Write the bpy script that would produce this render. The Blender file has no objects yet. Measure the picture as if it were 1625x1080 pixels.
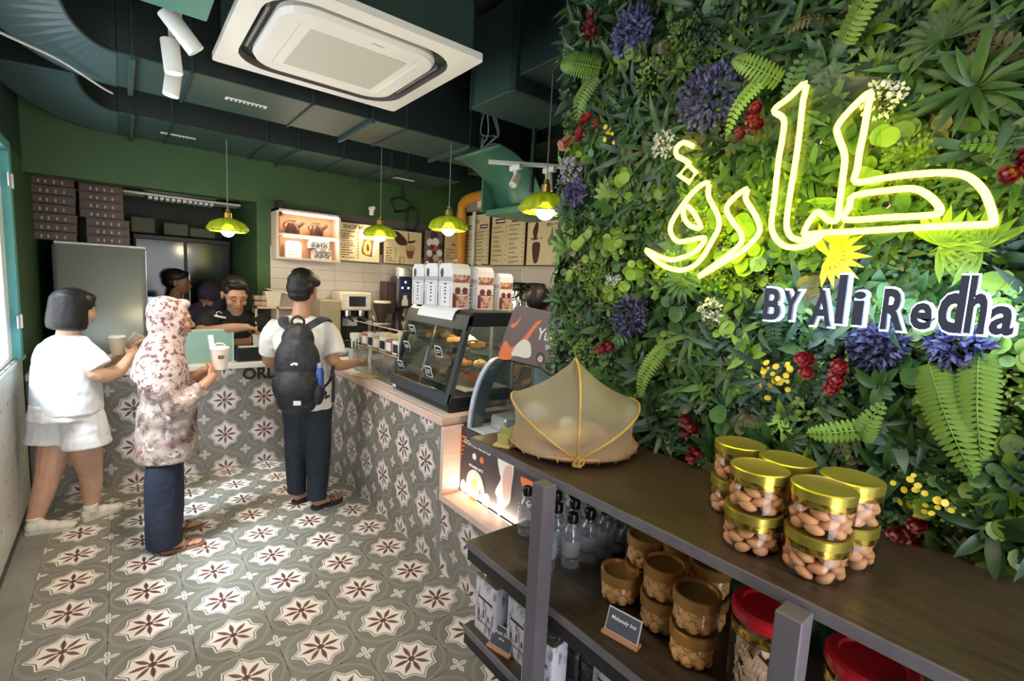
import bpy, bmesh, math, random
from mathutils import Vector, Matrix, noise
PI = math.pi
random.seed(7)
SC = bpy.context.scene
COL = SC.collection

# ---------------------------------------------------------------- camera, world, light, exposure
cam_d = bpy.data.cameras.new('camera'); cam = bpy.data.objects.new('camera', cam_d); COL.objects.link(cam)
cam.matrix_world = Matrix(((0.77769159, 0.03283131, -0.6277881, 0), (-0.62660994, 0.1207923, -0.76991507, 0),
                           (0.05055464, 0.99213473, 0.1145115, 1.65), (0, 0, 0, 1)))
cam_d.sensor_width = 36; cam_d.lens = 764.865 / 1625 * 36; cam_d.clip_start = 0.02
SC.camera = cam
world = bpy.data.worlds.new('daylight'); SC.world = world; world.use_nodes = True
bg = world.node_tree.nodes['Background']
bg.inputs[0].default_value = (0.95, 0.97, 1.0, 1); bg.inputs[1].default_value = 3.0
def lamp(name, kind, loc, energy, color, rot=(0, 0, 0), **kw):
    d = bpy.data.lights.new(name, kind); d.energy = energy; d.color = color
    for k, v in kw.items(): setattr(d, k, v)
    o = bpy.data.objects.new(name, d); COL.objects.link(o); o.location = loc; o.rotation_euler = rot
    return o
def aim(o, target):
    o.rotation_euler = (Vector(target) - o.location).to_track_quat('-Z', 'Y').to_euler()
sun = lamp('sun', 'SUN', (-5, 2, 8), 4.0, (0.80, 0.92, 1.0), angle=math.radians(14))
aim(sun, (-5 + 1.0, 2 + 0.55, 8 - 1.5))
SC.view_settings.view_transform = 'Standard'; SC.view_settings.look = 'None'
SC.view_settings.gamma = 1; SC.view_settings.use_curve_mapping = False
SC.view_settings.exposure = 1.15
SC.cycles.transparent_max_bounces = 24

# ---------------------------------------------------------------- material helpers
class E:                                            # a node socket with arithmetic
    def __init__(s, g, v): s.g = g; s.v = v
    def _m(s, op, *a):
        n = s.g.nodes.new('ShaderNodeMath'); n.operation = op
        for i, x in enumerate((s,) + a):
            x = x.v if isinstance(x, E) else x
            if isinstance(x, (int, float)): n.inputs[i].default_value = x
            else: s.g.links.new(x, n.inputs[i])
        return E(s.g, n.outputs[0])
    def __add__(s, o): return s._m('ADD', o)
    def __sub__(s, o): return s._m('SUBTRACT', o)
    def __rsub__(s, o): return E(s.g, o)._m('SUBTRACT', s)
    def __mul__(s, o): return s._m('MULTIPLY', o)
    def __truediv__(s, o): return s._m('DIVIDE', o)
    def __pow__(s, o): return s._m('POWER', o)
    def __lt__(s, o): return s._m('LESS_THAN', o)
    def __gt__(s, o): return s._m('GREATER_THAN', o)
    def f(s, op, *a): return s._m(op, *a)
def mix(g, fac, a, b):
    n = g.nodes.new('ShaderNodeMix'); n.data_type = 'RGBA'
    for sock, x in ((n.inputs[0], fac), (n.inputs[6], a), (n.inputs[7], b)):
        x = x.v if isinstance(x, E) else x
        if isinstance(x, (tuple, list)): sock.default_value = (*x[:3], 1)
        elif isinstance(x, (int, float)): sock.default_value = x
        else: g.links.new(x, sock)
    return n.outputs[2]
def coords(g, kind='Object'):
    n = g.nodes.new('ShaderNodeTexCoord'); s = g.nodes.new('ShaderNodeSeparateXYZ')
    g.links.new(n.outputs[kind], s.inputs[0])
    return n.outputs[kind], E(g, s.outputs[0]), E(g, s.outputs[1]), E(g, s.outputs[2])
def noise_n(g, vec, scale, detail=3, rough=0.55, stretch=None):
    if stretch:
        m = g.nodes.new('ShaderNodeMapping'); m.inputs['Scale'].default_value = stretch
        g.links.new(vec, m.inputs[0]); vec = m.outputs[0]
    n = g.nodes.new('ShaderNodeTexNoise'); n.inputs['Scale'].default_value = scale
    n.inputs['Detail'].default_value = detail; n.inputs['Roughness'].default_value = rough
    g.links.new(vec, n.inputs['Vector']); return E(g, n.outputs[0])
def newmat(name):
    m = bpy.data.materials.new(name); m.use_nodes = True
    return m, m.node_tree, m.node_tree.nodes['Principled BSDF']
def bump(g, b, h, strength=0.3, dist=0.002):
    n = g.nodes.new('ShaderNodeBump'); n.inputs['Strength'].default_value = strength; n.inputs['Distance'].default_value = dist
    g.links.new(h.v if isinstance(h, E) else h, n.inputs['Height']); g.links.new(n.outputs[0], b.inputs['Normal'])
def setc(g, sock, x):
    if isinstance(x, (tuple, list)): sock.default_value = (*x[:3], 1)
    else: g.links.new(x.v if isinstance(x, E) else x, sock)
MATS = {}
def mat(name, c, rough=0.5, metal=0.0, c2=None, scale=8, stretch=None, emit=0, ecol=None, trans=0, ior=1.45, alpha=1, bmp=0, spec=None, sss=0, coat=0, aniso=0, lo=0.35, hi=0.65):
    if name in MATS: return MATS[name]
    m, g, b = newmat(name)
    b.inputs['Roughness'].default_value = rough; b.inputs['Metallic'].default_value = metal
    b.inputs['Base Color'].default_value = (*c, 1)
    if c2 is not None or bmp:
        v = coords(g)[0]; n = noise_n(g, v, scale, 4, .6, stretch)
        if c2 is not None:
            r = g.nodes.new('ShaderNodeMapRange'); r.inputs[1].default_value = lo; r.inputs[2].default_value = hi
            g.links.new(n.v, r.inputs[0]); setc(g, b.inputs['Base Color'], mix(g, r.outputs[0], c, c2))
        if bmp: bump(g, b, n, bmp)
    if emit:
        b.inputs['Emission Color'].default_value = (*(ecol or c), 1); b.inputs['Emission Strength'].default_value = emit
    b.inputs['Transmission Weight'].default_value = trans; b.inputs['IOR'].default_value = ior
    b.inputs['Alpha'].default_value = alpha
    if spec is not None: b.inputs['Specular IOR Level'].default_value = spec
    if sss:
        b.inputs['Subsurface Weight'].default_value = sss; b.inputs['Subsurface Scale'].default_value = .01
    b.inputs['Coat Weight'].default_value = coat
    MATS[name] = m; return m

# ---------------------------------------------------------------- mesh helpers
def lerp(a, b, t): return a + (b - a) * t
class MB:
    def __init__(s): s.bm = bmesh.new()
    def box(s, x0, x1, y0, y1, z0, z1, bev=0.0, M=None, seg=1):
        vs = [s.bm.verts.new((x, y, z)) for x in (x0, x1) for y in (y0, y1) for z in (z0, z1)]
        fs = [s.bm.faces.new([vs[i] for i in q]) for q in ((0, 1, 3, 2), (4, 6, 7, 5), (0, 4, 5, 1), (2, 3, 7, 6), (0, 2, 6, 4), (1, 5, 7, 3))]
        if bev:
            es = list({e for f in fs for e in f.edges})
            r = bmesh.ops.bevel(s.bm, geom=es, offset=bev, segments=seg, profile=.5, affect='EDGES')
            vs = list({v for f in r['faces'] for v in f.verts} | {v for v in vs if v.is_valid})
        if M is not None: bmesh.ops.transform(s.bm, matrix=M, verts=vs)
        return s
    def quad(s, *p):
        s.bm.faces.new([s.bm.verts.new(q) for q in p]); return s
    def prism(s, pts, d, M=None, bev=0):              # closed polygon (x,y) extruded from z=0 to d, M places it
        n = len(pts)
        a = [s.bm.verts.new((p[0], p[1], 0)) for p in pts]; b = [s.bm.verts.new((p[0], p[1], d)) for p in pts]
        fs = [s.bm.faces.new(a[::-1]), s.bm.faces.new(b)]
        for i in range(n): fs.append(s.bm.faces.new((a[i], a[(i + 1) % n], b[(i + 1) % n], b[i])))
        vs = a + b
        if bev:
            es = list(fs[0].edges) + list(fs[1].edges)
            r = bmesh.ops.bevel(s.bm, geom=es, offset=bev, segments=2, profile=.5, affect='EDGES')
            vs = list({v for f in r['faces'] for v in f.verts} | {v for v in vs if v.is_valid})
        if M is not None: bmesh.ops.transform(s.bm, matrix=M, verts=vs)
        return s
    def lathe(s, prof, n=24, c=(0, 0, 0), M=None, ripple=None):           # prof (r,z) from bottom to top
        rings = []; allv = []
        for r, z in prof:
            if r <= 1e-6: ring = [s.bm.verts.new((c[0], c[1], c[2] + z))]
            else:
                ring = []
                for i in range(n):
                    a = 2 * PI * i / n; rr = r * (1 + (ripple(a, r, z) if ripple else 0))
                    ring.append(s.bm.verts.new((c[0] + rr * math.cos(a), c[1] + rr * math.sin(a), c[2] + z)))
            rings.append(ring); allv += ring
        for A, B in zip(rings, rings[1:]):
            if len(A) == 1 and len(B) == 1: continue
            for i in range(n):
                j = (i + 1) % n
                q = [A[i % len(A)], A[j % len(A)], B[j % len(B)], B[i % len(B)]]
                q2 = []
                for v in q:
                    if v not in q2: q2.append(v)
                if len(q2) > 2: s.bm.faces.new(q2)
        if M is not None: bmesh.ops.transform(s.bm, matrix=M, verts=allv)
        return s
    def cyl(s, p0, p1, r, r1=None, n=12):
        r1 = r if r1 is None else r1
        p0, p1 = Vector(p0), Vector(p1); L = (p1 - p0).length
        M = Matrix.Translation(p0) @ (p1 - p0).to_track_quat('Z', 'Y').to_matrix().to_4x4()
        return s.lathe([(0, 0), (r, 0), (r1, L), (0, L)], n, M=M)
    def tube(s, pts, r, n=8, closed=False, flat=1.0, up=(0, 0, 1)):
        pts = [Vector(p) for p in pts]; m = len(pts); rings = []
        up = Vector(up); sd = None
        for i, p in enumerate(pts):
            a = pts[(i - 1) % m] if (closed or i > 0) else pts[0]; b = pts[(i + 1) % m] if (closed or i < m - 1) else pts[-1]
            t = (b - a).normalized()
            if sd is None:
                sd = t.cross(up)
                if sd.length < .25: sd = t.cross(Vector((.35, 1, 0)))
            else: sd = sd - t * sd.dot(t)
            if sd.length < 1e-5: sd = t.cross(Vector((.3, .9, .2)))
            sd.normalize(); w = sd.cross(t)
            rr = r[i] if isinstance(r, (list, tuple)) else r
            rings.append([s.bm.verts.new(p + sd * (rr * math.cos(2 * PI * k / n)) + w * (rr * flat * math.sin(2 * PI * k / n))) for k in range(n)])
        prs = list(zip(rings, rings[1:])) + ([(rings[-1], rings[0])] if closed else [])
        for A, B in prs:
            for k in range(n): s.bm.faces.new((A[k], A[(k + 1) % n], B[(k + 1) % n], B[k]))
        if not closed: s.bm.faces.new(rings[0][::-1]); s.bm.faces.new(rings[-1])
        return s
    def sph(s, c, r, sx=1, sy=1, sz=1, n=16, m=10):
        M = Matrix.Translation(c) @ Matrix.Diagonal((sx, sy, sz, 1))
        return s.lathe([(r * math.sin(PI * k / m) if 0 < k < m else 0, -r * math.cos(PI * k / m)) for k in range(m + 1)], n, M=M)
    def grid(s, f, nu, nv, closeu=False):
        vs = [[s.bm.verts.new(f(i / nu, j / nv)) for j in range(nv + 1)] for i in range(nu if closeu else nu + 1)]
        for i in range(nu):
            for j in range(nv):
                A = vs[i]; B = vs[(i + 1) % len(vs)]
                s.bm.faces.new((A[j], B[j], B[j + 1], A[j + 1]))
        return s
    def build(s, name, m, parent=None, smooth=False, loc=None, rot=None, label=None, thick=0, keep=False):
        bmesh.ops.recalc_face_normals(s.bm, faces=s.bm.faces) if not keep else None
        me = bpy.data.meshes.new(name); s.bm.to_mesh(me); s.bm.free()
        if smooth:
            me.polygons.foreach_set('use_smooth', [True] * len(me.polygons))
            if smooth == 'auto' and hasattr(me, 'set_sharp_from_angle'): me.set_sharp_from_angle(angle=math.radians(38))
        o = bpy.data.objects.new(name, me)
        for q in (m if isinstance(m, (list, tuple)) else [m]): me.materials.append(q)
        COL.objects.link(o)
        if name in ('small_print', 'slot_marks', 'label_print', 'slot', 'label_art', 'straws', 'louvre_fins', 'wire_shelf', 'loose_wires', 'panel_light', 'seam', 'edge_strip'): o['kind'] = 'stuff'
        if thick:
            md = o.modifiers.new('solidify', 'SOLIDIFY'); md.thickness = thick; md.offset = 0
        if parent is not None: o.parent = parent
        if loc is not None: o.location = loc
        if rot is not None: o.rotation_euler = rot
        if label: o['label'] = label
        return o
def tag(o, label=None, cat=None, group=None, kind=None):
    for k, v in (('label', label), ('category', cat), ('group', group), ('kind', kind)):
        if v: o[k] = v
    return o
def thing(name, label, cat, loc=(0, 0, 0), rz=0, group=None):
    o = bpy.data.objects.new(name, None); COL.objects.link(o); o.empty_display_size = .05
    o.location = loc; o.rotation_euler = (0, 0, rz); return tag(o, label, cat, group)
def struct(name, loc=(0, 0, 0)):
    o = bpy.data.objects.new(name, None); COL.objects.link(o); o.location = loc; return tag(o, kind='structure')
def kids(o): return [c for c in COL.objects if c.parent == o]
CH = {}
def dup(root, loc, rz=None, label=None, group=None, scale=None):
    def cp(o, par):
        c = o.copy(); COL.objects.link(c)
        if par is not None: c.parent = par; c.matrix_parent_inverse = o.matrix_parent_inverse.copy()
        for k in CH.setdefault(o.name, kids(o)): cp(k, c)
        return c
    r = cp(root, None); r.location = loc
    if rz is not None: r.rotation_euler[2] = rz
    if label: r['label'] = label
    if group: r['group'] = group
    if scale: r.scale = (scale,) * 3
    return r
def inst(src, name, parent, M, label=None):          # another object sharing src's mesh, placed by a matrix
    o = bpy.data.objects.new(name, src.data); COL.objects.link(o); o.parent = parent; o.matrix_local = M
    if label: o['label'] = label
    return o
FRAME_X = Matrix(((0, 0, -1, 0), (-1, 0, 0, 0), (0, 1, 0, 0), (0, 0, 0, 1)))   # prints on surfaces facing -x : local x -> -y, y -> z, normal -> -x
FRAME_Y = Matrix(((1, 0, 0, 0), (0, 0, -1, 0), (0, 1, 0, 0), (0, 0, 0, 1)))    # prints on surfaces facing -y : local x -> x, y -> z, normal -> -y
def text(s, size, m, M, parent=None, name='lettering', depth=0.0006, bold=0, shear=0, align='CENTER', space=1, width=None, sx=1, smooth=False):
    cu = bpy.data.curves.new(name, 'FONT'); cu.body = s; cu.size = size; cu.extrude = depth; cu.offset = bold; cu.shear = shear
    cu.align_x = align; cu.align_y = 'CENTER'; cu.space_character = space; cu.resolution_u = 3
    t = bpy.data.objects.new(name, cu); COL.objects.link(t)
    dg = bpy.context.evaluated_depsgraph_get(); me = bpy.data.meshes.new_from_object(t.evaluated_get(dg))
    bpy.data.objects.remove(t); bpy.data.curves.remove(cu)
    if width and len(me.vertices):
        xs = [v.co.x for v in me.vertices]; sx = width / max(1e-4, max(xs) - min(xs))
    me.transform(M @ Matrix.Diagonal((sx, 1, 1, 1))); me.materials.clear(); me.materials.append(m)
    o = bpy.data.objects.new(name, me); COL.objects.link(o)
    if parent is not None: o.parent = parent
    return o
def T(*v): return Matrix.Translation(v)
def R(a, ax='Z'): return Matrix.Rotation(a, 4, ax)
def smoothpts(pts, k=6, closed=False):                # Catmull-Rom
    P = [Vector(p) for p in pts]; n = len(P); out = []
    for i in range(n if closed else n - 1):
        g = (lambda j: P[j % n]) if closed else (lambda j: P[max(0, min(n - 1, j))])
        a, b, c, d = g(i - 1), g(i), g(i + 1), g(i + 2)
        for q in range(k):
            t = q / k
            out.append(.5 * ((2 * b) + (c - a) * t + (2 * a - 5 * b + 4 * c - d) * t * t + (3 * b - a - 3 * c + d) * t ** 3))
    if not closed: out.append(P[-1])
    return out

# ---------------------------------------------------------------- tile material: quarter of a star in one corner, of a small cross in the other
def tile_mat(name, base, base2, white, red, rough=.45, dark=(.045, .043, .042)):
    m, g, b = newmat(name); vec, x, y, z = coords(g)
    P = 0.296
    U = x.f('ABSOLUTE') / P; V = y.f('ABSOLUTE') / P
    r = (U * U + V * V).f('SQRT'); th = V.f('ARCTAN2', U)
    ph = th.f('PINGPONG', PI / 8)
    tip = (th * 4).f('COSINE') * .024 + .402
    rho = (1 - ph / (PI / 8)).f('MAXIMUM', 0.0) ** 1.7 * (tip - .315) + .315
    d = r / rho
    t_ = r * ph.f('SINE'); a_ = r * ph.f('COSINE')
    w = ((a_ - .05) / .22 * PI).f('SINE').f('MAXIMUM', 0.0) * .030 + .006
    w = w * ((a_ * 210).f('SINE') * .22 + .9)
    arm = (t_ < w) * (a_ < .272)
    arm = arm.f('MAXIMUM', r < .052)
    line = (t_ < .0022) * (a_ < .36)
    p = (U - .5).f('ABSOLUTE'); q = (V - .5).f('ABSOLUTE'); al = p.f('MAXIMUM', q); tr = p.f('MINIMUM', q)
    pw = (al / .15 * PI).f('SINE').f('MAXIMUM', 0.0) * .036
    petal = (tr < pw) * (al < .15)
    pin = (tr < pw * .45) * (al < .12) * (al > .03)
    def dia(A, B):                                     # A along the line, centre .135 ; B across
        return (((A - .135).f('ABSOLUTE') * .55).f('SQRT') + B.f('SQRT')) < .165
    dm = dia(V, p).f('MAXIMUM', dia(U, q))
    ln = ((p < .0035) * (V < .30)).f('MAXIMUM', (q < .0035) * (U < .30))
    big = (r < .50) * (r > .455)
    n1 = noise_n(g, vec, 7, 4, .6); oi = g.nodes.new('ShaderNodeObjectInfo'); rnd = E(g, oi.outputs['Random'])
    nn = ((n1 - .5) * 1.3 + (rnd - .5) * .5 + .5).f('MINIMUM', 1).f('MAXIMUM', 0)
    c = mix(g, nn, base, base2)
    c = mix(g, big * .09, c, white)
    c = mix(g, ln * .8, c, dark); c = mix(g, dm, c, dark)
    c = mix(g, petal, c, white); c = mix(g, pin, c, mix(g, .45, base, white))
    wv = mix(g, n1, white, [k * .9 for k in white])
    c = mix(g, d < 1.0, c, wv); c = mix(g, (d < .935) * (d > .89), c, dark)
    c = mix(g, line * (d < .9), c, dark); c = mix(g, arm, c, mix(g, n1, red, [k * .6 for k in red]))
    setc(g, b.inputs['Base Color'], c)
    b.inputs['Roughness'].default_value = rough
    bump(g, b, noise_n(g, vec, 60, 3), .08, .001)
    return m
floor_tile_m = tile_mat('floor_tile_cement', (.155, .15, .13), (.235, .225, .20), (.80, .74, .69), (.15, .058, .05), .40)
front_tile_m = tile_mat('counter_tile_cement', (.16, .148, .128), (.235, .215, .19), (.74, .68, .66), (.16, .06, .062), .42)

green = mat('green_paint', (.033, .078, .025), .55, c2=(.043, .095, .031), scale=3)
dkgreen = mat('dark_green_paint', (.012, .030, .024), .6, c2=(.018, .042, .034), scale=3)
black = mat('black_ceiling_paint', (.010, .013, .013), .75, c2=(.018, .02, .02), scale=4)
teal = mat('duct_teal_paint', (.030, .060, .054), .45, c2=(.038, .072, .065), scale=2)
tealdark = mat('duct_dark_paint', (.014, .03, .03), .5, c2=(.02, .04, .038), scale=2)
grout = mat('grout', (.09, .085, .08), .9)
plaster = mat('grey_screed', (.17, .165, .155), .7, c2=(.24, .235, .22), scale=3)
white = mat('white_plastic', (.78, .77, .74), .4)
wtile = mat('back_wall_tile', (.50, .44, .40), .25, c2=(.58, .52, .48), scale=2)
pinkwood = mat('pale_pink_laminate', (.72, .53, .47), .45, c2=(.66, .47, .41), scale=6, stretch=(1, 1, 8))
whitetop = mat('white_worktop', (.80, .76, .73), .3)
blackp = mat('black_plastic', (.014, .014, .016), .35)
blackm = mat('black_metal', (.02, .021, .024), .4, .3)
steel = mat('brushed_steel', (.62, .65, .66), .40, .50, c2=(.58, .61, .62), scale=2)
chrome = mat('chrome', (.8, .8, .8), .12, 1)
def glass_mat(name, col, rough=0.02, tint=.12, milk=0):        # thin pane: mostly see-through, with a clear reflection
    m = bpy.data.materials.new(name); m.use_nodes = True; g = m.node_tree; g.nodes.clear()
    out = g.nodes.new('ShaderNodeOutputMaterial'); tr = g.nodes.new('ShaderNodeBsdfTransparent'); gl = g.nodes.new('ShaderNodeBsdfGlossy')
    tr.inputs[0].default_value = (*col, 1); gl.inputs['Roughness'].default_value = rough
    fr = g.nodes.new('ShaderNodeLayerWeight'); fr.inputs[0].default_value = .5
    mx = g.nodes.new('ShaderNodeMixShader'); f = (E(g, fr.outputs['Facing']) ** 4 * .7 + .035 + tint * .1).f('MINIMUM', 1.0)
    g.links.new(f.v, mx.inputs[0]); g.links.new(tr.outputs[0], mx.inputs[1]); g.links.new(gl.outputs[0], mx.inputs[2]); 
    if milk:                                           # white mixed in to stand in for light on clear plastic
        df = g.nodes.new('ShaderNodeBsdfDiffuse'); df.inputs[0].default_value = (.85, .85, .88, 1); m3 = g.nodes.new('ShaderNodeMixShader'); m3.inputs[0].default_value = milk
        g.links.new(mx.outputs[0], m3.inputs[1]); g.links.new(df.outputs[0], m3.inputs[2]); g.links.new(m3.outputs[0], out.inputs[0])
    else: g.links.new(mx.outputs[0], out.inputs[0])
    MATS[name] = m; return m
glass = glass_mat('clear_glass', (.93, .96, .96))
dkglass = glass_mat('smoked_glass', (.62, .68, .70), .04, .25)

# ---------------------------------------------------------------- structure
LW, RW, PW, BY, CZ = -0.52, 3.3, 1.50, 5.0, 3.25
floor = struct('floor')
MB().box(LW - .1, RW + .1, -1.6, 7.2, -.10, -.006).build('floor_bed', grout, floor)
MB().box(LW, -.392, -1.6, 4.5, -.01, .002, .001).build('border_strip', plaster, floor)
S = .148
def tile_mesh(m, s=S, t=.006):
    b = MB(); b.box(.0005, s - .0005, .0005, s - .0005, -t, 0, .0006); return b.build('tile', m)
ft = tile_mesh(floor_tile_m); ft.name = 'tile_source'
sx0, sy0 = .052, 2.33
first = True; rest = []
tiles = []
for i in range(-3, 10):
    for j in range(-13, 15):
        x = sx0 + i * S; y = sy0 + j * S          # lower-left corner of the tile; star corner where i,j even
        if x < -.40 - .06 or x > 1.5 or y > 4.5: continue
        ei, ej = i % 2 == 0, j % 2 == 0
        M = T(x + (0 if ei else S), y + (0 if ej else S), 0)
        rz = {(True, True): 0, (False, True): PI / 2, (False, False): PI, (True, False): -PI / 2}[(ei, ej)]
        tiles.append((y, x, M @ R(rz)))
tiles.sort(key=lambda q: -q[0])
vis = [q for q in tiles if q[0] > .55][:300]
for y, x, M in vis: o = inst(ft, 'tile', floor, M)
bpy.data.objects.remove(ft)
def wall_tiles(m, parent, n_u, n_v, place, rows0, name='tile'):
    src = tile_mesh(m)
    for i in n_u:
        for j in n_v:
            ei, ej = i % 2 == 0, j % 2 == 0
            rz = {(True, True): 0, (False, True): PI / 2, (False, False): PI, (True, False): -PI / 2}[(ei, ej)]
            L = T((i + (0 if ei else 1)) * S, (j + (0 if ej else 1)) * S, 0) @ R(rz)
            M = place @ L
            inst(src, name, parent, M)
    bpy.data.objects.remove(src)

# left wall with a window opening (y 1.2 .. 4.35, z 1.0 .. 2.34), pale tiles below
pale_m, g_, b_ = newmat('pale_wall_tile')
v_, x_, y_, z_ = coords(g_)
dx_ = x_.f('ABSOLUTE'); dy_ = y_.f('ABSOLUTE')
dm_ = ((dx_ * 1.1).f('SQRT') + (dy_ * .8).f('SQRT')) < .145
nn_ = noise_n(g_, v_, 9, 4)
setc(g_, b_.inputs['Base Color'], mix(g_, dm_, mix(g_, nn_, (.60, .60, .57), (.48, .49, .47)), (.05, .055, .06)))
b_.inputs['Roughness'].default_value = .35
wl = struct('wall_left')
MB().box(LW - .2, LW - .008, -1.6, 4.52, 0, 1.0).build('lower_wall', grout, wl)
MB().box(LW - .2, LW, -1.6, 1.9, 1.0, 2.36).build('sun_block_pier', dkgreen, wl)  # unseen stretch, lengthened to keep sun off the near floor
MB().box(LW - .2, LW, -1.6, 7.2, 2.36, CZ).build('upper_wall', dkgreen, wl)
MB().box(LW - .2, LW, 4.36, 7.2, 1.0, 2.36).build('pillar_face', green, wl)
MB().box(LW - .2, LW, 4.52, 7.2, 0, 1.0).build('pillar_base', dkgreen, wl)
ps = MB().box(.0005, .0975, .0005, .0975, 0, .008, .0008).build('tile', pale_m)
cnt = 0
for i in range(0, 24):
    for j in range(0, 10):
        y = 2.05 + i * .1; z = .055 + j * .098 - .0
        if z > .96: continue
        ei, ej = i % 2 == 0, (j % 2 == 0)
        rz = {(True, True): 0, (False, True): PI / 2, (False, False): PI, (True, False): -PI / 2}[(ei, ej)]
        M = T(LW - .008, y + (0 if ei else .098), z + (0 if ej else .098)) @ Matrix(((0, 0, 1, 0), (1, 0, 0, 0), (0, 1, 0, 0), (0, 0, 0, 1))) @ R(rz)
        inst(ps, 'tile', wl, M)
bpy.data.objects.remove(ps)
MB().box(LW - .2, LW + .012, -1.6, 4.52, 1.0, 1.025, .003).build('sill', mat('sill_grey', (.42, .45, .45), .4), wl)

# window on the left: teal frame, white strip with hinges, pane
aqua = mat('aqua_frame_paint', (.10, .36, .37), .4, c2=(.12, .42, .42), scale=4)
win = struct('window_1')
for a, b_2 in ((4.27, 4.36), (3.05, 3.11), (1.90, 1.96)):
    MB().box(LW - .09, LW + .02, a, b_2, 1.025, 2.30, .004).build('frame_post', aqua, win)
MB().box(LW - .09, LW + .02, 1.9, 4.36, 2.30, 2.36, .004).build('frame_head', aqua, win)
MB().box(LW - .10, LW - .02, 1.9, 4.36, 1.026, 1.06, .004).build('frame_sill', white, win)
MB().box(LW - .06, LW - .02, 4.13, 4.27, 1.06, 2.30, .003).build('sash', mat('white_sash', (.85, .88, .9), .4), win)
MB().box(LW - .055, LW - .049, 1.96, 4.20, 1.06, 2.30).build('pane', glass, win)
hs = mat('hinge_metal', (.72, .73, .74), .35, .5)
for z in (1.27, 2.12):
    MB().box(LW + .02, LW + .028, 4.17, 4.34, z - .04, z + .04, .003).cyl((LW + .03, 4.262, z - .042), (LW + .03, 4.262, z + .042), .007).build('hinge', hs, win)

# back: soffit above the kitchen opening, menu wall, kitchen behind
wb = struct('wall_back')
MB().box(LW, RW, BY, BY + .15, 2.28, CZ).build('soffit', green, wb)
wj = struct('wall_jamb'); MB().box(.99, 1.10, BY + .151, 7.0, 0, 2.6).build('jamb', green, wj); MB().box(.99, 1.10, BY, BY + .15, 0, 2.28).build('jamb_end', green, wb)
MB().box(1.10, RW, BY, BY + .15, 0, 2.28).build('menu_wall', grout, wb)
ts = MB().box(.001, .299, -.01, 0, .001, .099, .0015).build('tile', wtile)
for i in range(0, 8):
    for j in range(8, 19):
        x = 1.10 + i * .3; 
        if x > RW - .2: continue
        inst(ts, 'tile', wb, T(x, BY, j * .1))
wk = struct('wall_kitchen')
kdark = mat('kitchen_wall_dark', (.022, .032, .026), .5, c2=(.035, .045, .035), scale=3)
MB().box(LW, 1.1, 6.9, 7.0, 0, 2.6).build('kitchen_back_panel', kdark, wk)
MB().box(LW, 1.1, BY + .15, 7.0, 2.5, 2.6).build('kitchen_ceiling', black, wk)
wr = struct('wall_right')
MB().box(RW, RW + .15, 1.55, BY + .15, 0, CZ).build('side_wall', dkgreen, wr)
t2 = MB().box(-.01, 0, .001, .299, .001, .099, .0015).build('tile', wtile)
for i in range(0, 11):
    for j in range(8, 19):
        inst(t2, 'tile', wr, T(RW, 1.72 + i * .3, j * .1))
bpy.data.objects.remove(ts); bpy.data.objects.remove(t2)
wr2 = struct('wall_return'); MB().box(PW + .12, RW + .15, 1.30, 1.40, 0, CZ).build('return_wall', dkgreen, wr2)
wr3 = struct('wall_planting'); MB().box(PW, PW + .12, -1.6, 1.41, 0, CZ).build('planting_backer', mat('backer_dark', (.02, .03, .02), .9), wr3)
ceil = struct('ceiling')
MB().box(LW - .2, RW + .2, -1.6, BY + .2, CZ, CZ + .1).build('slab', black, ceil)
MB().box(LW, PW, -1.6, -1.5, 2.25, CZ).build('daylight_block', dkgreen, ceil)  # unseen, added behind the camera to cut front daylight
MB().box(LW, 0.30, -.6, 2.38, 2.62, CZ - .02, .004).build('bulkhead', mat('aqua_bulkhead', (.06, .20, .17), .45, c2=(.08, .25, .2), scale=2), ceil)

# ================================================================ ducts and ceiling fittings
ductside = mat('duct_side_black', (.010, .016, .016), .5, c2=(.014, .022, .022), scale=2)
def duct(name, label, x0, x1, y0, y1, z0, z1, bars, grilles=()):
    t = thing(name, label, 'duct', ((x0 + x1) / 2, (y0 + y1) / 2, z0), 0)
    ox, oy, oz = t.location
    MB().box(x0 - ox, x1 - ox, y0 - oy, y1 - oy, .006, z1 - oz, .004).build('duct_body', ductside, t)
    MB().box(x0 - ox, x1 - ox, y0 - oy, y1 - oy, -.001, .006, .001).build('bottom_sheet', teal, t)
    for bx in bars:
        MB().box(bx - ox - .012, bx - ox + .012, y0 - oy - .03, y1 - oy + .03, -.03, -.002, .002).build('hanger_bar', teal, t)
        for yy in (y0 - .02, y1 + .02):
            MB().cyl((bx - ox, yy - oy, -.02), (bx - ox, yy - oy, CZ - oz), .005, n=6).build('hanger_rod', tealdark, t)
    for gx in grilles:
        g = MB().box(gx - ox - .11, gx - ox + .11, -.022, .022, -.006, -.001, .001).build('slot_grille', white, t)
        b = MB()
        for k in range(9): b.box(gx - ox - .095 + k * .022, gx - ox - .085 + k * .022, -.012, .012, -.0085, -.006)
        b.build('slot', blackp, g)
    for k in range(int((x1 - x0) / .6)):
        xx = x0 + .3 + k * .6
        MB().box(xx - ox - .006, xx - ox + .006, y0 - oy - .012, y1 - oy + .012, -.011, z1 - oz, .001).build('flange', tealdark, t)
    return t
d1 = duct('air_duct', 'teal rectangular duct across the ceiling nearest the white cassette unit', 0.02, 2.62, 3.10, 3.66, 2.65, 3.05, (.08, 1.28, 2.02), (.62,))
d2 = duct('air_duct', 'teal rectangular duct along the top of the green wall', 0.02, 2.70, 4.26, 4.97, 2.65, 3.05, (.10, 1.15, 1.95), (.38, 2.25))
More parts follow.
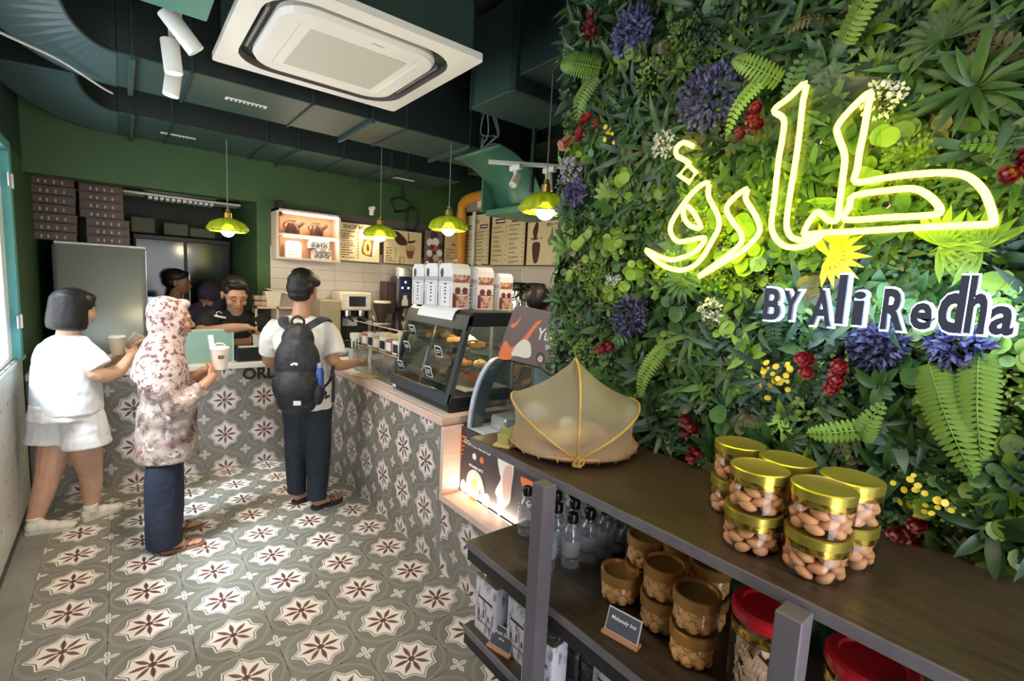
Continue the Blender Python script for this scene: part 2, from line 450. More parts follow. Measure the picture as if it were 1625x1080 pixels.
def elbow(y0, y1, name, label):                         # sweeps from the duct's left end round towards the camera, along the left wall
    t = thing(name, label, 'duct', (0.02, (y0 + y1) / 2, 2.65))
    b = MB(); n = 14; w = y1 - y0; ri, ro = .34, .34 + w
    cx, cy = 0.0, -w / 2 - .34
    R_ = []
    for k in range(n + 1):
        a = PI / 2 + k / n * (PI / 2) * .93; x_ = .56
        dz = 0.0 + .10 * (k / n) ** 2
        R_.append([(cx + r * math.cos(a) * x_, cy + r * math.sin(a), dz + z) for r, z in ((ri, 0), (ro, 0), (ro, .4), (ri, .4))])
    vs = [[b.bm.verts.new(p) for p in q] for q in R_]
    for A, B in zip(vs, vs[1:]):
        for k in range(4): b.bm.faces.new((A[k], A[(k + 1) % 4], B[(k + 1) % 4], B[k]))
    b.bm.faces.new(vs[0]); b.bm.faces.new(vs[-1])
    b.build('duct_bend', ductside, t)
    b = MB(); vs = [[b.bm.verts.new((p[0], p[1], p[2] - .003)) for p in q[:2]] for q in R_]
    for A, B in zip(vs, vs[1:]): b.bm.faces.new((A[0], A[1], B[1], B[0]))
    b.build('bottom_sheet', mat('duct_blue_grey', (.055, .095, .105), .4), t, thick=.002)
    b = MB()
    b.tube([R_[k][0] for k in range(n + 1)], .008, 6); b.tube([R_[k][1] for k in range(n + 1)], .008, 6); b.build('seam', tealdark, t)
    return t
elbow(3.10, 3.66, 'curved_duct', 'curved bluish duct bend at the upper left, nearer the white spotlights')
elbow(4.26, 4.97, 'curved_duct', 'curved dark duct bend at the upper left above the brown crates')
wire = mat('pale_wire', (.6, .62, .6), .5)
b = MB(); b.tube(smoothpts([(-.5, 2.9, 2.62), (-.38, 3.1, 2.61), (-.2, 3.35, 2.625), (-.05, 3.6, 2.61), (.0, 3.72, 2.62)], 5), .006, 6)
tag(b.build('cable', wire), 'pale loose cable strung along the lower edge of the curved duct', 'cable')
# upper right dark duct box with sloped shoulder, lower green chute
t = thing('air_duct', 'big dark teal box duct hanging above the planted wall and spotlights', 'duct', (1.69, 2.2, 2.7))
MB().box(0, .56, -.02, .40, 0, .5, .004).build('duct_body', teal, t)
MB().box(-.02, .6, -.07, -.02, -.02, .5, .004).build('flange', tealdark, t)
MB().box(-.0, .56, -.9, -.07, .06, .5, .004).build('duct_section', tealdark, t)
for x_ in (-.012, .58): MB().cyl((x_, .36, -.02), (x_, .36, .54), .006, n=6).build('hanger_rod', tealdark, t)
MB().box(.50, .522, .36, .382, -.42, 0).build('hanger_strut', tealdark, t)
t = thing('air_chute', 'green sheet metal outlet chute hanging over the menu boards', 'duct', (2.30, 2.98, 2.24))
chg = mat('chute_green', (.05, .16, .11), .4, c2=(.06, .19, .13), scale=3)
pr = [(-.16, .32), (.30, .36), (.30, .0), (-.05, -.04), (-.12, .0)]
b = MB()
def chute(u, v):
    a = u * PI / 2
    return (-.30 + .42 * math.sin(a) ** 1.2 * 1.0, -.28 + v * .56, .34 * (math.cos(a)) - .0)
b.grid(chute, 10, 1); b.build('curved_plate', chg, t, smooth=True, thick=.012)
MB().box(.02, .5, -.29, .29, -.045, .0, .004).build('lip', chg, t)
MB().box(-.02, .5, .28, .30, -.02, .36, .002).build('side_plate', chg, t)
MB().box(.12, .5, -.26, .26, 0, .34, .002).build('duct_neck', tealdark, t)
b = MB(); random.seed(3)
for k in range(5):
    b.tube(smoothpts([(-.25, 0, .36), (-.2 + random.uniform(-.06, .06), random.uniform(-.1, .1), .45), (-.16 + random.uniform(-.05, .05), random.uniform(-.1, .1), .50), (-.2, .02, .66 + .04 * k)], 6), .0045, 5)
b.tube([(-.13 + .03 * math.cos(a * .5), .0 + .05 * math.sin(a * .5), .42) for a in range(13)], .004, 5, True)
b.build('loose_wires', mat('grey_wire', (.25, .26, .25), .5), t)
# dark upper duct mass right of cassette
t = thing('air_duct', 'dark riser duct rising behind the white cassette unit', 'duct', (2.9, 3.8, 2.75))
MB().box(-.1, .35, -.05, .5, 0, .48, .004).build('duct_body', tealdark, t)
MB().box(-.1, .35, -1.4, -.06, .1, .48, .004).build('duct_branch', dkgreen, t)
orange = mat('orange_pipe', (.72, .33, .04), .45)
t = thing('orange_pipe', 'thick orange pipe bending down beside the menu boards', 'pipe', (3.13, 4.885, 1.9))
b = MB(); b.tube(smoothpts([(0, 0, -.1), (0, 0, .55), (.0, -.05, .66), (-.0, -.16, .70), (0, -.42, .71)], 6), .058, 14); b.build('bent_run', orange, t, smooth=True)
MB().cyl((0, 0, .30), (0, 0, .33), .066, n=14).build('coupling', orange, t)
tag(MB().tube(smoothpts([(3.2, 4.72, 1.85), (3.2, 4.72, 2.5), (3.2, 4.62, 2.60), (3.2, 4.3, 2.64)], 6), .022, 8).build('white_pipe', white, smooth=True), 'thin white pipe curving beside the orange pipe', 'pipe')
t = thing('ceiling_vent_box', 'pale box with two white louvres above the right menu boards', 'vent', (3.14, 4.55, 2.46))
MB().box(0, .14, -1.7, .25, 0, .14, .006).build('trunking', mat('warm_grey', (.30, .27, .24), .6), t)
for k in range(2): MB().box(-.02, .03, -.12 - k * .17, .02 - k * .17, .02, .16, .01).build('louvre', white, t)
# wall cable loops and the small wall speaker
t = thing('cable_loop', 'dark looped cable hanging on the green wall above the menu boards', 'cable', (2.42, 4.985, 2.32))
b = MB(); b.tube(smoothpts([(-.1, 0, .06), (-.13, 0, .16), (-.05, 0, .2), (.06, 0, .18), (.08, 0, .1), (-.02, 0, .06)], 5, True), .012, 6, True)
b.tube(smoothpts([(.05, -.01, .02), (.05, -.01, -.1), (.12, -.01, -.13), (.17, -.01, -.08), (.16, -.01, .08), (.08, -.01, .12)], 5, True), .012, 6, True); b.tube([(0, 0, .2), (0, 0, .4)], .01, 6)
b.build('loops', blackp, t)
t = thing('corner_speaker', 'small black bracketed speaker above the lit shelf cabinet', 'speaker', (1.165, 4.93, 2.26))
MB().box(-.035, .035, -.05, .03, -.04, .05, .01).build('speaker_case', blackp, t); MB().box(-.04, .03, .03, .07, -.08, -.04, .003).cyl((-.03, .0, -.06), (.05, .02, -.05), .012).build('bracket', blackm, t)

# cassette air conditioner
t = thing('cassette_air_conditioner', 'white square ceiling cassette air conditioner with rounded air slot', 'air conditioner', (.855, 2.41, 2.66))
acw = mat('ac_panel', (.80, .75, .70), .42)
def rrect(w, h, r, n=6):
    P = []
    for cx, cy, a0 in ((w - r, h - r, 0), (-w + r, h - r, 90), (-w + r, -h + r, 180), (w - r, -h + r, 270)):
        for k in range(n + 1):
            a = math.radians(a0 + 90 * k / n); P.append((cx + r * math.cos(a), cy + r * math.sin(a)))
    return P
def ring(b, P, Q, z0, z1):
    A = [b.bm.verts.new((p[0], p[1], z0)) for p in P]; B = [b.bm.verts.new((p[0], p[1], z1)) for p in Q]
    for i in range(len(P)): j = (i + 1) % len(P); b.bm.faces.new((A[i], A[j], B[j], B[i]))
O = rrect(.475, .475, .02); S1 = rrect(.400, .400, .17); S2 = rrect(.345, .345, .13); S3 = rrect(.332, .332, .12)
b = MB(); ring(b, O, O, .03, 0); ring(b, O, S1, 0, -.004); b.build('surround', acw, t); b = MB(); ring(b, S1, rrect(.395, .395, .165), -.004, .055); b.build('slot_wall', mat('slot_wall_dark', (.10, .08, .075), .6), t)
b = MB(); b.prism(rrect(.393, .393, .165), .004, T(0, 0, .05)); b.build('air_slot', mat('slot_dark', (.035, .028, .028), .6), t)
b = MB(); ring(b, rrect(.340, .340, .125), S2, .05, .01); ring(b, S2, S3, .01, -.010); ring(b, S3, rrect(.26, .26, .03), -.010, -.012); ring(b, rrect(.26, .26, .03), rrect(.255, .255, .03), -.012, -.008)
b.prism(rrect(.255, .255, .03), .002, T(0, 0, -.010)); b.build('centre_panel', acw, t)
MB().prism(rrect(.215, .215, .006), .004, T(0, 0, -.0135)).build('intake_grille', mat('ac_grille', (.55, .53, .45), .6), t)
for a in range(4):
    M = R(a * PI / 2); MB().box(-.22, .22, .366, .378, .012, .045, .002, M).build('louvre_vane', mat('vane', (.25, .22, .21), .5), t)
MB().box(-.44, .44, -.44, .44, .03, .26, .01).build('casing', dkgreen, t)
MB().box(.02, .07, -.288, -.284, -.0145, -.012).build('badge', mat('badge', (.5, .45, .42), .4), t)

# track with spotlights (left) : runs along y
lampw = mat('spot_white', (.78, .76, .73), .4)
glow = mat('spot_glow', (1, .95, .85), .4, emit=14, ecol=(1, .86, .66))
t = thing('track_rail', 'dark ceiling rail carrying the white spotlights at the upper left', 'rail', (.22, 1.2, 2.83))
MB().box(-.017, .017, -1.9, 1.85, 0, .03, .003).build('rail', blackm, t)
for yy in (-1.5, .2, 1.6): MB().cyl((0, yy, .03), (0, yy, .42), .006, n=6).build('drop_rod', blackm, t)
def spot(label, loc, tilt, az, lit, L=.17, r=.037, drop=.10, group=None, watts=26):
    t = thing('spotlight', label, 'spotlight', loc, 0, group)
    MB().box(-.016, .016, -.05, .05, -.03, 0, .003).build('adapter', lampw, t)
    MB().box(-.009, .009, -.012, .012, -drop - .02, -.03, .002).build('stem', lampw, t)
    D = Vector((math.sin(tilt) * math.cos(az), math.sin(tilt) * math.sin(az), -math.cos(tilt)))
    c = Vector((0, 0, -drop - .03)); p0 = c - D * L * .45; p1 = c + D * L * .55
    M = T(*p0) @ D.to_track_quat('Z', 'Y').to_matrix().to_4x4()
    MB().lathe([(0, 0), (r * .92, 0), (r, .006), (r, L - .002), (r * .88, L), (r * .85, L - .02), (0, L - .022)], 24, M=M).build('head', lampw, t, smooth='auto')
    if lit:
        MB().lathe([(0, L - .018), (r * .84, L - .018), (r * .84, L - .008), (0, L - .008)], 20, M=M).build('lens', glow, t)
        o = lamp('spot_beam', 'SPOT', Vector(loc) + p1 + D * .01, watts, (1, .80, .58), spot_size=1.7, spot_blend=.8, shadow_soft_size=.03)
        o.rotation_euler = D.to_track_quat('-Z', 'Y').to_euler()
    return t
gsp = None
spot('white cylinder spotlight at the very top edge of the view, lens glowing', (.235, 2.35, 2.83), .25, 1.2, True, L=.14, drop=.07)
spot('white cylinder spotlight tilted diagonally and unlit, left of the cassette unit', (.23, 2.62, 2.83), .72, .1, False, L=.17, r=.036, drop=.145)
spot('white cylinder spotlight pointing down with a bright lens, below the tilted one', (.21, 2.76, 2.83), .10, .3, True, L=.14, r=.036, drop=.21)
spot('white cylinder spotlight lowest of the row, lens glowing before the ducts', (.226, 2.96, 2.83), .14, 2.9, True, L=.11, r=.034, drop=.27)
for k, yy in enumerate((1.35, .75, .1)):                # rail extended out of view; spotlights added there to brighten the planted wall
    spot('added out of view spotlight on the rail brightening the planted wall, ' + ['farthest', 'middle', 'nearest'][k], (.22, yy, 2.83), .92, -.1, True, L=.15, drop=.06, watts=34)
t = thing('track_rail', 'short white track rail above the right menu boards', 'rail', (2.05, 2.3, 2.40))
MB().box(-.10, .62, -.016, .016, 0, .022, .003, R(-.62)).build('rail', lampw, t)
t.location = (1.86, 2.44, 2.38)
spot('small white spotlight turned aside on the right track, unlit', (1.92, 2.40, 2.38), .7, 3.6, False, L=.11, r=.024, drop=.05)
spot('small white spotlight glowing above the rightmost green pendant', (2.09, 2.28, 2.38), .1, 0, True, L=.11, r=.022, drop=.05, watts=12)
spot('small warm spotlight glowing above the first menu board', (2.0, 4.80, 2.36), .2, 1.5, True, L=.06, r=.022, drop=.02, watts=8)

# green glass pendants
pg_, g_, b_ = newmat('green_pressed_glass')
v_ = coords(g_)[0]
b_.inputs['Base Color'].default_value = (.40, .47, .035, 1); b_.inputs['Roughness'].default_value = .12
b_.inputs['Transmission Weight'].default_value = .38; b_.inputs['IOR'].default_value = 1.3
b_.inputs['Subsurface Weight'].default_value = 0
bulb_m = mat('bulb_glow', (1, .95, .75), .4, emit=9, ecol=(1, .88, .50))
brass = mat('brass', (.55, .38, .12), .3, .9)
def pendant(label, loc, top, r=.125):
    t = thing('pendant_lamp', label, 'pendant lamp', loc, 0, None)
    def rip(a, rr, z): return .17 * (abs(math.sin(a * 7 + z * 14)) - .4) * (rr / r) ** 1.3
    prof = [(.018, .095), (.05, .088), (.09, .070), (.118, .045), (.132, .015), (.134, 0), (.120, -.012)]
    prof = [(a * r / .125, z_) for a, z_ in prof]
    inner = [(a * .96, z_ - .004) for a, z_ in prof][::-1]
    MB().lathe(prof + inner, 64, ripple=rip).build('shade', pg_, t, smooth=True)
    MB().lathe([(0, .16), (.014, .16), (.016, .14), (.028, .13), (.03, .09), (.02, .085), (0, .085)], 16).build('socket', brass, t, smooth='auto')
    MB().sph((0, 0, -.004), .050, n=20, m=14).build('bulb', bulb_m, t, smooth=True)
    MB().cyl((0, 0, .16), (0, 0, top - loc[2]), .0035, n=6).build('cord', mat('cord_grey', (.20, .22, .20), .5), t)
    lamp('pendant_light', 'POINT', (loc[0], loc[1], loc[2] - .07), 5, (1, .84, .5), shadow_soft_size=.05)
    return t
pendant('green pressed glass pendant over the order counter, before the dark kitchen', (.67, 4.42, 1.965), 2.65)
pendant('green pressed glass pendant before the dessert menu board, second from left', (1.78, 4.08, 2.02), CZ)
pendant('green pressed glass pendant with large round bulb, before the right menu boards', (1.90, 3.14, 2.04), 2.65)
pendant('green pressed glass pendant half hidden by the planted wall', (1.80, 1.98, 2.06), 2.765)

# ================================================================ order counter (far) and long side counter
CT = .89
oc = thing('order_counter', 'tiled order counter across the far end with pale top', 'counter', (.45, 4.5, 0))
MB().box(LW - .45 + .001, 1.37 - .45, .012, .32, 0, .845).build('carcass', plaster, oc)
MB().box(LW - .45 + .002, 1.38 - .45, -.02, .34, .845, CT, .004).build('worktop', whitetop, oc)
wall_tiles(front_tile_m, oc, range(-7, 5), range(0, 6), T(.640 - .45, .0119, -.008 + .148 - .000) @ Matrix(((1, 0, 0, 0), (0, 0, -1, 0), (0, 1, 0, 0), (0, 0, 0, 1))) @ T(0, -S, 0), 0)
text('ORDER', .13, mat('ink_black', (.012, .012, .012), .4), T(.985 - .45, .0045, .785) @ FRAME_Y, oc, 'lettering', .004, .004)
sc_ = thing('side_counter', 'long tiled bar counter with pale wooden rim and end recess', 'counter', (1.37, 3.4, 0))
MB().box(.012, .60, -1.14, 1.095, 0, .848).build('carcass', plaster, sc_)
MB().box(-.008, .64, -1.15, 1.078, .848, .8955, .004).build('worktop', pinkwood, sc_)
MB().box(.02, .60, -1.10, 1.07, .8955, .897).build('worktop_inlay', whitetop, sc_)
wall_tiles(front_tile_m, sc_, range(-7, 5), range(0, 6), Matrix.Translation((.0119, 3.045 - 3.4, .14)) @ Matrix(((0, 0, -1, 0), (-1, 0, 0, 0), (0, 1, 0, 0), (0, 0, 0, 1))) @ T(0, -S, 0), 0)
# end section with recess: y 1.42 .. 2.26
ec = thing('display_plinth', 'pale wooden plinth with lit recess under the ice cream case', 'counter', (1.37, 1.85, 0))
MB().box(.012, .62, -.43, .41, 0, .418).build('carcass', plaster, ec)
wall_tiles(front_tile_m, ec, range(-6, 0), range(0, 3), Matrix.Translation((.0119, 1.37 - 1.85, .14)) @ Matrix(((0, 0, -1, 0), (-1, 0, 0, 0), (0, 1, 0, 0), (0, 0, 0, 1))) @ T(0, -S, 0), 0)
MB().box(-.006, .62, -.43, .41, .42, .458, .003).build('sill_board', pinkwood, ec)
MB().box(-.006, .13, .378, .408, .458, .846, .002).build('side_board', pinkwood, ec)
MB().box(.135, .62, -.43, .408, .458, .775).build('inner_box', mat('recess_dark', (.03, .03, .035), .6), ec)
MB().box(.118, .126, -.42, .372, .4585, .466).build('light_strip', mat('strip_glow', (1, .9, .75), .4, emit=10, ecol=(1, .87, .68)), ec)
lamp('strip_light', 'AREA', (1.37 + .10, 1.83, .475), 2.2, (1, .82, .62), rot=(PI, 0, 0), shape='RECTANGLE', size=.05, size_y=.75)
# graphic panel in the recess
gp = thing('recess_poster', 'dark poster with cartoon ice cream art inside the lit recess', 'poster', (1.485, 1.85, .63))
dark_pr = mat('print_charcoal', (.055, .045, .055), .5); cream_pr = mat('print_cream', (.80, .72, .62), .5); orange_pr = mat('print_orange', (.80, .20, .06), .5); pinkp = mat('print_pink', (.72, .45, .40), .5); white_pr = mat('print_white', (.85, .84, .82), .5); yel_pr = mat('print_yellow', (.85, .55, .15), .5)
MB().box(-.004, .008, -.42, .376, -.168, .21).build('board', dark_pr, gp)
def flat(parent, pts, m, M, name='print', d=.0008):
    o = MB().prism([(p[0], p[1]) for p in smoothpts([(q[0], q[1], 0) for q in pts], 4, True)], d, M).build(name, m, parent); return o
Mg = T(-.005, 0, 0) @ FRAME_X                            # local x runs towards the camera (-y), y up
flat(gp, [(-.30, -.165), (-.30, -.05), (-.24, .0), (-.17, -.02), (-.13, -.10), (-.15, -.12), (-.18, -.09), (-.2, -.165)], cream_pr, Mg, 'swirl_print')
flat(gp, [(-.26, -.165), (-.26, -.08), (-.23, -.05), (-.2, -.08), (-.20, -.165)], yel_pr, Mg @ T(0, 0, .001), 'caramel_print')
flat(gp, [(-.15, -.165), (-.13, -.10), (-.10, -.09), (-.08, -.12), (-.1, -.165)], cream_pr, Mg, 'swirl_print')
flat(gp, [(-.36, -.165), (-.36, -.11), (-.33, -.09), (-.31, -.13), (-.32, -.165)], cream_pr, Mg, 'swirl_print')
flat(gp, [(-.03, .12), (-.02, .16), (.06, .165), (.10, .14), (.09, .02), (.08, -.06), (.03, -.12), (.01, -.165), (-.01, -.165), (-.02, -.08), (-.04, -.05), (.0, .03), (-.01, .06)], white_pr, Mg, 'cone_print')
flat(gp, [(.03, .10), (.09, .12), (.085, -.03), (.05, -.08), (.02, .0)], pinkp, Mg @ T(0, 0, .001), 'cone_shade_print')
for k in range(6):
    a = .3 + k * .33
    flat(gp, [(-.395, .0 + k * .028), (-.36 + .01 * k, .03 + k * .026), (-.395, .02 + k * .028)], orange_pr, Mg, 'flame_print')
flat(gp, [(.16, .10), (.26, .10), (.25, .05), (.2, .04), (.17, .06)], orange_pr, Mg, 'flag_print')
text('GOATZ ROOTS', .035, white_pr, Mg @ T(-.22, .135, .001), gp, bold=.0006)
text('VITAMIN BITE', .022, white_pr, Mg @ T(-.22, .015, .001), gp)
text('Cool', .035, white_pr, Mg @ T(.24, -.01, .001), gp, shear=.3)
MB().lathe([(0, 0), (.018, 0), (.018, .001), (0, .001)], 16, M=Mg @ T(-.24, .075, .0)).build('print_dot', white_pr, gp)
MB().lathe([(0, 0), (.018, 0), (.018, .001), (0, .001)], 16, M=Mg @ T(-.17, .075, .0)).build('print_dot', orange_pr, gp)

# ice cream display case with curved glass
ic = thing('ice_cream_case', 'display case with curved front glass behind the wicker food cover', 'display case', (1.5, 1.82, .80))
case_w = mat('case_grey', (.50, .54, .64), .35)
def cprof(n=10): return [(.0 + .19 * (1 - math.cos(k / n * PI / 2)) * 1.0 + .0, .43 * math.sin(k / n * PI / 2)) for k in range(n + 1)]
cp = cprof()
for yy, nm in ((.355, 'end_frame'), (-.42, 'end_frame')):
    b = MB(); P = cp + [(c[0] + .085 + .03 * (i / 10), c[1] - (.02 if i < 9 else .04) * (1 - i / 10)) for i, c in reversed(list(enumerate(cp)))]
    b.prism([(p[0], p[1]) for p in P], .03, T(0, yy + .03, 0) @ R(PI / 2, 'X')); b.build(nm, case_w, ic)
b = MB(); b.grid(lambda u, v: (cp[int(round(u * 10))][0] + .012, -.42 + v * .78, cp[int(round(u * 10))][1]), 10, 1); b.build('curved_glass', glass, ic, smooth=True)
MB().prism([(c[0] + .01, c[1]) for c in cp] + [(.46, .42), (.46, .02)], .004, T(0, .350, 0) @ R(PI / 2, 'X')).build('end_glass', dkglass, ic)
MB().box(.0, .5, -.43, .39, -.02, .04, .004).build('base_tray', mat('case_white', (.75, .78, .82), .4), ic)
MB().box(.2, .5, -.43, .39, .42, .45, .004).build('top_board', blackp, ic)
MB().box(.47, .5, -.43, .39, .04, .42).build('rear_door', mat('case_inside', (.42, .50, .58), .3), ic)
MB().box(.12, .46, -.40, .36, .17, .18).build('shelf', glass, ic)
random.seed(11)
for k in range(4):
    tag(MB().box(1.60, 1.86, 1.46 + k * .175, 1.60 + k * .175, .842, .90 + .02 * (k % 2), .012).build('ice_cream_tub', [mat('tub_steel', (.6, .62, .64), .3, .6)][0]), ['steel ice cream tub nearest the planted wall inside the curved case', 'steel ice cream tub second from the planted wall in the case', 'steel ice cream tub third from the planted wall in the case', 'steel ice cream tub nearest the food warmer inside the curved case'][k], 'tub', 'tubs in the ice cream case')
sg = thing('dessert_sign', 'brown sign board with orange splash art and white handwriting above the case', 'sign', (1.645, 1.80, 1.245))
MB().prism([(-.33, .0), (-.20, .285), (-.17, .30), (.36, .26), (.36, -.0)], .012, FRAME_X).build('board', mat('sign_mauve', (.16, .105, .105), .45), sg)
Ms = T(-.0125, 0, 0) @ FRAME_X
flat(sg, [(-.31, .0), (-.26, .10), (-.20, .07), (-.10, .14), (-.02, .22), (.03, .235), (-.03, .18), (-.10, .09), (-.13, .06), (-.18, .03), (-.22, .0)], orange_pr, Ms, 'splash_print')
flat(sg, [(-.20, .03), (-.16, .09), (-.10, .125), (-.05, .11), (-.04, .05), (-.08, .03), (-.14, .03)], cream_pr, Ms @ T(0, 0, .001), 'scoop_print')
flat(sg, [(-.22, .19), (-.17, .21), (-.13, .25), (-.16, .20), (-.20, .175)], orange_pr, Ms, 'drop_print')
text('Yuudy', .085, white_pr, Ms @ T(.10, .165, .001), sg, shear=.35, bold=.001)
text('DESSERTS', .03, white_pr, Ms @ T(.13, .105, .001), sg, bold=.001)
for k in range(2):
    MB().lathe([(0, 0), (.032, 0), (.032, .001), (0, .001)], 20, M=Ms @ T(.03 + k * .10, .045, 0)).build('badge_print', [dark_pr, pinkp][k], sg)
    flat(sg, [(.01 + k * .1, .035), (.03 + k * .1, .06), (.05 + k * .1, .05), (.04 + k * .1, .025)], [pinkp, white_pr][k], Ms @ T(0, 0, .0012), 'swirl_print')

# food warmer
fw = thing('food_warmer', 'black slant fronted heated display cabinet on the side counter', 'food warmer', (1.42, 2.68, CT + .006))
wb_ = mat('warmer_black', (.016, .018, .022), .3); wbf = mat('warmer_front', (.045, .055, .065), .35)
MB().box(0.02, .50, -.375, .375, .0, .10, .012).build('base', wb_, fw)
zt = .585
def slant(z): return .015 + (z - .10) / (.53 - .10) * .115
for y0, y1, nm in ((-.375, -.335, 'front_stile'), (.335, .375, 'front_stile')):
    MB().prism([(slant(.06), .06), (slant(.06) + .03, .06), (slant(.56) + .03, .56), (slant(.56), .56)], y1 - y0, T(0, y1, 0) @ R(PI / 2, 'X')).build(nm, wbf, fw)
MB().prism([(slant(.50), .50), (.50, .50), (.50, zt), (slant(.60) + .02, zt), (slant(.57), .565)], .75, T(0, .375, 0) @ R(PI / 2, 'X'), bev=.006).build('hood', wb_, fw)
MB().prism([(slant(.48) - .004, .48), (slant(.48) + .01, .48), (slant(.565) + .01, .56), (slant(.565) - .004, .56)], .75, T(0, .375, 0) @ R(PI / 2, 'X')).build('front_header', wbf, fw)
MB().prism([(slant(.05) - .004, .05), (slant(.05) + .012, .05), (slant(.115) + .012, .115), (slant(.115) - .004, .115)], .75, T(0, .375, 0) @ R(PI / 2, 'X')).build('front_rail', wbf, fw)
MB().prism([(slant(.108) - .008, .108), (slant(.108) + .002, .108), (slant(.118) + .002, .118), (slant(.118) - .008, .118)], .70, T(0, .35, 0) @ R(PI / 2, 'X')).build('bright_trim', chrome, fw)
for y0, y1, off in ((-.34, .0, .012), (-.02, .34, .0)):
    b = MB(); b.quad((slant(.115) + off, y0, .115), (slant(.115) + off, y1, .115), (slant(.49) + off, y1, .49), (slant(.49) + off, y0, .49)); b.build('sliding_pane', dkglass, fw, thick=.004)
MB().prism([(slant(.115), .115), (slant(.115) + .014, .115), (slant(.49) + .014, .49), (slant(.49), .49)], .022, T(0, -.0, 0) @ R(PI / 2, 'X')).build('centre_bar', chrome, fw)
MB().box(.14, .485, -.372, -.368, .11, .50).build('side_pane', glass, fw); MB().box(.14, .485, .368, .372, .11, .50).build('side_pane', glass, fw)
MB().box(.485, .495, -.36, .36, .10, .50).build('rear_pane', dkglass, fw)
for x_ in (.47, .30): MB().box(x_, x_ + .012, -.373, -.36, .10, .50).build('corner_bar', steel, fw)
for x_ in (.47,): MB().box(x_, x_ + .012, .36, .373, .10, .50).build('corner_bar', steel, fw)
for z in (.225, .36):
    b = MB()
    for k in range(14): b.box(.16, .47, -.35 + k * .052, -.347 + k * .052, z, z + .004)
    b.box(.16, .164, -.355, .355, z - .002, z + .006); b.box(.466, .47, -.355, .355, z - .002, z + .006)
    b.build('wire_shelf', chrome, fw)
MB().box(.15, .48, -.34, .34, .103, .112, .002).build('crumb_tray', steel, fw)
MB().box(slant(.57) + .02, .34, -.01, .33, zt, zt + .003).build('top_panel', wb_, fw)
sh = MB(); shp = [(slant(.525) - .012, .525), (slant(.55) - .012, .55), (slant(.575) - .004, .578), (slant(.59) + .015, .592), (.20, .594)]
sh.grid(lambda u, v: (shp[int(round(u * 4))][0], -.22 + v * .44, shp[int(round(u * 4))][1]), 4, 1)
tag(sh.build('paper_sheet', mat('paper_white', (.9, .9, .92), .5), loc=fw.location, thick=.001), 'white paper sheet lying over the front edge of the food warmer top', 'paper')
lamp('warmer_bulb', 'POINT', (1.42 + .30, 2.5, CT + .006 + .47), 2.2, (1, .72, .35), shadow_soft_size=.02)
MB().sph((.30, -.1, .485), .018, n=12, m=8).build('heat_bulb', bulb_m, fw, smooth=True)
stick = mat('sticker_black', (.02, .02, .022), .4)
for py, pz in ((.24, .42), (.25, .31), (.27, .18), (-.15, .33), (-.10, .20)):
    M = T(slant(pz) - .006, py, pz) @ R(math.radians(-15), 'Y') @ FRAME_X
    s_ = MB().prism(rrect(.040, .036, .010, 3), .001, M).build('price_label', white_pr, fw)
    MB().prism(rrect(.034, .030, .008, 3), .0016, M).build('label_face', stick, s_)
    MB().box(-.022, .022, .004, .010, .0015, .0022, 0, M).box(-.022, .015, -.010, -.005, .0015, .0022, 0, M).build('label_print', white_pr, s_)
MB().box(-.001, .0, .31, .36, .02, .05, 0, T(.018, 0, 0)).build('maker_sticker', white_pr, fw)
crust = mat('pastry_golden', (.62, .30, .09), .55, c2=(.75, .45, .18), scale=18, bmp=.3)
crust2 = mat('pastry_pale', (.78, .58, .32), .55, c2=(.62, .38, .16), scale=14, bmp=.3)
terr = mat('terracotta_bowl', (.50, .20, .11), .45)
random.seed(5)
names = ['top', 'middle', 'bottom']
for li, z in enumerate((.366, .231, .114)):
    for j in range(5):
        y = -.27 + j * .135
        if li == 2 and j < 2: continue
        b = MB()
        if (li + j) % 2: b.sph((0, 0, .026), .04, 1.1, 1.25, .65, 14, 9); b.tube([(-.03, -.02, .045), (0, 0, .054), (.03, .02, .045)], .006, 6)
        else:
            b.prism([(-.055, -.04), (.055, -.04), (.0, .055)], .035, bev=.01); b.sph((0, 0, .036), .03, 1, 1, .4, 12, 6)
        x_ = 1.42 + .25 + .05 * ((j + li) % 2)
        tag(b.build('pastry', [crust, crust2][(j + li) % 2], loc=(x_, 2.68 + y, CT + .006 + z), smooth='auto'),
            '%s pastry on the %s shelf of the food warmer, %s' % (['round golden', 'triangular pale'][1 - (li + j) % 2], names[li], ['near end', 'second from near end', 'middle', 'second from far end', 'far end'][j]), 'pastry', 'pastries in the food warmer')
tag(MB().lathe([(0, 0), (.04, 0), (.075, .03), (.09, .065), (.082, .065), (.068, .034), (0, .012)], 24).build('terracotta_bowl', terr, loc=(1.74, 2.47, CT + .006 + .114), smooth='auto'), 'terracotta bowl on the bottom of the food warmer', 'bowl')

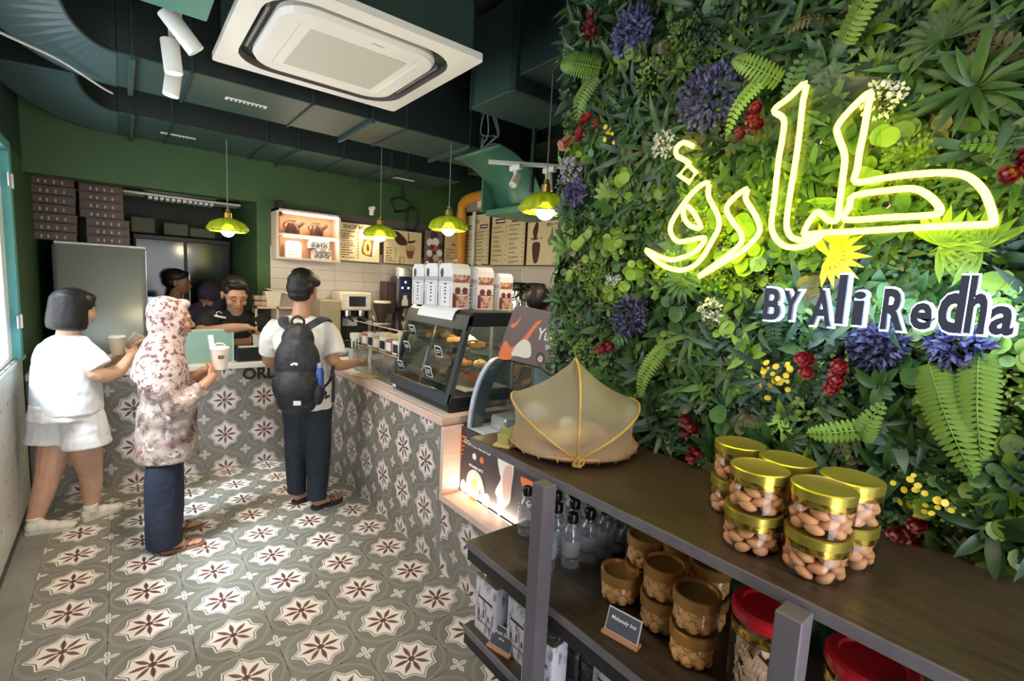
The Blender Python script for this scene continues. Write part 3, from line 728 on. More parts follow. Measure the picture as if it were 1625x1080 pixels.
# cartons on top of the warmer
cw = mat('carton_white', (.80, .78, .82), .45); cbrown = mat('carton_brown_art', (.26, .09, .055), .5, c2=(.62, .42, .36), scale=22, lo=.45, hi=.52); cgrey = mat('carton_grey', (.42, .42, .45), .5); cmar = mat('print_maroon', (.16, .04, .05), .5)
def carton(loc, label, grp):
    t = thing('gift_carton', label, 'carton', loc, 0, grp)
    MB().prism([(-.085, 0), (.085, 0), (.085, .255), (.06, .285), (-.06, .285), (-.085, .255)], .13, T(.13, 0, 0) @ Matrix(((0, 0, -1, 0), (1, 0, 0, 0), (0, 1, 0, 0), (0, 0, 0, 1)))).build('box', cw, t)
    Mc = T(-.0006, 0, 0) @ FRAME_X
    MB().lathe([(0, 0), (.024, 0), (.024, .001), (0, .001)], 18, M=Mc @ T(-.045, .225, 0) @ Matrix.Diagonal((.8, 1.25, 1, 1))).build('oval_print', dark_pr, t)
    MB().box(-.08, .08, .17, .20, 0, .0008, 0, Mc).build('grey_band', cgrey, t)
    b = MB()
    for z in (.150, .125, .105, .085, .06, .035): b.box(-.010 - .006 * (z == .150), .010 + .006 * (z == .150), z, z + .010, 0, .0009, 0, Mc)
    for x_ in (-.066, .060):
        for k in range(9): b.box(x_, x_ + .006, .012 + k * .015, .012 + k * .015 + .009, 0, .0009, 0, Mc)
    b.build('small_print', dark_pr, t)
    MB().box(-.085, .085, .158, .162, 0, .001, 0, Mc).build('seam_line', cgrey, t)
    Mn = T(.065, -.0856, 0) @ FRAME_Y                     # art on the side facing the camera
    MB().box(-.062, .062, .165, .215, 0, .0008, 0, Mn).build('banner_art', cbrown, t)
    MB().box(-.06, .06, .010, .085, 0, .0008, 0, Mn).build('pattern_art', cbrown, t)
    MB().box(-.062, -.035, .008, .09, 0, .0012, 0, Mn).build('maroon_art', cmar, t)
    for cx in (-.025, .03): MB().lathe([(0, 0), (.022, 0), (.022, .001), (0, .001)], 14, M=Mn @ T(cx, .115, 0)).build('round_art', cmar, t)
    MB().box(-.064, .064, .092, .098, 0, .001, 0, Mn).build('art_line', cmar, t)
    b = MB(); b.tube(smoothpts([(.03, -.05, .275), (.05, -.04, .30), (.07, 0, .305), (.08, .04, .295), (.1, .05, .275)], 4), .006, 6); b.build('handle', cbrown, t)
    return t
z0 = CT + .006 + zt
c0 = carton((1.62, 2.69, z0), 'white souvenir carton at the right end of the front row on the food warmer', 'cartons on the food warmer')
dup(c0, (1.62, 2.875, z0), label='white souvenir carton in the middle of the front row on the food warmer')
dup(c0, (1.62, 3.06, z0), label='white souvenir carton at the left end of the front row on the food warmer', scale=.98)
dup(c0, (1.78, 2.64, z0), label='brown and white souvenir carton behind the right end of the front row', scale=.96)
dup(c0, (1.935, 2.60, z0), label='souvenir carton rearmost at the right edge of the food warmer', scale=.84)

# acrylic hood with cakes between boy and warmer
ac = thing('acrylic_case', 'clear acrylic counter case holding sponge rolls beside the food warmer', 'display case', (1.55, 3.42, CT + .008))
MB().box(-.09, .30, -.41, .41, 0, .006).build('floor_plate', glass, ac)
for x0, x1, y0, y1 in ((-.09, -.085, -.41, .41), (.295, .30, -.41, .41), (-.09, .30, -.41, -.405), (-.09, .30, .405, .41)):
    MB().box(x0, x1, y0, y1, .006, .215).build('side_wall', glass, ac)
MB().box(-.10, .31, -.42, .42, .215, .222).build('shelf_plate', glass, ac)
for x0, x1, y0, y1 in ((-.07, -.066, -.40, .35), (.28, .284, -.40, .35), (-.07, .28, -.40, -.396)):
    MB().box(x0, x1, y0, y1, .222, .40).build('upper_pane', glass, ac)
MB().box(-.07, .28, -.40, .35, .40, .404).build('lid_pane', glass, ac)
b = MB()
for z in (.0, .218, .402): b.tube([(-.088, -.41, z), (-.088, .41, z)], .003, 5); b.tube([(-.088, -.41, z), (.30, -.41, z)], .003, 5)
b.tube([(-.088, -.41, 0), (-.088, -.41, .4)], .003, 5); b.build('edge_strip', mat('acrylic_edge', (.75, .62, .55), .3), ac)
sponge = mat('sponge_cake', (.85, .62, .30), .7, c2=(.93, .78, .50), scale=10, bmp=.2)
for k in range(2):
    b = MB(); b.tube([(0, -.15, 0), (0, -.14, 0), (0, .14, 0), (0, .15, 0)], [.035, .05, .05, .035], 14); tag(b.build('sponge_roll', sponge, loc=(1.62 + k * .11, 3.40, 1.175 + .008), smooth=True), ['golden sponge roll nearer the customers on the acrylic case shelf', 'golden sponge roll further from the customers on the acrylic case shelf'][k], 'cake', 'sponge rolls')
boxc = mat('snack_red', (.45, .09, .05), .5); 
for k in range(6):
    y = 3.10 + k * .11
    t = thing('snack_box', ['white snack packet nearest the food warmer on the acrylic shelf', 'red snack packet second from the food warmer', 'white snack packet third from the food warmer', 'orange brown snack packet at the shelf middle', 'white label snack packet fifth from the food warmer', 'dark red snack packet at the far end of the acrylic shelf'][k], 'packet', (1.505, y, CT + .008 + .222), random.uniform(-.2, .2), 'snack packets on the acrylic case')
    MB().box(-.026, .026, -.048, .048, 0, .10 - .01 * (k % 2), .004).build('packet', [cw, boxc, cw, crust, cw, boxc][k], t)
    MB().box(-.0275, -.026, -.034, .034, .015, .075).build('label_face', [stick, white_pr][k % 2], t)
# plastic bag bundle and wrapped buns below
bagm = glass_mat('bag_plastic', (.86, .82, .84), .25, 1.0)
def blob(c, sx, sy, sz, amp, seed, n=22, m=14):
    b = MB(); b.sph((0, 0, 0), 1, 1, 1, 1, n, m)
    for v in b.bm.verts:
        f = 1 + amp * noise.noise(v.co * 2.3 + Vector((seed, 0, 0))) + amp * .5 * noise.noise(v.co * 6 + Vector((0, seed, 0)))
        v.co = Vector((v.co.x * sx * f, v.co.y * sy * f, max(-sz * .98, v.co.z * sz * f)))
    for v in b.bm.verts: v.co += Vector(c)
    return b
tag(blob((0, 0, 0), .12, .20, .09, .35, 3).build('plastic_bag', mat('bag_milky', (.55, .48, .50), .25, alpha=.62, spec=.8), loc=(1.62, 3.50, CT + .105), smooth=True), 'crumpled translucent plastic bag inside the acrylic case', 'bag')
tag(blob((0, 0, 0), .07, .09, .035, .3, 9).build('flat_bun', crust2, loc=(1.54, 3.13, CT + .052), smooth=True), 'pale flat bun at the near end of the acrylic case', 'bun')
tag(blob((0, 0, 0), .06, .08, .035, .3, 19).build('dark_bun', mat('bun_dark', (.22, .10, .05), .6), loc=(1.60, 3.29, CT + .052), smooth=True), 'dark brown bun behind the pale flat bun', 'bun')
pine = mat('board_wood', (.72, .48, .27), .5, c2=(.62, .40, .2), scale=6, stretch=(1, 8, 1))
tag(MB().box(-.05, .06, -.1, .1, 0, .012, .004).build('wooden_board', pine, loc=(1.43, 3.50, CT + .008), rot=(0, 0, .3)), 'small wooden serving board at the counter rim by the customer', 'board')
# cup of cutlery tins at the far end
for k, (x_, y_) in enumerate(((1.50, 3.93), (1.60, 3.97), (1.70, 3.92))):
    t = thing('straw_tin', ['steel straw tin nearest the customer', 'steel straw tin in the middle of three', 'dark steel straw tin next to the acrylic case'][k], 'tin', (x_, y_, CT + .008), 0, 'straw tins')
    MB().lathe([(0, 0), (.042, 0), (.042, .16), (.038, .16), (.038, .01), (0, .01)], 20).build('tin', [steel, steel, blackm][k], t, smooth='auto')
    random.seed(k); b = MB()
    for q in range(6): a = q * 1.05; b.cyl((.02 * math.cos(a), .02 * math.sin(a), .012), (.034 * math.cos(a), .034 * math.sin(a), .20 + .02 * (q % 3)), .004, n=6)
    b.build('straws', blackp, t)

# back counter with machines
bc = thing('back_counter', 'pale back counter along the tiled menu wall', 'counter', (2.15, 4.78, 0))
MB().box(-.70, 1.13, -.20, .205, 0, .93).build('carcass', mat('cabinet_beige', (.45, .37, .32), .5), bc); MB().box(-.70, 1.13, -.23, .205, .93, .96, .003).build('worktop', whitetop, bc)
bc2 = thing('back_counter', 'pale back counter along the right hand wall', 'counter', (3.05, 3.2, 0))
MB().box(-.2, .235, -1.4, 1.33, 0, .93).build('carcass', mat('cabinet_beige', (.45, .37, .32), .5), bc2); MB().box(-.23, .235, -1.4, 1.33, .93, .96, .003).build('worktop', whitetop, bc2)
em = thing('espresso_machine', 'chrome and black espresso machine behind the acrylic case', 'coffee machine', (1.80, 4.74, .96))
MB().box(-.17, .17, -.12, .2, .0, .07, .008).build('drip_base', blackp, em); MB().box(-.17, .17, .02, .2, .07, .36, .01).build('body', blackm, em)
MB().box(-.15, .16, -.08, .2, .36, .54, .012).build('upper_body', mat('machine_cream', (.66, .58, .50), .35), em)
MB().box(-.08, .10, -.086, -.08, .40, .50, .004).build('front_plate', chrome, em)
for x_ in (-.07, .07):
    g = MB().cyl((x_, -.03, .30), (x_, -.03, .36), .035, n=18).build('group_head', chrome, em, smooth='auto')
    MB().cyl((x_, -.03, .28), (x_, -.03, .305), .038, n=18).cyl((x_, -.05, .29), (x_, -.19, .27), .012, n=10).build('portafilter', blackp, g)
MB().box(-.15, .15, -.11, .0, .07, .075).build('drip_grid', chrome, em)
b = MB(); b.tube(smoothpts([(.15, -.05, .36), (.17, -.12, .28), (.17, -.13, .16)], 5), .006, 6); b.build('steam_wand', chrome, em, smooth=True)
MB().box(-.10, .05, -.005, -.001, .2, .29, .002, T(0, .02, 0)).build('control_panel', cgrey, em)
gr = thing('coffee_grinder', 'black coffee grinder with wide bean hopper beside the tall dispenser', 'grinder', (2.065, 4.66, .96))
MB().box(-.06, .06, -.06, .12, 0, .20, .012).build('body', blackp, gr); MB().lathe([(.03, .2), (.035, .25), (.085, .42), (.088, .44), (0, .44)], 22).build('hopper', mat('hopper_dark', (.05, .035, .03), .25), gr, smooth='auto')
MB().lathe([(0, .44), (.09, .44), (.09, .46), (0, .462)], 22).build('hopper_lid', cream_pr, gr, smooth='auto'); MB().cyl((0, -.06, .15), (0, -.10, .13), .014).build('spout', chrome, gr)
dp = thing('drink_dispenser', 'tall dark drink dispenser with blue touch panel and steel canister', 'dispenser', (2.36, 4.80, .96))
dkp = mat('dispenser_plum', (.045, .03, .045), .3)
MB().box(-.09, .09, -.06, .14, .38, .72, .02).build('head_unit', dkp, dp); MB().box(-.2, -.09, -.02, .14, .32, .66, .006).build('side_box', mat('box_brown', (.07, .045, .045), .5), dp)
MB().box(-.05, .05, .04, .14, 0, .38, .01).build('column', dkp, dp); MB().box(-.1, .1, -.08, .14, 0, .03, .006).build('foot', dkp, dp)
MB().lathe([(0, .72), (.075, .72), (.075, .80), (.06, .815), (0, .815)], 24).build('canister', steel, dp, smooth='auto')
MB().box(-.065, .065, -.064, -.058, .56, .70, .004).build('touch_panel', mat('panel_blue', (.02, .02, .10), .2), dp)
b = MB()
for x_, z_ in ((-.0, .66), (-.035, .60), (.035, .60)): b.cyl((x_, -.067, z_), (x_, -.063, z_), .010)
b.build('panel_light', mat('led_blue', (.3, .5, 1), .3, emit=4, ecol=(.45, .6, 1)), dp)
MB().prism([(-.02, .52), (.02, .52), (.02, .49), (.035, .46), (.035, .41), (-.035, .41), (-.035, .46), (-.02, .49)], .004, T(0, -.0601, 0) @ Matrix(((1, 0, 0, 0), (0, 0, -1, 0), (0, 1, 0, 0), (0, 0, 0, 1)))).build('bottle_sticker', white_pr, dp)
MB().cyl((0, -.04, .30), (0, -.04, .38), .015).build('nozzle', chrome, dp)
for k, (x_, y_) in enumerate(((1.83, 4.50), (1.95, 4.53), (1.88, 4.40))):
    pass
for k in range(3):
    t = thing('milk_pitcher', ['white plastic jug leftmost before the espresso machine', 'white plastic jug in the middle before the grinder', 'white plastic jug rightmost before the grinder'][k], 'jug', (1.70 + .125 * k, 4.40 + .02 * (k % 2), CT + .008), 0, 'plastic jugs')
    MB().lathe([(0, 0), (.04, 0), (.052, .15), (.055, .23), (.05, .23), (.047, .15), (.036, .008), (0, .008)], 20).build('jug_body', mat('milky_plastic', (.78, .77, .82), .3, sss=0), t, smooth='auto')
    b = MB(); b.tube(smoothpts([(.05, 0, .2), (.09, 0, .19), (.09, 0, .09), (.045, 0, .07)], 5), .008, 6); b.build('handle', mat('milky_plastic', (.8, .8, .85), .3), t, smooth=True)
fr2 = thing('small_freezer', 'beige upright cabinet between shelf rack and espresso machine', 'cabinet', (1.56, 4.80, .96))
MB().box(-.10, .09, -.14, .2, 0, .46, .008).build('body', mat('cabinet_olive', (.32, .26, .17), .5), fr2); MB().box(-.095, .085, -.15, -.14, .01, .45, .004).build('door', mat('cabinet_olive', (.32, .26, .17), .5), fr2)
# airpots on the right back counter
def airpot(loc, label):
    t = thing('airpot', label, 'airpot', loc, 0, 'airpots')
    MB().lathe([(0, 0), (.09, 0), (.09, .03), (.085, .035)], 24).build('base', blackp, t, smooth='auto')
    MB().lathe([(.085, .035), (.085, .33), (.075, .36)], 28).build('body', chrome, t, smooth='auto')
    MB().lathe([(.078, .355), (.095, .37), (.095, .41), (.08, .43), (0, .435)], 24).box(-.14, -.06, -.03, .03, .385, .41, .006).build('pump_lid', blackp, t, smooth='auto')
    b = MB(); b.tube(smoothpts([(0, -.095, .38), (-.10, -.10, .30), (-.14, -.0, .27), (-.10, .10, .30), (0, .095, .38)], 5), .008, 6); b.build('carry_handle', blackp, t, smooth=True)
    MB().box(-.089, -.084, -.02, .02, .12, .22, .002).build('sight_label', mat('label_yellow', (.7, .6, .1), .4), t)
    return t
a1 = airpot((3.0, 3.62, 1.245), 'steel airpot on the left of the pair by the right wall')
dup(a1, (3.0, 3.37, 1.245), label='steel airpot on the right of the pair by the right wall')
tag(MB().box(-.14, .17, -.3, .3, 0, .285, .008).build('airpot_stand', mat('box_grey', (.35, .33, .33), .5), loc=(3.02, 3.5, .96)), 'grey box stand under the two steel airpots', 'stand')
t = thing('wall_panel', 'pale framed panel on the wall behind the steel airpots', 'panel', (3.285, 3.48, 1.55))
MB().box(-.006, 0, -.42, .42, -.3, .27, .002).build('panel', mat('panel_pale', (.55, .50, .48), .4), t); 
for yy in (-.42, .41): MB().box(-.012, 0, yy, yy + .015, -.3, .27).build('frame_strip', white, t)

# ================================================================ menu boards
paper = mat('menu_paper', (.66, .54, .32), .6, c2=(.72, .60, .38), scale=4); ink = mat('menu_ink', (.10, .06, .04), .6); dkframe = mat('menu_frame', (.06, .025, .018), .5)
def lines(b, x0, x1, y, h, rnd, M):
    x = x0
    while x < x1 - .01:
        w = rnd.uniform(.012, .04); w = min(w, x1 - x); b.box(x, x + w, y, y + h, 0, .0008, 0, M); x += w + .006
def menu(label, P, w, h, title, cols, art=None, titles=None, seed=1):
    t = thing('menu_board', label, 'menu board', (0, 0, 0), 0, None); t.matrix_world = P; rnd = random.Random(seed)
    MB().box(-w / 2, w / 2, -h / 2, h / 2, 0, .02, .002).build('frame', dkframe, t)
    MB().box(-w / 2 + .008, w / 2 - .008, -h / 2 + .008, h / 2 - .008, .02, .0215).build('sheet', paper, t)
    M = T(0, 0, .0216)
    for tx, ty, ts, s in title: text(s, ts, ink, M @ T(tx, ty, 0), t, 'title_lettering', .0006, .001)
    b = MB()
    for x0, x1, y0, y1, n in cols:
        for k in range(n):
            y = lerp(y0, y1, k / max(1, n - 1)); lines(b, x0, lerp(x0, x1, rnd.uniform(.4, .8)), y, .009, rnd, M)
            b.box(x1 - .02, x1, y, y + .008, 0, .0008, 0, M)
            if rnd.random() < .6: lines(b, x0, lerp(x0, x1, rnd.uniform(.3, .7)), y - .014, .004, rnd, M)
    b.build('small_print', ink, t)
    return t, M
def PY(xc, zc, y=BY - .045): return T(xc, y, zc) @ FRAME_Y
def PX(yc, zc, x=RW - .045): return T(x, yc, zc) @ FRAME_X
t, M = menu('cream menu board beside the lit shelf cabinet, with an illustrated gift bag', PY(1.925, 2.00), .46, .395, [(-.03, .15, .055, 'SNOP MEPI')], [(-.20, .0, .10, -.16, 12)], seed=2)
flat(t, [(.03, -.10), (.05, .03), (.06, .035), (.15, .03), (.155, .02), (.14, -.13), (.13, -.135)], mat('art_brown', (.22, .08, .03), .5), M, 'bag_art'); flat(t, [(.05, -.09), (.065, .02), (.13, .018), (.12, -.11)], yel_pr, M @ T(0, 0, .001), 'bag_face'); flat(t, [(.155, .02), (.18, .01), (.175, -.08), (.145, -.12)], cream_pr, M @ T(0, 0, .0005), 'bag_side')
flat(t, [(.08, -.06), (.08, -.02), (.09, 0), (.105, -.02), (.11, -.06), (.095, -.08)], cmar, M @ T(0, 0, .002), 'figure_art')
t, M = menu('cream menu board picturing a cocoa pod and a brown cup', PY(2.42, 1.995), .46, .37, [], [(-.20, -.08, -.02, -.16, 6), (-.05, .02, -.11, -.16, 3)], seed=3)
flat(t, [(-.12, .16), (-.06, .16), (.02, .10), (.05, .05), (.04, .03), (-.03, .02), (-.09, .06)], mat('art_cocoa', (.07, .022, .014), .5), M, 'pod_art')
flat(t, [(.05, .06), (.08, .05), (.14, .07), (.14, .09), (.10, .08), (.06, .075)], mat('art_cocoa', (.1, .05, .03), .5), M, 'spoon_art')
MB().box(.055, .066, .07, .165, 0, .0009, 0, M).build('stick_art', mat('art_cocoa', (.1, .05, .03), .5), t)
flat(t, [(.02, .0), (.04, .03), (.10, .035), (.15, .01), (.14, -.02), (.05, -.03)], mat('art_froth', (.55, .36, .20), .5), M @ T(0, 0, .001), 'froth_art'); flat(t, [(.04, -.02), (.13, -.02), (.12, -.09), (.11, -.11), (.06, -.11), (.05, -.09)], mat('art_brown', (.22, .08, .03), .5), M, 'cup_art')
t, M = menu('narrow dark poster with pink and white dessert art between cream boards', PY(2.80, 2.02), .24, .40, [], [], seed=4)
MB().box(-.112, .112, -.192, .192, 0, .001, 0, M).build('poster_ground', mat('poster_grey', (.20, .15, .15), .5), t)
for q, (x_, y_, r_, m_) in enumerate(((0, .14, .05, dark_pr), (-.05, .06, .045, white_pr), (.02, .07, .05, white_pr), (.0, .0, .045, mat('print_rose', (.55, .12, .12), .5)), (-.055, -.06, .04, white_pr), (.075, -.05, .04, white_pr), (.03, -.11, .04, pinkp), (-.04, -.14, .035, cmar), (.085, .03, .035, dark_pr), (-.03, .01, .03, cmar), (.0, -.05, .025, cmar))):
    MB().lathe([(0, 0), (r_, 0), (r_, .0006), (0, .0006)], 9, M=M @ T(x_, y_, .001 + .0003 * q) @ R(q)).build('petal_art', m_, t)
t, M = menu('cream menu board in the corner beside the orange pipe', PY(3.09, 2.02), .31, .40, [(.0, .06, .04, 'MALT')], [(-.12, .02, .0, -.1, 4)], seed=5)
t, M = menu('tall cream menu board with TEA heading on the right wall', PX(4.72, 2.15), .52, .58, [(0, .20, .06, 'TEA')], [(-.24, -.02, .05, -.24, 8), (.01, .24, .08, -.24, 9)], seed=6)
for x0 in (-.23, .07): MB().box(x0, x0 + .15, .12, .165, 0, .0009, 0, M).build('tab_print', dkframe, t); MB().box(x0 + .015, x0 + .14, .136, .150, .0009, .0014, 0, M).build('tab_text', white_pr, t)
t, M = menu('tall cream menu board with two headings in the middle of the right wall', PX(4.13, 2.15), .59, .60, [(-.14, .245, .06, 'DRINKS'), (.14, .245, .06, 'COCOA')], [(-.26, -.01, .11, -.24, 8), (.02, .27, .12, -.26, 9)], seed=7)
for x0 in (-.22, .06): MB().box(x0, x0 + .17, .155, .205, 0, .0009, 0, M).build('tab_print', dkframe, t); MB().box(x0 + .015, x0 + .16, .172, .188, .0009, .0014, 0, M).build('tab_text', white_pr, t)
t, M = menu('tall cream menu board with drawn milkshakes and leaves, nearest the planted wall', PX(3.50, 2.15), .62, .60, [], [(-.26, -.12, .18, .17, 2), (-.02, .12, .10, .09, 2), (-.24, -.08, -.03, -.04, 2), (.14, .26, -.13, -.18, 3)], seed=8)
art1 = mat('art_cocoa', (.1, .05, .03), .5); art2 = mat('art_olive', (.20, .22, .14), .5)
flat(t, [(-.20, -.02), (-.22, .05), (-.17, .13), (-.14, .10), (-.15, .02), (-.17, -.04)], art1, M, 'cup_art'); flat(t, [(.02, -.10), (.0, -.05), (.04, .0), (.06, .08), (.08, .0), (.10, -.05), (.07, -.10)], art2, M, 'leaf_art'); flat(t, [(-.19, -.26), (-.22, -.12), (-.20, -.07), (-.12, -.07), (-.10, -.12), (-.13, -.26)], art1, M, 'cup_art'); flat(t, [(.2, -.2), (.15, -.12), (.22, -.08), (.27, -.14), (.25, -.24)], art2, M, 'leaf_art')

# lit shelf cabinet
cb = thing('lit_shelf_cabinet', 'beige wall cabinet with warm strip lights and boxed goods', 'cabinet', (1.40, BY, 1.80))
beige = mat('cabinet_laminate', (.62, .50, .42), .5)
MB().box(-.29, -.27, -.20, -.002, -.02, .43).build('side_panel', beige, cb); MB().box(.27, .29, -.20, -.002, -.02, .43).build('side_panel', beige, cb)
MB().box(-.27, .27, -.20, -.002, -.02, 0).build('bottom_panel', beige, cb); MB().box(-.29, .29, -.20, -.002, .41, .43).build('top_panel', beige, cb); MB().box(-.27, .27, -.19, -.002, .20, .215).build('shelf', beige, cb)
MB().box(-.22, .27, -.012, -.002, 0, .41).build('back_panel', mat('back_wood', (.50, .28, .16), .5), cb)
strip = mat('shelf_strip', (1, .9, .75), .4, emit=9, ecol=(1, .85, .62))
for z in (.392, .182): MB().box(-.23, .265, -.195, -.18, z, z + .015).build('light_strip', strip, cb); lamp('shelf_light', 'AREA', (1.42, BY - .17, 1.80 + z - .004), .8, (1, .76, .5), shape='RECTANGLE', size=.45, size_y=.02)
def shelfbox(x, z, w, h, d, m, label, art):
    t = thing('gift_box', label, 'box', (x, BY - .11, z)); MB().prism([(-w / 2, 0), (w / 2, 0), (w / 2, h * .85), (w / 2 - .02, h), (-w / 2 + .02, h), (-w / 2, h * .85)], d, T(0, d / 2, 0) @ R(PI / 2, 'X')).build('box', m, t)
    b = MB(); r_ = random.Random(int(x * 100))
    for k in range(4): lines(b, -w / 2 + .01, w / 2 - .01, h * (.15 + .16 * k), .012, r_, T(0, -d / 2 - .0002, 0) @ FRAME_Y)
    b.build('small_print', art, t); return t
shelfbox(1.27, 1.80, .14, .15, .07, cw, 'white printed box lower left in the lit cabinet', cgrey)
shelfbox(1.53, 1.80, .16, .10, .12, mat('box_print', (.30, .28, .30), .5, c2=(.7, .68, .7), scale=30, lo=.48, hi=.52), 'black and white patterned box at the bottom right of the lit cabinet', dark_pr)
shelfbox(1.50, 1.902, .17, .09, .12, mat('box_print', (.3, .3, .3), .5), 'black and white patterned box stacked on another in the lit cabinet', dark_pr)
for k in range(2):
    t = thing('teapot', ['brown tilted teapot left on the lit upper shelf', 'brown tilted teapot right on the lit upper shelf'][k], 'teapot', (1.27 + .22 * k, BY - .11, 2.015), 0, 'teapots in the lit cabinet')
    bm_ = mat('pot_brown', (.07, .03, .025), .3)
    MB().lathe([(0, 0), (.06, 0), (.062, .04), (.04, .10), (.02, .11), (0, .11)], 20).build('pot_body', bm_, t, smooth='auto'); MB().tube(smoothpts([(.03, 0, .05), (.07, 0, .09), (.10, 0, .12)], 4), [.015] * 8 + [.009], 8).build('spout', bm_, t); MB().tube(smoothpts([(-.05, 0, .04), (-.08, 0, .08), (-.04, 0, .12), (.03, 0, .125)], 4), .007, 6).build('handle', bm_, t)

# ================================================================ kitchen
fr = thing('steel_fridge', 'tall brushed steel refrigerator behind the order counter', 'refrigerator', (-.115, 5.72, 0))
MB().box(-.31, .30, -.22, .35, .03, 1.80, .012, seg=2).build('body', steel, fr)
fd = MB(); fd.grid(lambda u, v: (-.31 + .60 * u, -.225 - .055 * math.sin(PI * (.12 + .76 * u)) , .10 + v * 1.69), 16, 1); fd.build('door', steel, fr, smooth=True, thick=.03)
MB().box(.295, .302, -.26, -.225, .1, 1.79, .003).build('door_edge', chrome, fr); MB().box(-.3, .29, -.2, .3, 0, .03).build('plinth', blackp, fr)
MB().box(-.30, .30, -.26, .33, 1.80, 1.82, .004).build('top_cap', white, fr)
cr = mat('crate_brown', (.065, .036, .028), .45, c2=(.11, .068, .054), scale=6)
def crate(loc, label):
    t = thing('bread_crate', label, 'crate', loc, 0, 'stacked brown crates')
    MB().box(-.14, .14, -.2, .2, 0, .008).build('base', cr, t)
    for y0, y1, x0, x1 in ((-.2, -.192, -.14, .14), (.192, .2, -.14, .14), (-.192, .192, -.14, -.132), (-.192, .192, .132, .14)): MB().box(x0, x1, y0, y1, .008, .06).build('side', cr, t)
    b = MB(); b.box(-.145, .145, -.206, -.192, .055, .068, .002); b.box(-.145, .145, .192, .206, .055, .068, .002); b.box(-.145, -.13, -.206, .206, .055, .068); b.box(.13, .145, -.206, .206, .055, .068); b.build('rim', cr, t)
    b = MB()
    for x_ in (-.07, -.03, .02, .07): b.box(x_ - .006, x_ + .006, -.203, -.2, .015, .04)
    b.build('slot_marks', mat('crate_mark_pale', (.45, .38, .33), .4), t); MB().box(-.12, .12, -.21, -.2, .0, .012, .002).build('ridge', cr, t)  # pale marks on the crate front
    return t
c0 = crate((-.41, 5.64, 1.822), 'brown plastic crate at the bottom of the left stack on the fridge')
orde = ['second', 'third', 'fourth', 'fifth', 'sixth', 'topmost']
for k in range(1, 7): dup(c0, (-.41 + .004 * (k % 3), 5.64, 1.822 + .072 * k), label='brown plastic crate, %s from the bottom of the left stack on the fridge' % orde[k - 1] if k < 6 else 'brown plastic crate topmost on the left stack on the fridge')
for k in range(0, 7): dup(c0, (-.10 + (.035 if k < 3 else 0), 5.64, 1.822 + .070 * k), label=('brown plastic crate at the bottom of the right stack on the fridge' if k == 0 else 'brown plastic crate, %s from the bottom of the right stack on the fridge' % orde[k - 1] if k < 6 else 'brown plastic crate topmost on the right stack on the fridge'))
t = thing('wall_air_conditioner', 'white wall air conditioner with open flap in the kitchen', 'air conditioner', (.49, 6.0, 2.33))
MB().box(-.28, .32, -.05, .2, .03, .20, .015).build('casing', mat('ac_cream', (.85, .85, .80), .45), t); MB().box(-.50, .54, -.24, .02, -.02, .0, .004, R(.0)).build('flap', mat('ac_cream', (.5, .5, .46), .45), t)
b = MB()
for k in range(12): b.box(-.26 + k * .045, -.23 + k * .045, -.2, -.04, -.045, -.02)
b.build('louvre_fins', mat('ac_cream', (.5, .5, .46), .45), t); MB().box(-.29, .25, -.21, -.03, -.022, -.018).build('duct_face', mat('fin_dark', (.15, .15, .14), .5), t)
kb = thing('glass_chiller', 'black double door chiller at the back of the kitchen', 'chiller', (.53, 6.54, 0))
MB().box(-.42, .45, -.25, .35, 0, 1.98, .01).build('cabinet', blackm, kb)
for x0, x1 in ((-.40, .01), (.03, .43)): d_ = MB().box(x0, x1, -.275, -.252, .1, 1.93, .006).build('door', mat('chiller_door', (.010, .012, .012), .12), kb); MB().box(x1 - .03 if x0 < 0 else x0 + .01, x1 - .015 if x0 < 0 else x0 + .025, -.30, -.276, .8, 1.6, .003).build('door_handle', steel, d_)
for k, (x_, z_, w_, h_) in enumerate(((.10, 1.99, .20, .16), (.38, 1.99, .22, .13), (.62, 1.99, .24, .10))):
    tag(MB().box(-w_ / 2, w_ / 2, -.12, .12, 0, h_, .01).build('storage_box', mat('box_dim', (.16, .15, .10), .6), loc=(x_ + .1, 6.45, z_)), ['dim olive storage box leftmost on the chiller', 'dim olive storage box in the middle on the chiller', 'dim olive storage box right on the chiller'][k], 'box', 'boxes on the chiller')
t = thing('monitor', 'small lit screen in the dark kitchen', 'monitor', (.24, 5.65, 1.32)); MB().box(-.06, .08, 0, .02, -.08, .06, .004).build('bezel', blackp, t); MB().box(-.045, .065, -.002, 0, -.06, .045).build('screen', mat('screen_blue', (.2, .28, .36), .3, emit=.5, ecol=(.45, .6, .8)), t); MB().box(-.01, .03, .0, .03, -.44, -.08).build('stand', blackp, t)
rk = thing('shelf_rack', 'pale wooden rack of trays behind the staff', 'rack', (1.08, 4.97 + .0, .89)); rk.location = (1.20, 4.87, 0)
rw = mat('rack_wood', (.60, .45, .34), .5)
for z in (1.02, 1.16, 1.32): MB().box(-.26, .12, -.02, .12, z, z + .018).build('shelf', rw, rk)
for x_, y_ in ((-.26, -.02), (-.08, -.02), (.105, -.02), (-.26, .102), (.105, .102)): MB().box(x_, x_ + .018, y_, y_ + .018, 0, 1.338).build('post', rw, rk)
MB().box(-.25, .11, -.01, .11, .0, 1.0).build('cupboard', rw, rk)
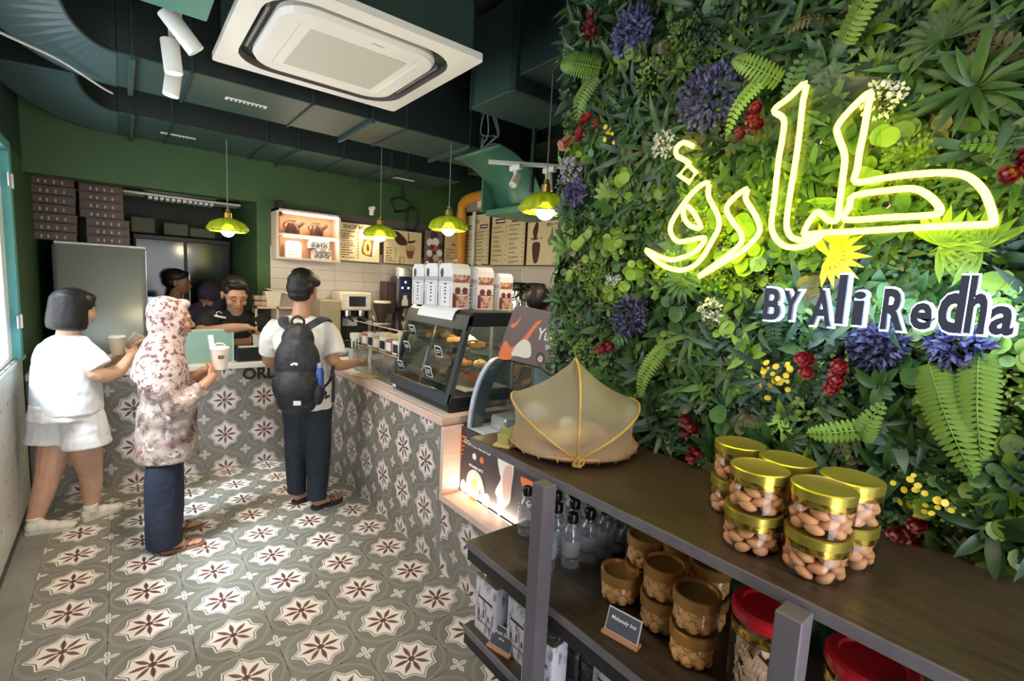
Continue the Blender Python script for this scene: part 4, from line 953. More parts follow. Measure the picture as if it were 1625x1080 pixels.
for k in range(6):
    x_ = 1.20 - .17 + (k % 2) * .19; z_ = 1.038 + (k // 2 == 1) * .14 + (0 if k < 4 else .30)
    if k >= 4: x_ = 1.0 + .0 * k; z_ = 1.34 + .05 * (k - 4)
    tag(MB().box(-.065, .065, -.055, .055, 0, .045, .008).build('food_tray', mat(['tray_rose', 'tray_brown'][k % 2], [(.35, .18, .16), (.22, .13, .10)][k % 2], .5, c2=(.55, .40, .34), scale=25), loc=(x_, 4.925, z_)), 'wrapped food tray on the wooden rack, ' + ['lower shelf left', 'lower shelf right', 'upper shelf left', 'upper shelf right', 'bottom of the pile beside the bin', 'top of the pile beside the bin'][k], 'tray', 'food trays on the rack')
t = thing('plastic_bin', 'pale translucent bin leaning open on top of the rack', 'bin', (1.10, 4.92, 1.338)); MB().prism([(-.055, 0), (.045, 0), (.07, .15), (-.075, .14)], .11, T(0, .055, 0) @ R(PI / 2, 'X')).build('bin_body', mat('bin_pale', (.62, .56, .47), .35), t); MB().box(-.09, .12, -.062, .062, .14, .152, .003, T(0, 0, .0) @ R(.22, 'Y')).build('bin_lid', mat('bin_pale', (.62, .56, .47), .35), t)

# things on the order counter
t = thing('sneeze_screen', 'mint green tinted screen standing on the order counter', 'screen', (.55, 4.62, CT)); MB().box(-.20, .17, -.006, .006, 0, .26, .003).build('tinted_panel', mat('mint_panel', (.28, .46, .40), .15, c2=(.33, .5, .44), scale=3), t); MB().box(-.21, .18, -.009, .009, .255, .272, .003).build('top_rail', mat('mint_rail', (.45, .58, .52), .3), t); MB().box(.165, .18, -.009, .009, 0, .26).build('side_rail', mat('mint_rail', (.45, .58, .52), .3), t)
t = thing('receipt_printer', 'black receipt printer with paper on the order counter', 'printer', (.83, 4.62, CT)); MB().box(-.09, .10, -.08, .10, 0, .12, .008).build('case', blackp, t); MB().box(-.07, .06, -.07, .02, .12, .124).build('paper', white_pr, t); MB().box(-.088, .098, -.084, -.08, .02, .10, .002).build('front_cover', mat('cover_black', (.02, .02, .022), .2), t)
t = thing('card_terminal', 'grey card terminal beside the black receipt printer', 'terminal', (.965, 4.60, CT)); MB().box(-.03, .03, -.06, .06, 0, .12, .01).build('case', mat('terminal_grey', (.45, .45, .45), .4), t); MB().box(-.022, .022, -.063, -.06, .06, .11).build('display', cgrey, t)
def takecup(loc, label, r=.042, h=.12, m=None, lid=True, name='paper_cup'):
    t = thing(name, label, 'cup', loc)
    MB().lathe([(0, 0), (r * .72, 0), (r, h), (r * .96, h), (r * .7, .004), (0, .004)], 24).build('cup_body', m or cream_pr, t, smooth='auto')
    if lid: MB().lathe([(r * 1.06, h - .004), (r * 1.06, h + .008), (r * .9, h + .012), (r * .85, h + .02), (0, h + .02)], 24).build('lid', mat('lid_white', (.85, .85, .83), .3), t, smooth='auto')
    return t
takecup((.10, 4.56, CT), 'small white cup with a dark base on the order counter near the woman in white', .03, .05, white_pr, False)

# ================================================================ planted wall
def leafmat(name, c, c2, rough=.42, lo=.35, hi=.65, tr=.15):
    m, g, b = newmat(name); v, x, y, z = coords(g)
    n = noise_n(g, v, 30, 3); oi = g.nodes.new('ShaderNodeObjectInfo')
    col = mix(g, n, c, c2)
    hsv = g.nodes.new('ShaderNodeHueSaturation'); g.links.new(col, hsv.inputs['Color'])
    g.links.new((E(g, oi.outputs['Random']) * .8 + .7).v, hsv.inputs['Value'])
    g.links.new(hsv.outputs[0], b.inputs['Base Color']); b.inputs['Roughness'].default_value = rough
    b.inputs['Specular IOR Level'].default_value = .45
    return m
L_dark = leafmat('leaf_dark', (.014, .042, .014), (.03, .075, .022)); L_mid = leafmat('leaf_mid', (.028, .085, .020), (.075, .155, .04))
L_blue = leafmat('leaf_bluegreen', (.032, .075, .050), (.075, .135, .09)); L_lime = leafmat('leaf_lime', (.10, .20, .020), (.19, .29, .045))
L_fern = leafmat('leaf_fern', (.13, .27, .03), (.24, .38, .07)); L_olive = leafmat('leaf_olive', (.07, .075, .025), (.13, .12, .05))
L_white = leafmat('petal_white', (.55, .55, .50), (.8, .8, .76)); L_purple = leafmat('petal_purple', (.055, .055, .14), (.13, .125, .27))
L_red = leafmat('petal_red', (.13, .008, .014), (.27, .018, .024)); L_yellow = leafmat('petal_yellow', (.55, .42, .03), (.75, .60, .06)); L_orange = leafmat('leaf_copper', (.38, .12, .06), (.5, .2, .12)); L_lav = leafmat('petal_lavender', (.30, .24, .34), (.5, .45, .55))
def leaf(b, base, d, up, L, w, droop=.3, fold=.25, segs=3, tipw=0.0, shape=None):
    """a leaf blade from base along d, bending away from up"""
    d = Vector(d).normalized(); up = Vector(up); s = d.cross(up).normalized(); n = s.cross(d).normalized()
    rows = []
    for k in range(segs + 1):
        t = k / segs; wd = w * ((shape(t)) if shape else math.sin(PI * (t * .86 + .10)) ** .8) if k < segs else tipw * w
        p = Vector(base) + d * (L * t) - n * (droop * L * t * t)
        if k == segs and tipw == 0: rows.append([b.bm.verts.new(p)])
        else: rows.append([b.bm.verts.new(p - s * wd + n * (fold * wd)), b.bm.verts.new(p), b.bm.verts.new(p + s * wd + n * (fold * wd))])
    for A, B in zip(rows, rows[1:]):
        if len(B) == 1:
            b.bm.faces.new((A[0], A[1], B[0])); b.bm.faces.new((A[1], A[2], B[0]))
        else:
            b.bm.faces.new((A[0], A[1], B[1], B[0])); b.bm.faces.new((A[1], A[2], B[2], B[1]))
rn = random.Random(21)
def U(a, b): return rn.uniform(a, b)
def e_tuft(n, L, w, spread=.9, droop=.35):
    b = MB()
    for k in range(n):
        a = k * 2.4 + U(-.3, .3); el = U(.25, 1.0) * spread
        d = (math.cos(a) * math.sin(el + .35), math.sin(a) * math.sin(el + .35), math.cos(el + .35))
        leaf(b, (0, 0, U(-.01, .01)), d, (0, 0, 1.0001), L * U(.75, 1.15), w * U(.8, 1.2), droop, .3, 4)
    return b
def e_box(n, R_, r):
    b = MB()
    for k in range(n):
        a = U(0, 2 * PI); q = math.sqrt(U(0, 1)); c = Vector((math.cos(a) * q * R_, math.sin(a) * q * R_, U(.2, 1) * R_ * .75 * math.sqrt(max(.05, 1 - q * q))))
        dd = Vector((math.cos(a) * q + U(-.6, .6), math.sin(a) * q + U(-.6, .6), U(.1, .9)))
        leaf(b, c, dd, (U(-.3, .3), U(-.3, .3), 1), r * U(1.4, 2.2), r * U(.5, .8), .1, .2, 2)
    return b
def e_fern(L, n=17, w=.036):
    b = MB(); P = smoothpts([(0, 0, 0), (L * .25, 0, .030), (L * .6, 0, .045), (L, 0, .015)], 6)
    b.tube(P, .0016, 4)
    for k in range(n):
        t = .06 + .94 * k / (n - 1); i = min(len(P) - 2, int(t * (len(P) - 1))); p = P[i].lerp(P[i + 1], t * (len(P) - 1) - i); tg = (P[i + 1] - P[i]).normalized()
        l = w * (math.sin(PI * min(1, t * .80 + .20)) ** .6) + .004
        for s in (-1, 1):
            d = Vector((tg.x * .38, s, -.10)); leaf(b, p, d, (0, 0, 1), l, .0052 + l * .05, .15, .2, 2, .35)
    return b
def e_palm(n=11, L=.075):
    b = MB()
    for k in range(n):
        a = lerp(-2.0, 2.0, k / (n - 1)); d = (math.cos(a), math.sin(a), .22)
        leaf(b, (0, 0, .02), d, (0, 0, 1), L * U(.9, 1.05), .009, .25, .5, 3)
    b.tube([(-.03, 0, -.02), (0, 0, .02)], .002, 4); return b
def e_bloom(n, R_, pl, pw, jit=.5):
    b = MB()
    for k in range(n):
        ph = math.acos(1 - U(0, 1) * .95); a = U(0, 2 * PI); N = Vector((math.sin(ph) * math.cos(a), math.sin(ph) * math.sin(a), math.cos(ph) * .75))
        d = (N + Vector((U(-jit, jit), U(-jit, jit), U(-jit, jit)))).normalized()
        leaf(b, N * R_ * U(.55, .95), d, (U(-1, 1), U(-1, 1), .6), pl * U(.7, 1.2), pw, .2, .5, 2)
    return b
def e_petals(nf, R_, r):                                # a bunch of rounded flowers
    b = MB()
    for f in range(nf):
        c = Vector((U(-R_, R_), U(-R_, R_), U(.02, .05)))
        for k in range(7):
            a = k * .9 + f; leaf(b, c, (math.cos(a), math.sin(a), .55), (0, 0, 1), r * U(.9, 1.1), r * .42, -.25, -.4, 3, .5)
        for k in range(4):
            a = k * 1.57 + f + .4; leaf(b, c + Vector((0, 0, .004)), (math.cos(a) * .5, math.sin(a) * .5, .8), (math.cos(a), math.sin(a), .2), r * .6, r * .3, -.3, -.4, 2, .5)
    return b
def e_round(n, R_, r, stems=True):
    b = MB()
    for k in range(n):
        a = U(0, 6.28); q = U(.1, 1) * R_; c = Vector((math.cos(a) * q, math.sin(a) * q, U(.02, .06)))
        N = Vector((math.cos(a) * .5 + U(-.4, .4), math.sin(a) * .5 + U(-.4, .4), 1)).normalized(); M = T(*c) @ N.to_track_quat('Z', 'Y').to_matrix().to_4x4()
        rr = r * U(.7, 1.15); ctr = b.bm.verts.new(M @ Vector((0, 0, -.12 * rr))); vs = [b.bm.verts.new(M @ Vector((rr * (1 + .06 * (i % 2)) * math.cos(i * PI / 5), rr * math.sin(i * PI / 5), .1 * rr))) for i in range(10)]
        for i in range(10): b.bm.faces.new((ctr, vs[i], vs[(i + 1) % 10]))
        if stems: b.tube([(c.x * .3, c.y * .3, 0), tuple(c)], .0012, 3)
    return b
def src(b, m):
    o = b.build('src', m, keep=True); o.data.polygons.foreach_set('use_smooth', [True] * len(o.data.polygons)); COL.objects.unlink(o); return o
V = {}
V['tuft'] = [src(e_tuft(12, .075, .012), m) for m in (L_dark, L_mid, L_mid, L_blue, L_fern)] + [src(e_tuft(14, .06, .013), m) for m in (L_dark, L_mid, L_blue)]
V['long'] = [src(e_tuft(10, .12, .009, .8, .45), m) for m in (L_dark, L_mid, L_blue)]
V['box'] = [src(e_box(60, .055, .008), m) for m in (L_dark, L_mid, L_blue, L_lime)]
V['round'] = [src(e_round(12, .05, .019), m) for m in (L_mid, L_lime)]
V['palm'] = [src(e_palm(), m) for m in (L_mid, L_dark, L_lime)]
V['fluff'] = [src(e_box(110, .06, .006), m) for m in (L_lime, L_lime)]
V['olive'] = [src(e_tuft(12, .05, .012), L_olive), src(e_round(9, .045, .017), L_olive)]
V['spr'] = [src(e_fern(.13, 12, .022), m) for m in (L_mid, L_dark, L_olive)]
def wallM(y, z, x=1.485, rot=None, tilt=.35, s=1):
    return T(x, y, z) @ FRAME_X @ R(U(0, 6.28) if rot is None else rot, 'Z') @ R(U(-tilt, tilt), 'X') @ R(U(-tilt, tilt), 'Y') @ Matrix.Diagonal((s, s, s, 1))
pw = thing('planted_wall', 'wall covered in artificial leaves, ferns and flowers behind the wooden shelf', 'plant wall', (1.49, .6, .4))
PWI = Matrix.Translation((-1.49, -.6, -.4))
MB().box(0, .008, -1.9, .80, -.1, 2.75).build('backing_mat', mat('backing_mat', (.02, .04, .02), .9), pw)
cells = []
z = .80
while z < 3.1:
    y = -.45
    while y < 1.52:
        yy = y + U(-.018, .018); zz = z + U(-.018, .018)
        cells.append((yy, zz)); y += .046
    z += .046
def region(y, z):
    q = noise.noise(Vector((y * 3.1, z * 3.1, 4.2))); r = noise.noise(Vector((y * 4.3 + 9, z * 4.3, 1.7))); u = U(0, 1)
    if r > .28: return 'box' if u < .6 else 'tuft'
    if q > .30: return 'fluff' if u < .55 else 'round'
    if q < -.30: return 'long' if u < .6 else 'spr'
    if u < .50: return 'tuft'
    if u < .62: return 'box'
    if u < .72: return 'long'
    if u < .79: return 'round'
    if u < .86: return 'palm'
    if u < .93: return 'spr'
    return 'olive'
placed = []
for (y, z) in cells:
    k = region(y, z); o = rn.choice(V[k]); d = math.dist((1.45, y, z), (0, 0, 1.65))
    vis_ = (z > 1.12) and -.0 < y < 1.5 and z < 1.75 + .62 * d
    placed.append((0 if vis_ else 1, d, y, z, k, o))
placed.sort(key=lambda q: (q[0], q[1]))
NM = {'tuft': 'leaf_tuft', 'long': 'long_leaf_tuft', 'box': 'small_leaf_clump', 'round': 'round_leaf_clump', 'palm': 'fan_leaf', 'fluff': 'lime_moss_clump', 'olive': 'olive_leaf_clump', 'spr': 'fern_sprig'}
fill = {}
caps = {}
for i, (f, d, y, z, k, o) in enumerate(placed):
    M = wallM(y, z, 1.485 + U(-.012, .008), s=U(.85, 1.2))
    if f == 0 and caps.get(k, 0) < 290:
        caps[k] = caps.get(k, 0) + 1; c = inst(o, NM[k], pw, PWI @ M)
    else:
        fill.setdefault(o.name, (o, []))[1].append(PWI @ M)
def joined(name, items, parent):
    bm = bmesh.new(); mats = []
    for o, Ms in items:
        mi = len(mats); mats.append(o.data.materials[0])
        for M in Ms:
            n0 = len(bm.verts); f0 = len(bm.faces); bm.from_mesh(o.data)
            bm.verts.ensure_lookup_table(); bm.faces.ensure_lookup_table()
            for v in bm.verts[n0:]: v.co = M @ v.co
            for f in bm.faces[f0:]: f.material_index = mi; f.smooth = True
    me = bpy.data.meshes.new(name); bm.to_mesh(me); bm.free()
    for m in mats: me.materials.append(m)
    ob = bpy.data.objects.new(name, me); COL.objects.link(ob); ob.parent = parent; ob['kind'] = 'stuff'; return ob
joined('background_foliage', list(fill.values()), pw)

def wthing(name, label, cat, b, m, y, z, rot=0, x=1.44, s=1, tilt=0, group=None):
    o = b.build(name, m, keep=True); o.data.polygons.foreach_set('use_smooth', [True] * len(o.data.polygons))
    o.matrix_world = T(x, y, z) @ FRAME_X @ R(rot, 'Z') @ R(tilt, 'Y') @ Matrix.Diagonal((s, s, s, 1)); return tag(o, label, cat, group)
for lab, y, z, s in (('purple flower mound at the top left of the planted wall', 1.174, 2.55, .085), ('large purple flower mound up and left of the neon sign', .85, 2.25, .105), ('purple flower cluster at the lower left below the neon tail', 1.092, 1.562, .075), ('low purple flower patch below the backlit letters, left part', .345, 1.545, .06), ('low purple flower patch below the last backlit letters', .20, 1.565, .055), ('small purple flower cluster at the far left edge beside the pendant', 1.40, 2.03, .05)):
    wthing('purple_flower_cluster', lab, 'flowers', e_bloom(int(430 * s / .08), s, .022, .0055, .9), L_purple, y, z)
for lab, y, z, s, nf in (('dark red flowers at the top left edge of the planted wall', 1.343, 2.62, .045, 6), ('dark red flowers at the left edge above the copper discs', 1.324, 2.265, .045, 6), ('dark red flowers left of the tall neon strokes', .704, 2.143, .04, 7), ('red flowers low on the left edge of the planted wall', 1.168, 1.437, .035, 5), ('bright red flower row below the backlit letters', .445, 1.466, .045, 7), ('dark red flowers just above the jars of nuts, upper', .808, 1.227, .028, 4), ('dark red flowers just above the wooden shelf, lower', .766, 1.15, .02, 3), ('pink red flowers at the right edge beside the neon sign', .150, 1.946, .035, 5), ('dark red flowers in shade behind the right jars', .244, 1.139, .04, 6)):
    wthing('red_flower_bunch', lab, 'flowers', e_petals(nf, s, .024), L_red, y, z, x=1.435)
for lab, y, z, s, m in (('white blossom sprig above the neon dots', .993, 2.14, .05, L_white), ('white blossom sprig below the neon tail', .78, 1.60, .04, L_white), ('white blossom sprig at the left below the neon', 1.176, 1.684, .035, L_white), ('cream blossom sprig beside the second tall neon stroke', .40, 2.13, .05, L_white), ('pale lavender blossom clump at the left edge by the spotlights', 1.43, 2.12, .06, L_lav)):
    wthing('blossom_sprig', lab, 'flowers', e_bloom(int(s * 2600), s, .013, .0045, 1), m, y, z, x=1.43)
for lab, y, z, y2, z2, w in (('light green fern frond sticking out left at the top left edge', 1.30, 2.47, 1.50, 2.54, .045), ('light green fern frond hanging below another at the top left edge', 1.33, 2.45, 1.39, 2.30, .04),
    ('fern frond arching left above the neon sign', .64, 2.24, .77, 2.33, .03), ('fern frond curving down left of the tall neon strokes', .68, 2.27, .77, 2.13, .022), ('fern frond at the top centre pointing up', .50, 2.29, .40, 2.41, .03),
    ('large bright fern frond hanging at the lower right, left one', .245, 1.525, .145, 1.30, .040), ('large bright fern frond hanging at the lower right, right one', .165, 1.56, .135, 1.34, .036), ('fern frond lying to the left above the jars', .335, 1.345, .46, 1.30, .026), ('short fern frond pointing up above the jars', .35, 1.31, .315, 1.41, .024),
    ('fern frond hanging above the wicker food cover', .94, 1.47, 1.0, 1.29, .030)):
    L_ = math.dist((y, z), (y2, z2)) * 1.03; a = math.atan2(z2 - z, -(y2 - y))
    wthing('fern_frond', lab, 'fern', e_fern(L_, max(12, int(L_ / .0105)), w), L_fern, y, z, a, 1.425)
for lab, y, z, m, r_ in (('yellow green fan palm leaf below the neon at the far right', .185, 1.775, L_lime, 2.6), ('green fan palm leaf below the neon, second from the right', .25, 1.785, L_lime, .5), ('yellow fan leaf just under the neon base stroke', .465, 1.765, L_yellow, .3), ('fan palm leaf near the lower end of the neon tail', .87, 1.70, L_mid, 3.9), ('dark fan palm leaf at the upper right', .30, 2.23, L_mid, 2)):
    wthing('fan_palm_leaf', lab, 'leaf', e_palm(13, .085), m, y, z, r_, 1.43)
for lab, y, z, L_, n, m in (('big bright long leaved plant at the upper right', .24, 2.12, .115, 18, L_mid), ('bright leaf rosette above the right fern fronds', .334, 1.447, .06, 12, L_mid), ('big dark leaved plant at the lower right by the shelf', .10, 1.18, .10, 12, L_dark), ('long leaved plant at the top right corner', .12, 2.30, .115, 13, L_mid), ('blue green rosette above the wicker food cover', 1.02, 1.36, .08, 12, L_blue)):
    wthing('long_leaf_plant', lab, 'plant', e_tuft(n + (10 if L_ > .11 else 0), L_, .0095 if L_ > .11 else .012, .9, .35), m, y, z, 0, 1.44)
for lab, y, z, s, n in (('scattered tiny yellow flowers below the backlit letters', .55, 1.43, .06, 26), ('tiny yellow flowers low at the right behind the jars', .22, 1.22, .06, 18), ('tiny yellow flowers at the upper left', 1.20, 2.20, .03, 10)):
    wthing('yellow_flower_spray', lab, 'flowers', e_round(n, s, .008, False), L_yellow, y, z, 0, 1.425)['kind'] = 'stuff'
for lab, y, z in (('copper round leaf pair at the left edge of the planted wall', 1.44, 2.21),):
    wthing('copper_leaf_sprig', lab, 'leaf', e_round(4, .03, .026), L_orange, y, z, 0, 1.43)
for i, (lab, y, z, s) in enumerate((('lime moss mound left of the tall neon strokes', .873, 1.97, .06), ('lime moss mound right of the second tall neon stroke', .333, 1.99, .05), ('lime moss mound at the upper left', 1.078, 2.378, .06), ('lime moss mound at the top near the purple flowers', .967, 2.461, .06), ('lime moss mound under the neon tail', .94, 1.73, .055), ('lime moss mound low at the left edge', 1.29, 1.40, .055))):
    wthing('lime_moss_mound', lab, 'plant', e_box(150, s, .0068), L_lime, y, z, 0, 1.44)

# neon script and letters
neon = mat('neon_yellow', (1, .95, .2), .3, emit=6.5, ecol=(1, .90, .038))
sgn = thing('neon_sign', 'glowing yellow neon Arabic script sign on clear acrylic panel', 'neon sign', (1.36, .55, 1.75))
G_ = (1.36, .55, 1.75)
a = [(.5442, 2.1852), (.5793, 2.1606), (.6144, 2.1375), (.5873, 2.1089), (.5855, 2.0576), (.5888, 2.0067), (.5885, 1.9088), (.5891, 1.8426), (.5757, 1.8086), (.551, 1.7865), (.5227, 1.7818), (.4908, 1.7892), (.4673, 1.8102), (.4924, 1.8038), (.5156, 1.7996), (.538, 1.8102), (.5499, 1.8336), (.5522, 1.8663), (.55, 1.9369), (.5465, 1.9999), (.545, 2.0685), (.5454, 2.1366)]
b_s = [(.403, 2.1269), (.4329, 2.1033), (.4612, 2.0662), (.4559, 2.0387), (.4388, 1.9944), (.4365, 1.9409), (.4368, 1.8813), (.4381, 1.8452), (.4572, 1.8454), (.4792, 1.8667), (.4923, 1.8553), (.5064, 1.8247), (.5028, 1.8131), (.4678, 1.8152), (.3852, 1.8151), (.2911, 1.8173), (.2081, 1.8171), (.1704, 1.8173), (.1659, 1.826), (.175, 1.8565), (.1898, 1.888), (.2159, 1.9164), (.2488, 1.9272), (.2911, 1.9311), (.345, 1.9314), (.4082, 1.9289), (.4092, 1.9605), (.409, 1.9951), (.4056, 2.0402), (.4038, 2.0907)]
c_s = [(.4098, 1.8975), (.3464, 1.9025), (.3007, 1.9011), (.2729, 1.8845), (.2534, 1.8613), (.2495, 1.8451), (.2721, 1.8416), (.3396, 1.8428), (.422, 1.8441), (.4148, 1.8733)]
d_s = [(.6643, 1.944), (.7014, 1.9204), (.7172, 1.8936), (.6947, 1.8563), (.6697, 1.8267), (.6653, 1.7984), (.6931, 1.7708), (.7356, 1.7384), (.7819, 1.7027), (.6985, 1.7507), (.6573, 1.7771), (.6258, 1.8108), (.6185, 1.8377), (.6401, 1.8801), (.6649, 1.9166)]
e_s = [(.7797, 1.9737), (.8113, 1.9651), (.8498, 1.928), (.8885, 1.8732), (.8914, 1.838), (.8641, 1.8093), (.8208, 1.8115), (.7755, 1.8157), (.789, 1.7877), (.8246, 1.7655), (.881, 1.7528), (.929, 1.7654), (.9781, 1.7861), (.953, 1.7633), (.907, 1.7345), (.8508, 1.7212), (.8083, 1.7308), (.7776, 1.7573), (.754, 1.8015), (.7349, 1.8445), (.7426, 1.8813), (.7758, 1.9353)]
f_s = [(.851, 1.9143), (.8516, 1.8861), (.8279, 1.8561), (.7909, 1.8463), (.8112, 1.8829), (.8331, 1.9074)]
g_s = [(.8406, 2.0881), (.8739, 2.1054), (.8971, 2.0923), (.893, 2.0695), (.865, 2.0527), (.8463, 2.037)]
h_s = [(.8524, 2.0379), (.8216, 2.0088), (.8426, 1.984), (.8799, 2.0094)]
for P, cl, k in ((a, True, 4), (b_s, True, 4), (c_s, True, 3), (d_s, True, 4), (e_s, True, 4), (f_s, True, 4), (g_s, False, 3), (h_s, True, 1)):
    pts = [(-.015, p[0] - G_[1], p[1] - G_[2]) for p in P]
    if k > 1: pts = smoothpts(pts, k, cl)
    MB().tube(pts, .0070, 8, cl, up=(1, 0, 0)).build('neon_tube', neon, sgn, smooth=True)
acr = glass_mat('acrylic_panel', (.88, .92, .86), .25, -.25)
MB().prism([(-.10, .42), (.09, .42), (.18, .43), (.25, .20), (.36, .19), (.43, .10), (.44, .02), (.42, -.0), (.42, -.0), (.40, .03), (.12, .02), (-.02, .0), (-.10, .03), (-.14, .02)], .004, T(.0, 0, 0) @ FRAME_X) if False else None
def panel(pts, nm='acrylic_panel'): return MB().prism([(-(p[0] - G_[1]), p[1] - G_[2]) for p in pts], .004, T(.004, 0, 0) @ FRAME_X).build(nm, acr, sgn)
panel([(.64, 2.13), (.54, 2.22), (.39, 2.16), (.37, 1.97), (.22, 1.965), (.15, 1.90), (.125, 1.79), (.45, 1.775), (.52, 1.745), (.60, 1.78), (.625, 1.84)][::-1])
panel([(.92, 2.11), (.82, 2.11), (.79, 2.0), (.66, 1.98), (.595, 1.86), (.61, 1.79), (.79, 1.68), (.86, 1.70), (1.0, 1.77), (.98, 1.81), (.91, 1.83)][::-1])
for y, z in ((.501, 2.0384), (.3452, 1.8715), (.7248, 1.7845)):
    MB().cyl((.05, y - .55, z - 1.75), (-.008, y - .55, z - 1.75), .009, n=16).cyl((-.008, y - .55, z - 1.75), (-.012, y - .55, z - 1.75), .0075, .006, n=16).build('standoff_screw', chrome, sgn, smooth='auto')
# light comes from the tubes themselves
ltr = thing('backlit_lettering', 'dark raised letters with white halo light reading BY Ali Redha', 'sign', (1.36, .35, 1.65))
face = mat('letter_face', (.045, .05, .085), .4); halo = mat('letter_halo', (.8, .9, 1), .3, emit=3.2, ecol=(.55, .72, 1))
for ch, y0, y1, z0_, z1_ in (('B', .5861, .5429, 1.5913, 1.6767), ('Y', .5379, .4985, 1.5954, 1.6719), ('A', .4717, .4232, 1.5876, 1.6763), ('l', .4162, .3991, 1.5962, 1.7143), ('i', .3826, .3589, 1.5965, 1.6765), ('R', .3249, .2827, 1.5917, 1.6849), ('e', .2734, .2362, 1.598, 1.6567), ('d', .2278, .1864, 1.5967, 1.7162), ('h', .1844, .1537, 1.5983, 1.7168), ('a', .1482, .1131, 1.5996, 1.658)):
    for nm, m, bold, dep, xo in (('letter_face', face, .003, .007, -.010), ('letter_halo', halo, .006, .004, .004)):
        o = text(ch, .1, m, Matrix.Identity(4), None, nm, dep, bold); vs = o.data.vertices
        X = [v.co.x for v in vs]; Y = [v.co.y for v in vs]; x0, x1, yy0, yy1 = min(X), max(X), min(Y), max(Y); g_ = 0 if nm == 'letter_face' else .0045
        for v in vs:
            u = (v.co.x - x0) / (x1 - x0); w_ = (v.co.y - yy0) / (yy1 - yy0)
            v.co = Vector((xo - v.co.z, lerp(y0 + g_, y1 - g_, u) - .35, lerp(z0_ - g_, z1_ + g_, w_) - 1.65))
        o.parent = ltr
for k in range(5): lamp('halo_light', 'POINT', (1.40, .56 - k * .105, 1.64), .10, (.55, .72, 1), shadow_soft_size=.03)

# ================================================================ wooden shelf unit with goods
wood = mat('shelf_wood', (.042, .027, .017), .32, c2=(.078, .054, .034), scale=9, stretch=(9, .8, 9), bmp=.05)
edge = mat('shelf_edge', (.13, .115, .13), .4, c2=(.17, .15, .16), scale=8)
postm = mat('post_paint', (.125, .11, .125), .38, c2=(.15, .13, .15), scale=5)
su = thing('shelf_unit', 'dark wooden shelf unit with three boards and square posts before the planted wall', 'shelf', (.965, .4, 0))
for z, x1 in ((1.1, .465), (.705, .465), (.372, .465)):
    o = MB().box(0, x1, -1.3, .986, z - .028, z, .002).build('shelf_board', wood, su)
    MB().box(-.003, .0005, -1.3, .987, z - .027, z - .001, .0008).build('edge_band', edge, o)
    MB().box(0, x1, -1.3, .98, z - .07, z - .03).build('support_rail', mat('rail_dark', (.02, .018, .018), .6), su) if z < 1 else None
for y0, y1 in ((.537, .587), (-.13, -.083), (-.85, -.80)):
    MB().box(-.058, -.006, y0, y1, 0, 1.088, .0025).build('post', postm, su); MB().box(.41, .455, y0, y1, 0, 1.07, .0025).build('post', postm, su)
dm = mat('rail_dark', (.02, .018, .018), .6)
# jar of nuts
jarglass = glass_mat('jar_plastic', (.95, .93, .90), .05, .10)
goldlid = mat('lid_gold', (.48, .40, .07), .28, .75); goldband = mat('band_gold_foil', (.75, .52, .08), .22, .9, c2=(.25, .16, .03), scale=70, lo=.45, hi=.55)
nutm = mat('cashew_biscuit', (.56, .25, .11), .5, c2=(.70, .37, .19), scale=9, bmp=.1)
def nut_mesh(seed):
    b = MB(); rr = random.Random(seed); b.sph((0, 0, 0), 1, .0200, .0140, .0115, 12, 8)
    for v in b.bm.verts:
        t = v.co.x / .0175; v.co.y += .004 * t * t; v.co.z *= 1 - .35 * max(0, t); v.co *= 1 + .10 * noise.noise(v.co * 90 + Vector((seed, 0, 0)))
        if abs(v.co.y) < .002 and v.co.z > .006: v.co.z -= .002
    return b
def nut_jar(loc, label, seed=0):
    t = thing('nut_jar', label, 'jar', loc, rn.uniform(0, 6), 'nut jars on the top board')
    r, h = .0575, .091
    MB().lathe([(0, 0), (r - .004, 0), (r, .005), (r, h - .02), (r - .003, h - .016)], 32).build('jar_wall', jarglass, t, smooth='auto')
    MB().lathe([(r + .0004, h - .034), (r + .0004, h - .020)], 32).build('foil_band', goldband, t, smooth=True)
    MB().lathe([(r + .0015, h - .020), (r + .002, h - .002), (r - .002, h), (r - .006, h - .0015), (0, h - .0015)], 36).build('lid', goldlid, t, smooth='auto')
    s0 = [nut_mesh(q).build('nut', nutm, smooth=True) for q in range(2)]
    rr = random.Random(seed)
    for L_ in range(4):
        for k in range(7):
            a = k * PI / 3.5 + L_ * .45 + rr.uniform(-.1, .1)
            M = T(.0425 * math.cos(a), .0425 * math.sin(a), .013 + L_ * .0165) @ R(a + PI / 2 + rr.uniform(-.7, .7), 'Z') @ R(rr.uniform(-.6, .6), 'Y') @ R(rr.uniform(-.8, .8), 'X')
            inst(s0[(k + L_) % 2], 'nut', t, M)
    for k in range(5): inst(s0[0], 'nut', t, T(.018 * math.cos(k * 1.25), .018 * math.sin(k * 1.25), .060) @ R(k, 'Z'))
    for o in s0: bpy.data.objects.remove(o)
    return t
j0 = nut_jar((1.072, .441, 1.1005), 'lower nut jar of the front stack nearer the food cover', 1)
for (x, y), lo, hi in (((1.072, .441), None, 'upper nut jar of the front stack nearer the food cover'), ((1.083, .318), 'lower nut jar of the front stack nearer the lens, by the red lids', 'upper nut jar of the front stack nearer the lens, lid closest'), ((1.209, .548), 'lower nut jar of the leftmost back stack', 'upper nut jar of the leftmost back stack'), ((1.19, .425), 'lower nut jar of the middle back stack', 'upper nut jar of the middle back stack'), ((1.195, .300), 'lower nut jar of the rightmost back stack in shade', 'upper nut jar of the rightmost back stack in shade')):
    if lo: dup(j0, (x, y, 1.1005), rn.uniform(0, 6), lo)
    dup(j0, (x + U(-.003, .003), y + U(-.003, .003), 1.1925), rn.uniform(0, 6), hi)
